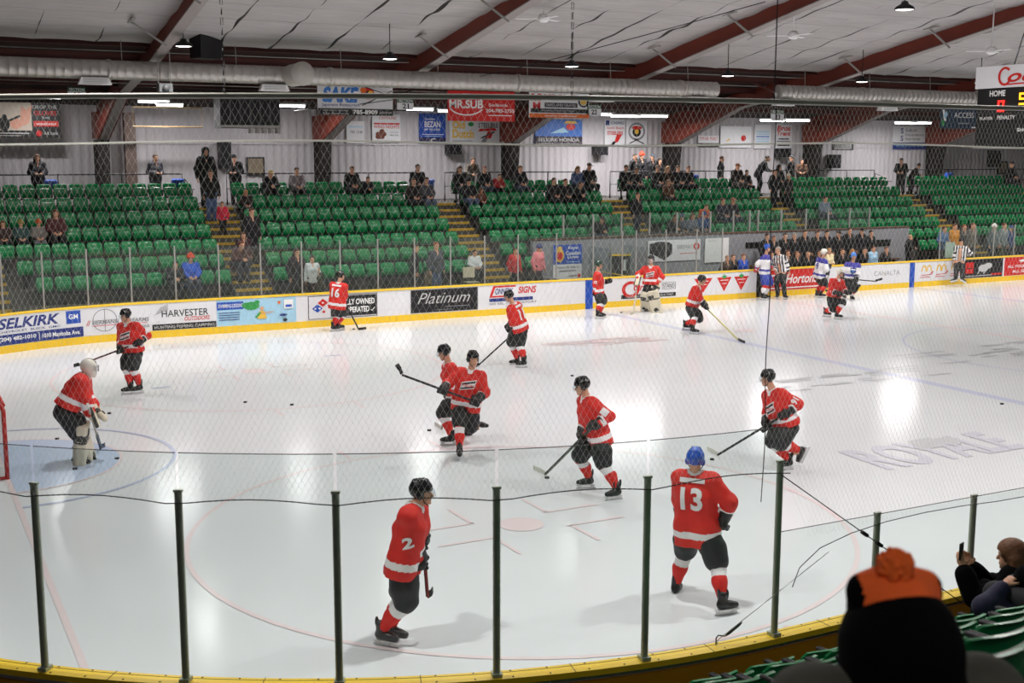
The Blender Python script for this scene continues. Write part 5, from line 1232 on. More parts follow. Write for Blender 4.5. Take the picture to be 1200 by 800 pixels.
    for i in (0, 1):
        sh = (shl, shr)[i]; S.cone(nk-sp*.05, sh, .09*size*pad, .1*size*pad, .05); S.chain([sh, el[i], ha[i]-(ha[i]-el[i])*.24], [.102*size*pad, .086*size*pad, .074*size*pad], .05)
    S.cut(hem, -sp); S.sub_ell(nk+sp*.055, (.072, .072, .05))
    def jm(P):
        m = np.zeros(len(P), int); t_ = (P-hem)@sp
        lat = np.abs((P-pel)@rr)
        def seg(P, a, b):
            ba = b-a; u = ((P-a)@ba)/(ba@ba); return u, np.linalg.norm(P-a-np.clip(u, 0, 1)[:, None]*ba, axis=1)
        us = [seg(P, el[i], ha[i]) for i in (0, 1)]; ut = [seg(P, (shl, shr)[i], el[i]) for i in (0, 1)]
        arm = np.zeros(len(P), bool)
        for i in (0, 1): arm |= ((us[i][1] < .095*size) & (us[i][0] > -.1)) | ((ut[i][1] < .1*size) & (ut[i][0] > .45))
        if kit == 'ref':
            k = np.floor(((P-pel)@rr)/.05+.5).astype(int) % 2; ka = np.zeros(len(P), int)
            for i in (0, 1):
                q = ut[i]; ka = np.where((q[1] < .11) & (q[0] > .3), np.floor(q[0]*5).astype(int) % 2, ka); q = us[i]; ka = np.where((q[1] < .1) & (q[0] > 0), np.floor(q[0]*5).astype(int) % 2, ka)
            m[:] = np.where(arm, ka, k)
        else:
            m[(t_ > .11*size) & (t_ < .19*size) & ~arm] = 1
            for i in (0, 1): m[(us[i][1] < .1*size) & (us[i][0] > .28) & (us[i][0] < .52)] = 1
            if kit == 'white': m[(((P-nk)@sp) > -.13) & ~((us[0][0] > 0) & (us[0][1] < .1))] = 2
            d = np.linalg.norm(P-(nk+sp*.03), axis=1); m[(d < .1*size) & (((P-nk)@sp) > -.02)] = 2 if kit != 'white' else 1
            front = ((P-nk)@f) > .02; m[front & (d < .135*size) & (lat < .045*size)] = 2 if kit != 'white' else 1
        return m
    jme = S.mesh('jersey', h, list(cols), jm); jo = link('jersey', jme, root)
    fo = nrm(np.cross(sp, rr)); fo = fo if fo@f > 0 else -fo
    if number:
        col = m_jwhite if kit == 'red' else m_jviolet
        def it(A): A.t(number, .06, .94, 0, .72, col, .035).r(.0, 1., .86, 1., col)
        project_art(jo, 'number', jme, it, pel+(nk-pel)*.62, -fo, sp, (.3 if len(number) > 1 else .17)*size, .37*size)
    if sleeve:
        i = sleeve[1]; sh = (shl, shr)[i]; c = sh+(el[i]-sh)*.72; od = nrm((r if i else -r)-f*.1); ad = nrm(sh-el[i])
        project_art(jo, 'sleeve_number', jme, lambda A: A.t(sleeve[0], .05, .95, .05, .95, m_jwhite, .04), c, nrm(od-ad*(od@ad)), ad, .12, .13)
    if crest:
        cc = pel+(nk-pel)*.55
        if kit == 'red':
            def it(A): A.p([(.02, .1), (.9, .35), (1, .98), (.12, .7)], m_jwhite).p([(.06, .17), (.87, .41), (.95, .9), (.15, .64)], m_black).p([(.1, .3), (.9, .55), (.92, .75), (.14, .5)], m_pwhite).t('STEELERS', .14, .88, .42, .6, m_red, .02, .2)
        else:
            def it(A): A.p([(.15, .95), (.85, .95), (.82, .35), (.5, .02), (.18, .35)], m_navy).r(.22, .78, .62, .75, m_pwhite).p([(.25, .55), (.75, .55), (.5, .15)], m_hlb)
        project_art(jo, 'crest', jme, it, cc, fo, sp, .3*size, .26*size)
    # pants
    S = SDF(.004); pw = bulk if kit != 'ref' else .72
    S.cone(pel-rr*.07-sp*.06, pel+rr*.07-sp*.06, .135*size*(pw*.5+.5), None, .05)
    for i in (0, 1):
        hp = (hil, hir)[i]; S.chain([hp-sp*.08, hp+(kn[i]-hp)*.6, hp+(kn[i]-hp)*.95], [.13*size*pw, .148*size*pw, .14*size*pw], .05)
        if kit == 'ref': S.chain([kn[i], an[i]+up*.03], [.088, .082], .05)
    S.cut(pel-sp*.02, sp)
    pm = pant or m_pant
    link('pants', S.mesh('pants', h, pm), root)
    if kit != 'ref' and not goalie:
        for i in (0, 1):
            a = kn[i]; b = an[i]; S = SDF(); d = b-a
            S.chain([a-d*.06+f*.0, a+d*.15+f*.012, a+d*.5-f*.015, a+d*.86], [.088*size, .086*size, .084*size, .062*size], .04)
            bandm = m_jwhite
            def sm(P, a=a, d=d): u = ((P-a)@d)/(d@d); return ((u > .16) & (u < .4)).astype(int)
            link('sock', S.mesh('sock', h, [m_jred if kit == 'red' or pant is None and kit == 'white' and number else m_jwhite, bandm if kit == 'red' else m_jred], sm), root)
    if skates:
        for i in (0, 1):
            tf = f if toes is None else yaw_dirs(G, toes[i]); sh_ = nrm(kn[i]-an[i]); lift = an[i][2]-gz > ANK*1.35
            u_ = nrm(sh_*.9+up*.1) if lift else up
            add_skate(root, an[i], tf if not lift else nrm(tf-sh_*(tf@sh_)), u_, boots)
    # head gear
    if helm is not None: helmet(root, hc, H3, helm, max(h*.9, .011), vis, cage)
    return root
def gloves(root, L, ax, m=None, which=(0, 1), sc=1.):
    for i in which:
        wr = L['ha'][i]-nrm(L['ha'][i]-L['el'][i])*.07; link('glove', glove_mesh('glove', L['el'][i], wr, L['ha'][i], ax[i] if isinstance(ax, list) else ax, sc, L['h']*.85, m, 1 if i else -1), root)
def full(label, stick_label=None, heel=None, toe=None, top=0, bt=.35, shaft='222326', blade='181818', helm='k', gm=None, dd_heel=None, butt=.06, **k):
    """skater with a stick: the top hand holds the butt, the other hand sits on the shaft"""
    hm = {'k': m_helm, 'b': m_hblue, 'l': m_hlb, 'w': m_hwhite, 'g': m_hgreen}[helm]
    if heel is not None:
        G = onZ(k['g'][0], k['g'][1], k.get('gz', 0)); pt = lambda q: onZ(q[0], q[1], .03) if len(q) == 2 else atdepth(q[0], q[1], G, q[2])
        H_, T_ = pt(heel), pt(toe); k['shaft_line'] = (top, H_, bt)
    root = skater(label, helm=hm, **k)
    L = dict(LAST)
    if heel is not None:
        tp = L['ha'][top]; d = nrm(H_-tp); o = 1-top
        gloves(root, L, [d, d], gm, (0, 1), 1.3)
        stick(stick_label, tp-d*butt, H_, T_, shaft=shaft, blade=blade)
    else: gloves(root, L, [L['r'], L['r']], gm, (0, 1), 1.3)
    return root, L
# ------------------------------------------------------------------ the skaters (pixels: where each joint is seen in the photograph)
PL = 'red-team skaters'
full('red skater by the left boards facing left in a dark helmet', 'dark stick of the red skater by the left boards', (93, 427.5, .25), (86.5, 429.5, .15), 0, .42,
     g=(156, 458), pel=(155.5, 412), nk=(150.5, 379), hd=(147, 370, -.06), phi=-38, hphi=-65, hands=((161, 402, -.2), (137, 412, -.2)), ankles=((163.5, 451.5, 'ice'), (153, 452.5, 'ice')), crest=True, sleeve=('4', 0), toes=(-70, -85), shaft='5a2a26', blade='181818', group=PL, h=.016, headup=-.12)
full('red skater number 16 seen from behind by the pizza advert', 'dark stick reaching right along the far boards', (420.5, 386), (429, 385), 1, .5,
     g=(391, 388), pel=(394.5, 362), nk=(397, 332), hd=(399.5, 323.5), phi=152, hphi=110, hands=((380, 349, -.1), (405, 362, .35)), ankles=((390.5, 381.5, 'ice'), (396, 380, .15)), number='16', toes=(100, 100), group=PL, h=.02, kneep=((1, .3), (1, .3)))
LAST_STICKLESS = None
full('red skater number 11 gliding left past the white sign advert', 'long dark stick held low by number 11', (561, 427.5), (553, 430), 0, .38,
     g=(609, 428), pel=(610.5, 388), nk=(601.5, 357, .0), hd=(596.5, 347.5, -.05), phi=-118, hphi=-95, hands=((602, 390, -.12), (598, 392, .1)), ankles=((606, 420.5, .15), (614, 422.5, 'ice')), number='11', toes=(-85, -85), group=PL, h=.017, headup=-.35)
full('red skater mostly hidden behind the teammate with the visible crest', 'pale bladed stick of the partly hidden skater', (517.5, 502.5), (509.5, 497.5), 1, .5,
     g=(532, 515), pel=(536, 472), nk=(526, 426), hd=(520.5, 413.5, -.03), phi=-80, hphi=-85, hands=((522.5, 473, -.22), (529, 455, -.1)), ankles=((529, 510.5, 'ice'), (549, 505, .35)), sleeve=('2', 0), toes=(-90, -90), group=PL, h=.015, headup=-.25, shaft='8a7d70', blade='d8d4cc')
full('red skater facing the camera with a large black and white crest', 'dark stick held crosswise by the skater with the crest', (471, 439, -.35), (464.8, 428, -.3), 0, .58,
     g=(541, 530), pel=(545, 481), nk=(552, 434), hd=(554.5, 421, -.05), phi=-8, hphi=22, hands=((556.5, 470.5, -.3), (516, 459, -.35)), ankles=((558.5, 496.5, .38), (538.5, 525.5, 'ice')), crest=True, sleeve=('10', 0), toes=(10, 0), group=PL, h=.014, size=.95, vis=False, kneep=((1, .1), (1, .1)), elb=((-.2, -.8, -.6), (-.2, .8, -.6)))
full('red skater in yellow-tongued skates handling a puck at centre', 'green and black stick with white taped blade', (639, 555.5), (625, 548.5), 0, .42,
     g=(706, 577), pel=(704, 521), nk=(687.5, 466, -.02), hd=(682, 453, -.06), phi=-68, hphi=-80, hands=((694.5, 500, -.3), (678, 517, -.1)), ankles=((723, 572.5, 'ice'), (690.5, 559.5, 'ice')), sleeve=('1', 0), toes=(-62, -78), group=PL, h=.0135, headup=-.2, shaft='2c3a24', blade='dcdcd2', elb=((-1, -.5, -.35), (-.6, .6, -.6)))
full('red skater number 91 turning left at right of the glass', 'black stick with white taped blade at right', (841, 533), (829, 526.5), 0, .42,
     g=(925, 547), pel=(922, 499), nk=(906, 458), hd=(899.5, 443.5, -.05), phi=-50, hphi=-72, hands=((918.5, 486, -.22), (898, 499.5, -.12)), ankles=((936.5, 527, -.1), (924.5, 538.5, 'ice')), sleeve=('91', 0), toes=(-60, -60), group=PL, h=.0135, headup=-.1, shaft='1c2426', blade='dcdcd2', elb=((-1, -.6, -.3), (-.6, .6, -.6)), kneep=((1, .0), (1, .1)), crest=True)
full('red skater close to the glass striding right, nearest at left', 'stick with black tip held by nearest striding skater', (501, 699, .0), (507, 693, .1), 0, .35,
     g=(449, 757), pel=(471, 672), nk=(486, 592), hd=(494.5, 578, .0), phi=72, hphi=85, hands=((496, 634, .1), (494, 660, .0)), ankles=((458, 737, .3), (447, 738, 'ice')), sleeve=('2', 1), toes=(60, 60), group=PL, h=.012, shaft='7a1f1c', blade='161616', elb=((-.2, -.8, -.6), (-.55, .5, -.5)), kneep=((1, 0), (1, 0)), vis=True, leg=.44, boots=mat('skate_grey', '3a3a3c', .4))
full('red skater number 13 in a blue helmet seen from behind', None, None, None, helm='b',
     g=(818, 704), pel=(817, 638), nk=(815.5, 554.5), hd=(815, 539.5), phi=160, hphi=172, hands=((799, 612, .3), (846, 612, -.02)), ankles=((792, 684.5, .25), (847, 703.5, 'ice')), number='13', toes=(165, 120), group=PL, h=.012, elb=((-.2, -1, -.2), (-.1, 1.2, .1)), vis=False)
full('red skater standing by the blue stripe facing right', None, None, None, helm='g',
     g=(702, 371), pel=(701.5, 345), nk=(700, 319), hd=(702, 310.5), phi=85, hphi=85, hands=((715, 329, .1), (697.5, 346, -.15)), ankles=((703, 366, .2), (700.5, 367, 'ice')), sleeve=('19', 1), toes=(80, 80), group=PL, h=.02)
full('red skater in a dark helmet skating right before triangle adverts', 'pale yellow stick reaching far right', (865, 398), (873, 401.5), 0, .35,
     g=(812, 387), pel=(810.5, 358.5), nk=(817.5, 336), hd=(822.5, 328.5), phi=72, hphi=80, hands=((825.5, 358.5, .0), (822, 356, -.1)), ankles=((803, 379.5, .05), (811.5, 384.5, 'ice')), toes=(80, 80), group=PL, h=.018, shaft='c9c27a', blade='181818', kneep=((1, 0), (1, 0)), headup=-.1)
full('red skater in a white helmet gliding right near the centre line', 'dark stick with upturned blade held low', (1003, 341, -.15), (1008, 334, -.2), 1, .3, helm='w',
     g=(973, 372), pel=(977, 347), nk=(981, 327.5), hd=(984.5, 320), phi=45, hphi=65, hands=((991, 343.5, -.2), (983.5, 344.5, -.3)), ankles=((980.5, 367.5, 'ice'), (967.5, 364.5, .2)), toes=(70, 70), group=PL, h=.019, blade='181818')
WT = 'white-team skaters'
full('white-jerseyed skater seen from behind beside the red advert', 'pale stick of the white skater seen from behind', (967.5, 341, -.25), (973, 341, -.25), 1, .3, helm='w', kit='white', number='9',
     g=(960, 347.5), pel=(959.5, 326), nk=(963.5, 303.5), hd=(966, 296.5), phi=125, hphi=110, hands=((971, 314, .1), (972.5, 311.5, -.05)), ankles=((957.5, 343, .0), (961.5, 343.5, 'ice')), toes=(95, 95), group=WT, h=.021, shaft='b8b4ac', pant=None)
full('white-jerseyed skater facing camera in a light blue helmet', 'dark stick held level by the white skater', (1026, 329.5, -.3), (1034, 327, -.3), 1, .5, helm='l', kit='white', crest=True,
     g=(998, 351), pel=(997, 327), nk=(999.5, 308.5), hd=(1000.5, 300.5), phi=12, hphi=15, hands=((1011.5, 327.5, -.3), (986, 326, -.3)), ankles=((998, 346.5, .1), (989, 345, .2)), toes=(30, 20), group=WT, h=.021, pant=m_pant, vis=False)
m_bluep = mat('pants_blue', '2c3f9c', .6)
full('white and blue skater standing in the open bench gate', None, None, None, helm='b', kit='white', gm=mat('glove_red', 'b82a34', .5),
     g=(894, 350), pel=(896, 321), nk=(897.5, 299.5), hd=(899.5, 291), phi=70, hphi=70, hands=((903, 314, .1), (886.5, 317, -.1)), ankles=((897, 345, .1), (893.5, 346, 'ice')), toes=(60, 60), group=WT, h=.021, pant=m_bluep, vis=False)
# officials
def official(label, cap_hair, **k):
    root = skater(label, name='referee', kit='ref', group='officials in striped shirts', bare=True, h=.018, **k)
    L = dict(LAST)
    if cap_hair == 'helmet': helmet(root, L['hc'], L['H3'], m_helm, .015, False)
    else: link('hair', hair_mesh('hair', L['hc'], L['H3'], cap_hair, mat('hair_grey', '9a9088', .7), h=.013), root)
official('referee with grey hair in stripes beside the open bench gate', 'short', g=(916, 349), pel=(916, 320), nk=(913, 299.5), hd=(911.5, 293), phi=-25, hphi=-60, hands=((925, 320, -.05), (908, 316, -.15)), ankles=((919.5, 345, 'ice'), (911.5, 344.5, 'ice')), toes=(35, -20))
official('referee in a dark helmet seen from behind near right boards', 'helmet', g=(1124, 334), pel=(1124.5, 306), nk=(1126.5, 288.5), hd=(1127, 281.5), phi=172, hphi=178, hands=((1117.5, 308.5, -.05), (1132, 300, .25)), ankles=((1119.5, 331, 'ice'), (1127.5, 331.5, 'ice')), toes=(-120, 140), elb=((-.3, -1, -.3), (-.2, 1.2, -.1)))
# goaltenders
def leg_pad(root, kn, an, f, r, h, dark):
    W_ = 1.3
    d = nrm(an-kn); F3 = np.stack([nrm(np.cross(f, -d)), nrm(f-d*(f@d)), -d], 1); c = (kn+an)/2+F3[:, 1]*.05+d*.02
    L = np.linalg.norm(an-kn)/2+.2; S = SDF()
    S.bx(c, (.14*W_, .09, L), F3, .05, .03); S.bx(c-F3[:, 1]*.06, (.13, .07, L*.8), F3, .05, .03); S.bx(c+d*L*.98+F3[:, 1]*.06, (.12, .1, .05), F3, .04, .05); S.bx(c-d*(L*.42)+F3[:, 1]*.03, (.145, .055, .09), F3, .04, .02)
    def pm(P):
        q = (P-c)@F3; m = np.zeros(len(P), int)
        m[(np.abs(q[:, 0]) > .075) & (q[:, 2] > -L*.6) & (q[:, 2] < L*.5)] = 1 if dark else 0
        m[(q[:, 2] < -L*.45) & (q[:, 2] > -L*.8) & (np.abs(q[:, 0]+.02)+np.abs(q[:, 2]+L*.62)*.7 < .09)] = 1
        m[(np.abs(q[:, 2]-L*.3) < .02)] = 1; m[(q[:, 2] > L*.36) & (q[:, 2] < L*.62) & (q[:, 0] > -.02)] = 1; m[(q[:, 2] < -L*.9) & (q[:, 0] > 0)] = 1
        return m
    o = link('leg_pad', S.mesh('leg_pad', h, [m_pad, m_padd], pm), root)
    mb = MB()
    for k in (-.5, 0, .45): mb.tube([c+F3@A3(-.14, -.05, L*k), c+F3@A3(-.1, -.14, L*k), c+F3@A3(.1, -.14, L*k), c+F3@A3(.14, -.05, L*k)], .012, 5)
    mb.build('strap', m_black, o)
def goalie(label, helm_m, mask, stick_lab, heel, toe, sh, white_legs, **k):
    root = skater(label, helm=None, goalie=True, name='goaltender', group='goaltenders in red', **k); L = dict(LAST); h = L['h']
    for i in (0, 1): leg_pad(root, L['kn'][i], L['an'][i], L['f'], L['r'], h, white_legs)
    if mask:
        hc, F3 = L['hc'], L['H3']; T = lambda x, y, z: hc+F3@A3(x, y, z)
        S = SDF(); S.ell(T(0, .0, .03), (.112, .14, .13), F3, .02); S.ell(T(0, .06, -.075), (.085, .09, .085), F3, .03); S.bx(T(0, .08, -.14), (.05, .05, .02), F3, .02, .03); S.sub_ell(T(0, .19, .015), (.085, .1, .05), F3); S.cut(T(0, 0, -.15), -F3[:, 2])
        o = link('goalie_mask', S.mesh('goalie_mask', .011, [m_hwhite, m_black], lambda P: (((P-hc)@F3[:, 2] > .09) & (np.abs((P-hc)@F3[:, 0]) < .02)).astype(int)), root)
        mb = MB()
        for zz in (.05, .025, 0, -.025): mb.tube([T(.09*math.sin(a), .03+.125*math.cos(a), zz) for a in np.linspace(-1.1, 1.1, 9)], .005, 5)
        for a in (-.6, -.2, .2, .6): mb.tube([T(.09*math.sin(a), .04+.125*math.cos(a), .065), T(.09*math.sin(a), .045+.125*math.cos(a), -.04)], .005, 5)
        mb.build('cage', m_steel, o)
    else: helmet(root, L['hc'], L['H3'], m_helm, .014, False, True)
    G = L['G']; pt = lambda q: onZ(q[0], q[1], .03) if len(q) == 2 else atdepth(q[0], q[1], G, q[2])
    H_, T_ = pt(heel), pt(toe)
    tp = L['ha'][sh]; d = nrm(H_-tp); link('glove', glove_mesh('glove', L['el'][sh], tp-nrm(tp-L['el'][sh])*.07, tp, d, 1.1, h*.85, m_pad, 1 if sh else -1), root, label='blocker hand glove')
    F3 = frame(nrm(tp-L['el'][sh])); bc = tp+L['f']*.05; S = SDF(); S.bx(bc, (.1, .19, .03), np.stack([L['r'], nrm(tp-L['el'][sh]), nrm(np.cross(L['r'], nrm(tp-L['el'][sh])))], 1), .03, .02)
    link('blocker_pad', S.mesh('blocker', h, [m_pad, m_padd], lambda P: (np.abs((P-bc)@L['r']) > .06).astype(int)), root)
    c = L['ha'][1-sh]; cd_ = nrm(c-L['el'][1-sh]); S = SDF(); cn = nrm(L['f']*.8+A3(0, 0, .3)); xx = nrm(np.cross(cd_, cn)); S.cone(c-cd_*.14, c, .075, .07, .03)
    S.ell(c+cd_*.1, (.15, .19, .075), np.stack([xx, cd_, np.cross(xx, cd_)], 1), .03); S.sub_ell(c+cd_*.09+np.cross(xx, cd_)*.05, (.1, .13, .06), np.stack([xx, cd_, np.cross(xx, cd_)], 1))
    for j in range(5): S.cone(c+cd_*.1+xx*(.05*(j-2)), c+cd_*.22+xx*(.045*(j-2))+np.cross(xx, cd_)*.03, .024, .018, .012)
    link('catching_glove', S.mesh('catching_glove', h, [m_pad, m_padd], lambda P: (((P-c)@cd_ > .06) & ((P-c)@cd_ < .14)).astype(int)), root)
    stick(stick_lab, tp-d*.5 if mask else tp-d*.25, H_, T_, paddle=True, shaft='a8a294', blade='3c4a5c' if mask else 'cfc8b4')
    return root
goalie('crouching goaltender in a white mask and cream pads before goal', None, True, 'goalie stick with dark blue blade in the crease', (118, 524), (123, 522), 1, False,
       g=(95, 543), pel=(79, 476), nk=(98, 441), hd=(103.5, 430.5), phi=78, hphi=75, hands=((113, 478, .15), (107, 488, -.2)), ankles=((100, 534, .28), (92, 536, -.02)), toes=(60, 70), h=.0145, size=1.02, bulk=1.2, headup=-.15, kneep=((1, .2), (1, .2)), elb=((-.2, -.6, -.7), (-.6, .6, -.3)))
goalie('standing goaltender in a black caged helmet by red script advert', None, False, 'thin goalie stick reaching down to the ice by boards', (742, 367), (739, 368), 1, False,
       g=(763, 365), pel=(762.5, 333), nk=(763, 312.5), hd=(763, 304), phi=-12, hphi=-15, hands=((770.5, 333, -.15), (747.5, 329, -.2)), ankles=((769, 360, 'ice'), (757.5, 358.5, 'ice')), toes=(15, -40), h=.02, crest=True, kneep=((1, .1), (1, -.1)), elb=((-.3, -1, -.2), (-.3, 1, -.2)))
# ------------------------------------------------------------------ the crowd: a few poses, each person an individual with own clothes
m_shoe = mat('shoe', '1b1a1a', .6); m_jeans = mat('jeans', '3a4a66', .8, var=.1); m_dkpant = mat('dark_trousers', '1a1b20', .8)
POSE = {
 'stand': dict(pel=(0, 0, .97), nk=(0, .02, 1.48), hd=(0, .05, 1.64), el=(.27, -.04, 1.15), ha=(.27, .06, .88), kn=(.09, .03, .52), an=(.1, -.02, .09)),
 'hold': dict(pel=(0, 0, .97), nk=(0, .02, 1.48), hd=(0, .06, 1.63), el=(.25, -.02, 1.17), ha=(.1, .25, 1.12), kn=(.09, .03, .52), an=(.1, -.02, .09)),
 'lean': dict(pel=(0, -.06, .95), nk=(0, .2, 1.38), hd=(0, .3, 1.52), el=(.25, .22, 1.08), ha=(.12, .42, 1.02), kn=(.09, .02, .52), an=(.1, -.04, .09)),
 'sit': dict(pel=(0, 0, .56), nk=(0, .0, 1.07), hd=(0, .05, 1.23), el=(.25, .05, .78), ha=(.1, .3, .68), kn=(.12, .43, .53), an=(.12, .36, .09)),
 'hunch': dict(pel=(0, 0, .56), nk=(0, .24, 1.0), hd=(0, .35, 1.12), el=(.24, .3, .74), ha=(.06, .5, .7), kn=(.13, .43, .53), an=(.13, .36, .09)),
}
TPL = {}
def crowd_meshes(pose, hair):
    key = (pose, hair)
    if ('b', pose) not in TPL:
        J = {k: A3(*v) for k, v in POSE[pose].items()}; f = A3(0, 1, 0); up = A3(0, 0, 1); r = A3(1, 0, 0)
        mir = lambda v, q: v*A3(q, 1, 1)
        sp = nrm(J['nk']-J['pel']); ch = J['pel']+(J['nk']-J['pel'])*.6
        hf = nrm(A3(0, 1, -.15)); H3 = frame(hf); hc = J['hd']
        S = SDF(); head_prims(S, hc, H3, 1., J['nk']); S.chain([J['pel'], ch, J['nk']-sp*.06], [.12, .125, .09], .05)
        sh = [J['nk']-sp*.06+r*q*.175 for q in (-1, 1)]; hp = [J['pel']+r*q*.095 for q in (-1, 1)]
        for i, q in enumerate((-1, 1)):
            e, w, k, a = (mir(J[n], q) for n in ('el', 'ha', 'kn', 'an'))
            S.chain([sh[i], e, w], [.06, .045, .032], .03); S.chain([hp[i], k, a], [.085, .06, .042], .04); S.cone(a-up*.04, a+f*.13-up*.05, .035, .03, .02)
            fingers(S, w, nrm(w-e), nrm(np.cross(nrm(w-e), A3(0, 0, 1))*(-q)+A3(0, 0, -.2)), q, 1., .6)
        TPL[('b', pose)] = S.mesh('body', .0145, [m_skin, m_eye, m_lip], lambda P: head_mats(P, hc, H3))
        S = SDF(.005); hem = J['pel']-sp*.1
        for q in (-1, 1):
            o = r*q*.07; S.chain([hem+o*1.1, ch+o, J['nk']-sp*.09+o], [.135, .14, .09], .06)
        for i, q in enumerate((-1, 1)):
            e, w = mir(J['el'], q), mir(J['ha'], q); S.cone(J['nk']-sp*.05, sh[i], .075, .085, .04); S.chain([sh[i], e, e+(w-e)*.88], [.085, .07, .058], .04)
        S.cone(J['nk']-sp*.02-f*.02, J['nk']+sp*.04-f*.03, .075, .07, .02)
        TPL[('j', pose)] = S.mesh('jacket', .0165, m_black)
        S = SDF()
        for i, q in enumerate((-1, 1)):
            k, a = mir(J['kn'], q), mir(J['an'], q); S.chain([hp[i], k, a+up*.02], [.115, .085, .07], .04)
        S.cone(hp[0], hp[1], .125, .125, .04); TPL[('t', pose)] = S.mesh('trousers', .0165, m_dkpant)
        S = SDF()
        for q in (-1, 1):
            a = mir(J['an'], q); S.cone(a-up*.045-f*.03, a-up*.05+f*.15, .045, .04, .02)
        S.cut((0, 0, 0), (0, 0, -1)); TPL[('s', pose)] = S.mesh('shoes', .0165, m_shoe); TPL[('h', pose)] = (hc, H3)
    if key not in TPL:
        hc, H3 = TPL[('h', pose)]; TPL[key] = hair_mesh({'toque': 'toque', 'cap': 'cap', 'hood': 'hood'}.get(hair, 'hair'), hc, H3, hair, m_black, h=.0135)
    return [TPL[(c, pose)] for c in 'bjts']+[TPL[key]]
def cmat(h): return mat('cloth_'+h, h, .8, var=.08, scale=12, bump=.2)
def crowd(label, pos, pose, jacket, hair='short', hairc='2a1d16', trous='1a1b20', s=1., rz=math.pi, group=None, skin=None):
    ms = crowd_meshes(pose, hair); root = empty('person', pos, rz, label=label, cat='person', group=group); root.scale = (s, s, s)
    for me, n, m in zip(ms, ('body', 'jacket', 'trousers', 'shoes', {'toque': 'toque', 'cap': 'cap', 'hood': 'hood'}.get(hair, 'hair')), (skin, cmat(jacket), cmat(trous), None, cmat(hairc))):
        o = bpy.data.objects.new(n, me); COL.objects.link(o); o.parent = root
        if m: o.material_slots[0].link = 'OBJECT'; o.material_slots[0].material = m
    return root
def row_pos(px, k, sit=True):
    i = nearest_seat(px, k); s = seats[i]
    if sit: OCC.add(i)
    return (s[0], s[1]-(.2 if sit else .42), s[2]) if sit else (onY(px, 250, s[1]-.42)[0], s[1]-.42, s[2])
def xat(px, Y): return onY(px, 250, Y)[0]
G1 = 'spectators in the far stand'; G2 = 'people standing on the top walkway'; G3 = 'team staff and youngsters at the bench'; G4 = 'spectators at the glass'
TOPY, TOPZ = 20.75, 3.36
for px, pose, jk, hr, hc_, tr, s, dr, lab in (
  (47, 'hold', '23222a', 'long', '4a3122', '1a1b20', 1., 0, 'long-haired woman in a dark coat standing behind top seats at far left'),
  (184, 'hold', '34343c', 'short', '3a2a20', '22242a', 1., .3, 'man in a grey jacket holding a cup on top walkway by the column'),
  (277, 'hold', '17171b', 'cap', '1a1a1c', '1a1b20', 1., -.5, 'man in a dark cap standing on top walkway by the tan picture'),
  (551, 'lean', '6a6258', 'short', '5a4632', '2a2b30', 1., 0, 'man in a grey-brown jacket standing behind the seats under the snack poster'),
  (742, 'stand', '18181c', 'short', '2b201a', '1a1b20', 1.03, .4, 'leftmost of four people in black standing behind the emblem posters'),
  (750, 'stand', '1c1c22', 'toque', 'd8391c', '1a1b20', 1.06, 0, 'person in black with a bright red toque on the top walkway'),
  (763, 'stand', '26262c', 'cap', '26303c', '1a1b20', 1.03, -.2, 'man in a dark cap to the right of the red toque'),
  (771, 'stand', '1d1a1a', 'short', '33241b', '1a1b20', .92, .3, 'shorter dark-clad person right of the man in the cap, top walkway'),
  (843, 'stand', '19191c', 'short', '5b3a2a', '1a1b20', .97, .8, 'lone standing man in black in front of plain white wall'),
  (889, 'lean', '151518', 'bald', '2a1d16', '1a1b20', 1.06, 1.1, 'tall man in black leaning to his right beside the third aisle top'),
  (924, 'stand', '1b1b1e', 'cap', '2a2a2e', '1a1b20', 1., .4, 'man in black with a cap right of the loudspeaker, top walkway'),
  (937, 'lean', '5a4030', 'short', '3a2a20', '2a2622', .97, -.6, 'person in a brown jacket bending on the top walkway near the column')):
    ty = TOPY+(.6 if px in (750, 771, 937) else 0); crowd(lab, (xat(px, ty), ty, TOPZ), pose, jk, hr, hc_, tr, s, math.pi+dr, G2)
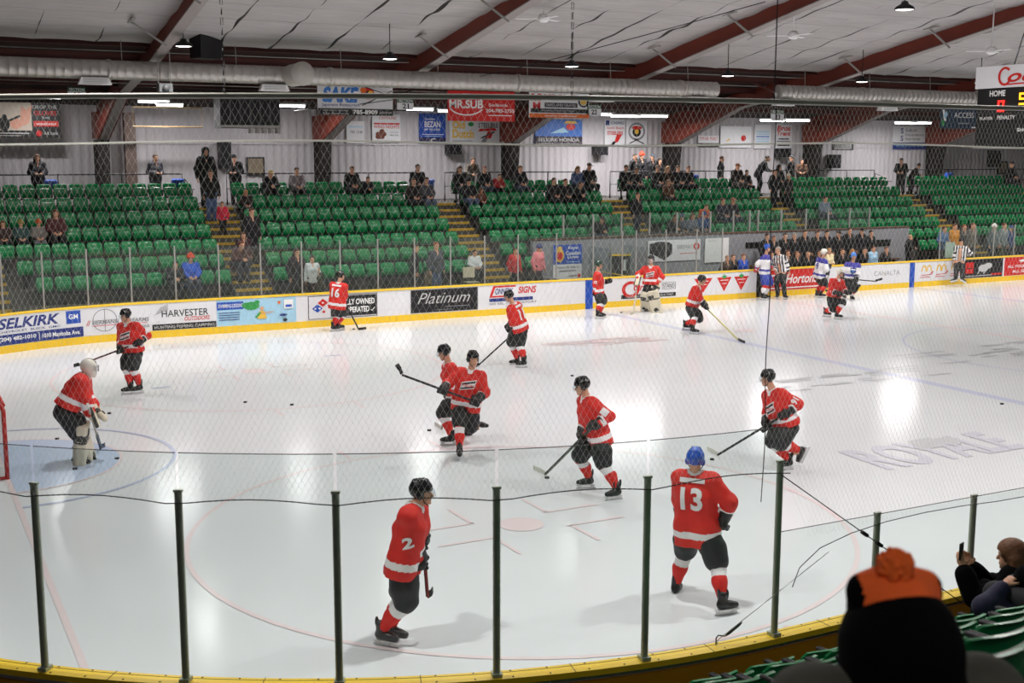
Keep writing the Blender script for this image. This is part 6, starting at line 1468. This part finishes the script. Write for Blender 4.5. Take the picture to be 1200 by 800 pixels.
for px, k, pose, jk, hr, hc_, tr, s, lab in (
  (5, 4, 'sit', '3a2a26', 'long', '6a4a30', '1a1b20', .8, 'child with light brown hair seated at left picture edge, fourth row'),
  (17, 4, 'sit', '2f4a48', 'toque', '8a7a3a', '1a1b20', .8, 'child in a teal jacket and olive toque, fourth row of left block'),
  (35, 4, 'sit', '77706c', 'toque', 'b8552a', '6a6a70', .8, 'child in a pale grey jacket and rust toque, left block'),
  (56, 4, 'sit', '4a1f22', 'long', '5a3a26', '1a1b20', 1.02, 'woman in maroon holding an orange-clad child in the left block'),
  (198, 1, 'hunch', '1c1c20', 'short', '2a1d16', '1a1b20', .95, 'dark-clad person bending in the lowest row left of the blue jacket'),
  (216, 1, 'sit', '2458c4', 'toque', 'd8422a', '3a3f4c', 1., 'person in a bright blue jacket and red toque in the lowest row'),
  (288, 6, 'sit', '2a211e', 'long', 'b98a52', '1a1b20', .75, 'blond child in the sixth row beside the second aisle'),
  (312, 7, 'hunch', '18181b', 'cap', 'b8a468', '1a1b20', 1., 'person in black with a tan cap leaning forward in the top row'),
  (346, 7, 'sit', '8a8084', 'short', '4a2f22', '1a1b20', .98, 'person in a pale grey jacket over red, top row'),
  (411, 7, 'sit', '1d1a1c', 'short', '6a4a34', '1a1b20', 1., 'dark-clad man in top row with children close beside him'),
  (425, 7, 'hunch', '202024', 'short', '3a2a20', '1a1b20', .8, 'dark-clad child leaning next to man in the top row'),
  (489, 7, 'sit', '17171b', 'short', '3a2a22', '1a1b20', 1.05, 'large man in black at the top row by the blue bin'),
  (482, 6, 'sit', '201a1c', 'short', '5a3a2a', '1a1b20', 1., 'left one of three people in the sixth row below the blue bin'),
  (493, 6, 'sit', '4a4a50', 'short', '4a3526', '5a6478', 1.02, 'middle one of three in sixth row, grey top and pale jeans'),
  (509, 6, 'sit', '1a1a1e', 'toque', '26262a', '4a5a78', 1., 'right one of three in sixth row, black jacket and blue jeans'),
  (535, 7, 'sit', '1a181c', 'long', '4a2f22', '1a1b20', 1., 'woman in black at the left end of top row, third block'),
  (561, 7, 'sit', '16161c', 'short', '6a3a2a', '2a3040', 1., 'man in black in the top row below the snack poster'),
  (576, 7, 'hunch', 'a8282a', 'short', '3a2a20', '22242a', .85, 'small person in red in the top row, third block'),
  (548, 6, 'sit', '6a4030', 'long', '5a3826', '2a2622', .72, 'small child in brown in sixth row by the third aisle'),
  (606, 7, 'sit', '1c1c20', 'short', '6a4a36', '2f3848', 1., 'person in black seated before the third brown column'),
  (652, 6, 'sit', '1a1a1d', 'bald', '3a2a22', '1a1b20', .98, 'leftmost of three dark seated people in sixth row, third block'),
  (662, 6, 'sit', '1e1b1d', 'short', '6a2f22', '1a1b20', .95, 'middle of three dark seated people in sixth row, third block'),
  (677, 6, 'hunch', '19191b', 'short', '4a2f22', '1a1b20', .95, 'rightmost of three dark seated people in sixth row, third block'),
  (675, 7, 'sit', '4a5f8a', 'long', '8a6238', '1a1b20', .98, 'light-haired woman in a denim blue top, top row'),
  (689, 7, 'sit', '17171a', 'cap', '2a2a2e', '1a1b20', 1.08, 'broad man in black right of the denim blue woman, top row'),
  (730, 7, 'sit', '18181b', 'bald', '2a1d16', '1a1b20', 1.02, 'bald man in black at left end of the top row, bench block'),
  (743, 7, 'sit', '201d20', 'short', '3a2a20', '1a1b20', .95, 'dark-clad person next to bald man in the top row'),
  (766, 7, 'sit', '1b1b1f', 'short', '5a4030', '1a1b20', 1., 'dark-clad person below the man in a cap, top row'),
  (778, 7, 'sit', '3a2a22', 'long', '8a6a48', '1a1b20', .98, 'fair-haired woman in brown, top row of the bench block'),
  (781, 6, 'sit', '5a3a26', 'long', '6a4a2e', '2a2622', .9, 'brown-clad child in sixth row above the grey wall'),
  (793, 7, 'sit', '1d1d21', 'short', '3a2a20', '1a1b20', 1., 'person in black seated before the fourth brown column'),
  (806, 7, 'sit', '19191c', 'short', '5a4030', '1a1b20', .98, 'dark-clad person right of the fourth column, top row'),
  (862, 7, 'sit', '2a2220', 'cap', '8a4a2a', '3a3632', 1.05, 'person in a rust cap and dark coat under the white wall'),
  (879, 7, 'sit', '1a1a1d', 'short', '2a201a', '1a1b20', .85, 'dark child seated right of the rust cap'),
  (913, 7, 'sit', '161619', 'hood', '161619', '1a1b20', 1., 'hooded person in black in top row by the third aisle end'),
  (774, 3, 'hunch', '1e1c1e', 'short', '4a3024', '1a1b20', 1., 'man in black seated low right of the aisle above grey wall'),
  (784, 3, 'sit', '525a66', 'toque', '4a566a', '2f3848', .9, 'left one of two grey-blue children above the hexagon banner'),
  (795, 3, 'sit', '6a6f78', 'long', '6a4a34', '2f3848', .92, 'right one of two grey-blue children above the hexagon banner'),
  (811, 3, 'sit', '2f4a74', 'toque', '26467a', '2f3848', .95, 'person in blue with blue toque above white supermarket banner'),
  (815, 4, 'hunch', 'b4532a', 'short', '5a3a26', '2f3848', .9, 'person in orange leaning in fourth row above the supermarket banner'),
  (838, 4, 'sit', '2a2c34', 'short', '5a4030', '2f3848', 1., 'left one of dark pair in fourth row above white board'),
  (847, 4, 'sit', '22242a', 'cap', '8a5a38', '2f3848', 1., 'right one of dark pair in fourth row above white board'),
  (963, 4, 'sit', '6f7f8c', 'short', '3a2a20', '2f3848', 1., 'person in a pale blue-grey top alone in the fourth row'),
  (1180, 7, 'sit', '17171a', 'cap', '3a2a24', '1a1b20', 1.1, 'large man in black at the top row of the far right'),
  (700, 3, 'hunch', '1a1a1e', 'cap', '202024', '2f3848', 1., 'dark-capped person bending in third row right of veterans poster')):
    crowd(lab, row_pos(px, k), pose, jk, hr, hc_, tr, s, math.pi, G1)
# people on the aisle steps and standing between rows
def aisle_pos(px, k, dy=-.45): y = Yk(k)+dy; return (xat(px, y), y, fz(k))
for px, k, pose, jk, hr, hc_, tr, s, dr, lab in (
  (243, 7, 'stand', '141417', 'hood', '141417', '1a1b20', 1.12, 0, 'tall hooded adult in black at the top of the second aisle'),
  (248, 6, 'stand', '19191b', 'short', '6a4a36', '4a5f86', .95, 0, 'youth in a black shirt and jeans before the tall hooded adult'),
  (261, 5, 'stand', 'd8304a', 'short', '5a3a28', '22242a', .62, -.5, 'toddler in a bright red jacket on the second aisle steps'),
  (294, 3, 'stand', '17171b', 'short', '5a3a2a', '1a1b20', 1., .3, 'woman in black descending the second aisle'),
  (276, 2, 'hunch', '4a1c22', 'short', '6a4030', '3a3a42', 1., .2, 'person in maroon seated on the second aisle steps'),
  (284, 2, 'stand', '3a2226', 'long', '5a3a26', '3a4252', .85, 0, 'child in maroon on second aisle beside the seated person'),
  (746, 4, 'stand', '18181b', 'short', '4a3528', '2a2e3a', .92, .2, 'dark-clad person standing on the aisle above the grey wall'),
  (906, 6, 'stand', '1c1c20', 'short', '3a2a20', '1a1b20', .9, 0, 'dark-clad person on the steps behind the players bench'),
  (922, 6, 'stand', '2a2628', 'toque', 'd8cfb8', '1a1b20', .8, 0, 'child in a cream toque on the steps behind bench'),
  (1054, 7, 'lean', '19191c', 'short', '4a3528', '1a1b20', 1., -.9, 'dark-clad adult leaning at top of the right aisle'),
  (1067, 7, 'lean', '2f2c2a', 'toque', '3a3530', '1a1b20', .85, .6, 'child in dark brown at the top of right aisle')):
    crowd(lab, aisle_pos(px, k), pose, jk, hr, hc_, tr, s, math.pi+dr, 'people on the aisle steps')
# behind the boards, at the glass
FZ = .58
for px, pose, jk, hr, hc_, tr, s, dr, lab in (
  (346, 'stand', '1d1c24', 'long', '2a1d18', '1a1b20', 1., .2, 'dark-haired woman in a navy coat at the glass left of number 16'),
  (364, 'stand', 'cfd2d4', 'short', '2a201c', '22242a', .86, 0, 'youth in a white and black jersey beside the navy-coated woman'),
  (371, 'stand', '3a4032', 'short', '8a6238', '2f3a2a', .66, 0, 'small fair-haired child in dark green by the glass'),
  (485, 'stand', '17171a', 'short', '2a1d18', '1a1b20', 1., 1.1, 'dark-clad person facing right above the silver script advert'),
  (510, 'stand', '4a4a50', 'short', '8a4a30', '4a5a78', 1.02, .2, 'red-haired woman in grey top and jeans at the glass'),
  (503, 'stand', '7a6a58', 'short', 'b08a5a', '3a3f4c', .6, 0, 'small fair child standing before the red-haired woman'),
  (603, 'stand', 'c4282a', 'short', '4a3024', '22242a', .86, .2, 'child in red at the glass beside the third aisle'),
  (631, 'stand', 'f08a92', 'toque', '2f3a74', '2a2e3a', .9, .3, 'child in a pink hoodie and navy toque left of veterans poster'),
  (1107, 'hold', '4a6a92', 'short', '5a3a2a', '22242a', .98, 0, 'child in blue holding a pale poster at right'),
  (1119, 'stand', 'd88a1e', 'short', '5a3a28', '3a2a22', 1.03, 0, 'person in a golden orange jacket behind the referee'),
  (1130, 'stand', '4a4440', 'short', '8a5a3a', '2a2622', 1.0, 0, 'person in grey-brown just behind the right referee'),
  (1140, 'stand', '6a6058', 'short', '6a3a2a', '2a2622', 1.03, 0, 'person in a taupe jacket right of the right referee'),
  (1165, 'stand', '5f6668', 'toque', 'e4e0d8', '22242a', .98, 0, 'child in grey with a white toque near right edge'),
  (1177, 'stand', '7f8688', 'short', '6a4030', '4a4a30', 1.0, 0, 'person in pale grey holding out hands near right edge'),
  (1185, 'stand', '3a4a74', 'cap', '33508a', '22242a', .94, 0, 'person in blue with a blue cap at right edge')):
    y = 13.86; crowd(lab, (xat(px, y), y, FZ), pose, jk, hr, hc_, tr, s, math.pi+dr, G4)
p = row_pos(557, 1); crowd('youngster in a white and black jersey sitting by the pale folding chair', p, 'sit', 'd4d6d8', 'short', '3a2a20', '17171a', .85, math.pi, G1)
# bench
mb = MB(); mb.box(((BLK0+BLK1)/2, 14.25, -.05), (BLK1-BLK0, 1.75, .12)); mb.build('bench_floor', m_dark, kind='structure')
B1 = ((853, '4a4038', 'bald', '9a7a62', .86, 'balding man in brown at left end of the bench'), (860, '17171b', 'short', '6a4a38', .88, 'person in a black jacket and pale shirt at the bench left end'), (872, '2450b8', 'short', '7a4a30', .88, 'person in a bright blue jacket at the bench'),
 (905, '2a58a8', 'short', '4a2f22', .9, 'person in blue half hidden behind the open gate'), (924, '1a1a1e', 'short', '6a3a2a', .92, 'youth in black just right of the grey-haired referee'), (935, '15151a', 'short', '8a5a40', .88, 'youth in black directly above the red coffee advert word start'),
 (948, '18181c', 'bald', 'b08a6a', .86, 'man with a shaved head looking down at the bench'), (961, '15151a', 'short', '2a1d18', .9, 'dark-haired youth in black left of the cream sweater'), (972.5, 'e8dcb4', 'short', 'a8845a', .93, 'person in a cream sweater at the bench'),
 (988, '16161a', 'short', '5a3a2a', .9, 'youth in black right of the cream sweater'), (1000, '1a1a1e', 'long', 'a87a4a', .88, 'fair long-haired girl in black at the bench'), (1014, '17171b', 'short', '3a2a20', .9, 'dark-haired youth in black left of pale blue shirt'),
 (1024.5, '9cc4e4', 'short', '4a2f22', .93, 'person in a pale blue shirt at the bench'), (1040, '1c1a1c', 'short', '6a4a38', .9, 'youth in black with white collar right of pale blue shirt'))
for px, jk, hr, hc_, s, lab in B1:
    y = 13.75; crowd(lab, (xat(px, y), y, .012), 'hold' if jk == 'e8dcb4' else 'stand', jk, hr, hc_, '1a1b20', s, math.pi, G3)
crowd('bald man in black pointing right, standing beside the bench end', (xat(1067, 13.75), 13.75, FZ), 'hold', '141418', 'bald', 'b08a70', '1a1b20', .62+.2, math.pi+1.2, G3)
B2N = ['leftmost', 'second', 'third', 'fourth, grey-haired', 'fifth', 'sixth', 'seventh', 'eighth', 'ninth and tallest', 'tenth', 'rightmost']
for i, (px, hr, hc_, s) in enumerate(((899, 'short', '3a2a20', .93), (907, 'short', '6a3a2a', .88), (920, 'short', '2a1d18', .93), (931, 'short', '8f8a82', .93), (943, 'short', '3a2a20', .98), (958, 'short', '4a2f22', .95), (969, 'short', '2a1d18', .95), (983, 'cap', '26221f', .94), (995.5, 'short', '3a2a20', 1.0), (1010, 'cap', '202022', .98), (1021, 'short', '2a1d18', .92))):
    y = 14.62; crowd('%s person from left in the black-clad back row at the bench' % B2N[i], (xat(px, y), y, .56), 'stand', ('15151a', '18171b', '131317')[i % 3], hr, hc_, '1a1b20', s, math.pi, G3)
# held things and furniture
def cup(pos, lab, m):
    mb = MB(); mb.lathe([(0, 0), (.03, 0), (.042, .11), (.044, .115), (.038, .12), (0, .122)], (0, 0, 0), 12); o = mb.build('paper_cup', m, label=lab, cat='cup'); o.location = pos
cup((xat(184, TOPY)-.05, TOPY-.34, TOPZ+1.1), 'pale paper cup held by the man on the top walkway', m_pwhite)
c0_ = (xat(1107, 13.86), 13.55, FZ+.75); mb = MB(); mb.box((c0_[0]+.05, 13.52, FZ+.78), (.55, .015, .62)); mb.build('hand_poster', mat('poster_mint', 'cfe0d6', .7), label='pale mint poster held up at the glass left of referee', cat='poster')
i = nearest_seat(546, 1); x = seats[i][0]; root = empty('folding_chair', (x+.1, 13.95, FZ), label='pale beige folding chair in front of the lowest row', cat='chair'); mc = mat('beige_plastic', 'c8bda6', .6)
MB().box((x+.1, 13.93, FZ+.45), (.42, .4, .03)).build('seat', mc, root); MB().box((x+.1, 14.14, FZ+.75), (.42, .03, .34)).build('backrest', mc, root)
for sx in (-1, 1):
    for sy in (-1, 1): MB().tube([(x+.1+sx*.18, 13.93+sy*.17, FZ+.44), (x+.1+sx*.2, 13.93+sy*.2, FZ)], .012, 6).build('leg', m_alu, root)
# ------------------------------------------------------------------ people in the near seats
def near_person(label, x, k, jk, dy=0.):
    return A3(x, -Yk(k)+.25+dy, fz(k))
m_blackcl = mat('cloth_black', '060607', .9, var=.1, scale=12, bump=.2, spec=.08); m_olive = cmat('45443a'); m_or = cmat('f4621c'); m_nav = cmat('1a1c3c')
def tall_hat():
    d = ray(1048, 753); d = d/np.linalg.norm(d); hc = CAM+d*2.85; f = nrm(A3(CF[0]*.9-.1, CF[1], 0)); H3 = frame(nrm(f+A3(0, 0, -.12))); T = lambda x, y, z: hc+H3@A3(x, y, z)
    nk = hc+A3(0, 0, -.11)-f*.03; pel = nk-f*.1+A3(0, 0, -.56); r = side_vec(f)
    root = empty('person', (pel[0], pel[1], pel[2]-.5), label='person in a black and orange toque with pom-pom seen from behind', cat='person', group='people in the near seats')
    S = SDF(); head_prims(S, hc, H3, 1., nk); S.chain([pel, nk-A3(0, 0, .06)], [.13, .1], .05)
    for q in (-1, 1):
        sh = nk+r*q*.18-A3(0, 0, .06); e = sh+r*q*.06+f*.06-A3(0, 0, .28); w = e+f*.22-r*q*.12; kn = pel+r*q*.11+f*.44+A3(0, 0, .0); an = kn-A3(0, 0, .4)
        S.chain([sh, e, w], [.06, .045, .032], .03); S.chain([pel+r*q*.1, kn, an], [.085, .06, .045], .04); fingers(S, w, nrm(w-e), A3(0, 0, -1), q)
    link('body', S.mesh('body', .0125, [m_skin, m_eye, m_lip], lambda P: head_mats(P, hc, H3)), root)
    S = SDF()
    for q in (-1, 1):
        sh = nk+r*q*.19-A3(0, 0, .03); e = sh+r*q*.07+f*.06-A3(0, 0, .28); w = e+f*.19-r*q*.1; S.cone(nk-A3(0, 0, .05), sh, .1, .1, .06); S.chain([sh, e, w], [.1, .085, .065], .05); S.cone(pel+r*q*.08, nk+r*q*.08-A3(0, 0, .12), .16, .13, .06)
    link('jacket', S.mesh('jacket', .0125, m_olive), root)
    S = SDF(); S.cone(T(-.04, -.03, -.15), T(.04, -.03, -.15), .125, None, .04); S.ell(T(0, -.03, -.01), (.13, .15, .15), H3, .04); S.sub_ell(T(0, .17, -.01), (.08, .12, .1), H3)
    link('hood', S.mesh('hood', .01, m_blackcl), root)
    S = SDF()
    for q in (-1, 1):
        kn = pel+r*q*.11+f*.44; S.chain([pel+r*q*.1, kn, kn-A3(0, 0, .38)], [.12, .09, .075], .04)
    link('trousers', S.mesh('trousers', .0145, m_dkpant), root)
    S = SDF()
    for q in (-1, 1): S.cone(pel+r*q*.11+f*.42-A3(0, 0, .42), pel+r*q*.11+f*.58-A3(0, 0, .43), .05, .042, .02)
    link('shoes', S.mesh('shoes', .0145, m_shoe), root)
    # knitted toque: folded crown with two peaks, black quarters at the sides, pom-pom on top
    S = SDF(); S.ell(T(0, .0, .07), (.1, .112, .1), H3, .02); S.cone(T(-.075, .0, .125), T(.075, .0, .125), .03, .03, .04); S.cut(T(0, 0, .05), -H3[:, 2])
    hat = link('toque', S.mesh('toque', .0085, [m_or, m_blackcl], lambda P: ((np.abs((P-hc)@H3[:, 0]) > .088)).astype(int)), root)
    S = SDF(); pc = T(-.012, -.03, .175); S.ell(pc, (.038, .038, .037), H3, .01); R_ = random.Random(3)
    for _ in range(90):
        v = nrm(A3(R_.gauss(0, 1), R_.gauss(0, 1), R_.gauss(0, 1))); S.cone(pc+v*.032, pc+v*.042, .007, .004, .006)
    link('pom_pom', S.mesh('pom_pom', .0045, mat('pom_orange', 'ff641e', .9, var=.15, scale=60, bump=.6)), hat)
tall_hat()
def phone_woman():
    k = 1; f = nrm(A3(-.35, 1, 0)); r = side_vec(f); hc = onY(1184, 652, -Yk(k)+.48); x = hc[0]+.05; b = A3(x, -Yk(k)+.22, fz(k)-NDROP)
    pel = b+A3(0, 0, .54); nk = hc-A3(0, 0, .15)-f*.06; H3 = frame(nrm(f+A3(0, 0, -.1)))
    i = min((j for j, s in enumerate(seats) if s[4] == -1 and s[5] == k), key=lambda j: abs(seats[j][0]-x)); OCC.add(i)
    root = empty('person', tuple(b), label='long brown-haired woman in black puffer jacket photographing with a phone', cat='person', group='people in the near seats')
    S = SDF(); head_prims(S, hc, H3, 1., nk); S.chain([pel, nk-A3(0, 0, .06)], [.12, .09], .05); J = []
    for q in (-1, 1):
        sh = nk+r*q*.17-A3(0, 0, .06); w = hc+f*.3-r*(.22-.05*q)-A3(0, 0, .1) if q < 0 else hc+f*.3-r*.12-A3(0, 0, .13); e, w = ik(sh, w, .3, .27, -A3(0, 0, 1)+r*q*.4)
        kn = pel+r*q*.1+f*.42+A3(0, 0, .07); an = kn-A3(0, 0, .5)+f*.03; J.append((sh, e, w, kn, an)); S.chain([sh, e, w], [.055, .042, .03], .03); S.chain([pel+r*q*.1, kn, an], [.085, .06, .045], .04); fingers(S, w, nrm(f*.3+A3(0, 0, 1)), r*(-q), q, 1., .7)
    link('body', S.mesh('body', .0125, [m_skin, m_eye, m_lip], lambda P: head_mats(P, hc, H3)), root)
    S = SDF()
    for i_, (sh, e, w, kn, an) in enumerate(J):
        q = (-1, 1)[i_]; S.cone(nk-A3(0, 0, .05), sh, .085, .095, .05); 
        for a, c in ((sh, e), (e, e+(w-e)*.85)):
            for t_ in np.arange(0, 1, .2): S.cone(a+(c-a)*t_, a+(c-a)*(t_+.12), .085, .085, .02)
        for t_ in np.arange(0, 1, .16): S.cone(pel+r*q*.075+(nk-pel)*t_*.85-f*.0, pel+r*q*.075+(nk-pel)*(t_*.85+.08), .15, .145, .03)
    link('jacket', S.mesh('jacket', .012, m_blackcl), root)
    S = SDF()
    for (sh, e, w, kn, an), q in zip(J, (-1, 1)): S.chain([pel+r*q*.1, kn, an], [.12, .095, .075], .04)
    link('trousers', S.mesh('trousers', .0145, m_blackcl), root)
    S = SDF()
    for (sh, e, w, kn, an) in J: S.cone(an-A3(0, 0, .04), an+f*.15-A3(0, 0, .05), .045, .04, .02)
    link('shoes', S.mesh('shoes', .0145, m_shoe), root)
    link('hair', hair_mesh('hair', hc, H3, 'long', mat('hair_brown', '6e4628', .6, var=.15, scale=30, bump=.4), 1.25, .009), root)
    c = J[0][2]+A3(0, 0, .14)+f*.02; F3 = frame(f); mb = MB(); R = np.stack([r, f, A3(0, 0, 1)], 1)
    ph = empty('phone', tuple(c), label='black smartphone held up by the brown-haired woman', cat='phone'); MB().box(c, (.075, .009, .15), R=R).build('case', m_black, ph); MB().box(c-f*.0055, (.066, .002, .138), R=R).build('screen', mat('screen_dark', '1c1e24', .15), ph)
phone_woman()
def edge_person():
    k = 2; hc = onY(1203, 684, -Yk(k)+.5); x = hc[0]; b = A3(x, -Yk(k)+.22, fz(k)-NDROP); f = nrm(A3(-.12, 1, 0)); r = side_vec(f)
    i = min((j for j, s in enumerate(seats) if s[4] == -1 and s[5] == k), key=lambda j: abs(seats[j][0]-x)); OCC.add(i)
    root = empty('person', tuple(b), label='person in a navy jacket and black hood cut by the right picture edge', cat='person', group='people in the near seats')
    pel = b+A3(0, 0, .54); nk = hc-A3(0, 0, .15)-f*.06; H3 = frame(f); S = SDF(); head_prims(S, hc, H3, 1., nk); S.chain([pel, nk-A3(0, 0, .06)], [.13, .1], .05); J = []
    for q in (-1, 1):
        sh = nk+r*q*.18-A3(0, 0, .06); w = pel+f*.34+r*q*.16+A3(0, 0, .1); e, w = ik(sh, w, .3, .27, r*q-A3(0, 0, .6)); kn = pel+r*q*.13+f*.43; an = kn-A3(0, 0, .42)
        J.append((sh, e, w, kn, an)); S.chain([sh, e, w], [.06, .045, .033], .03); S.chain([pel+r*q*.1, kn, an], [.085, .062, .045], .04); fingers(S, w, nrm(w-e), A3(0, 0, -1)-r*q*.3, q, 1.05, .8)
    link('body', S.mesh('body', .0115, [m_skin, m_eye, m_lip], lambda P: head_mats(P, hc, H3)), root)
    S = SDF()
    for (sh, e, w, kn, an), q in zip(J, (-1, 1)): S.cone(nk-A3(0, 0, .05), sh, .1, .1, .06); S.chain([sh, e, e+(w-e)*.85], [.1, .08, .062], .05); S.cone(pel+r*q*.08, nk+r*q*.08-A3(0, 0, .12), .16, .13, .06)
    link('jacket', S.mesh('jacket', .0125, m_nav), root)
    S = SDF()
    for (sh, e, w, kn, an), q in zip(J, (-1, 1)): S.chain([pel+r*q*.1, kn, an], [.12, .09, .075], .04)
    link('trousers', S.mesh('trousers', .0145, m_dkpant), root)
    S = SDF()
    for (sh, e, w, kn, an) in J: S.cone(an-A3(0, 0, .04), an+f*.15-A3(0, 0, .05), .05, .042, .02)
    link('shoes', S.mesh('shoes', .0145, m_shoe), root)
    link('hood', hair_mesh('hood', hc, H3, 'hood', m_blackcl, 1.05, .01), root)
edge_person()
build_seats()
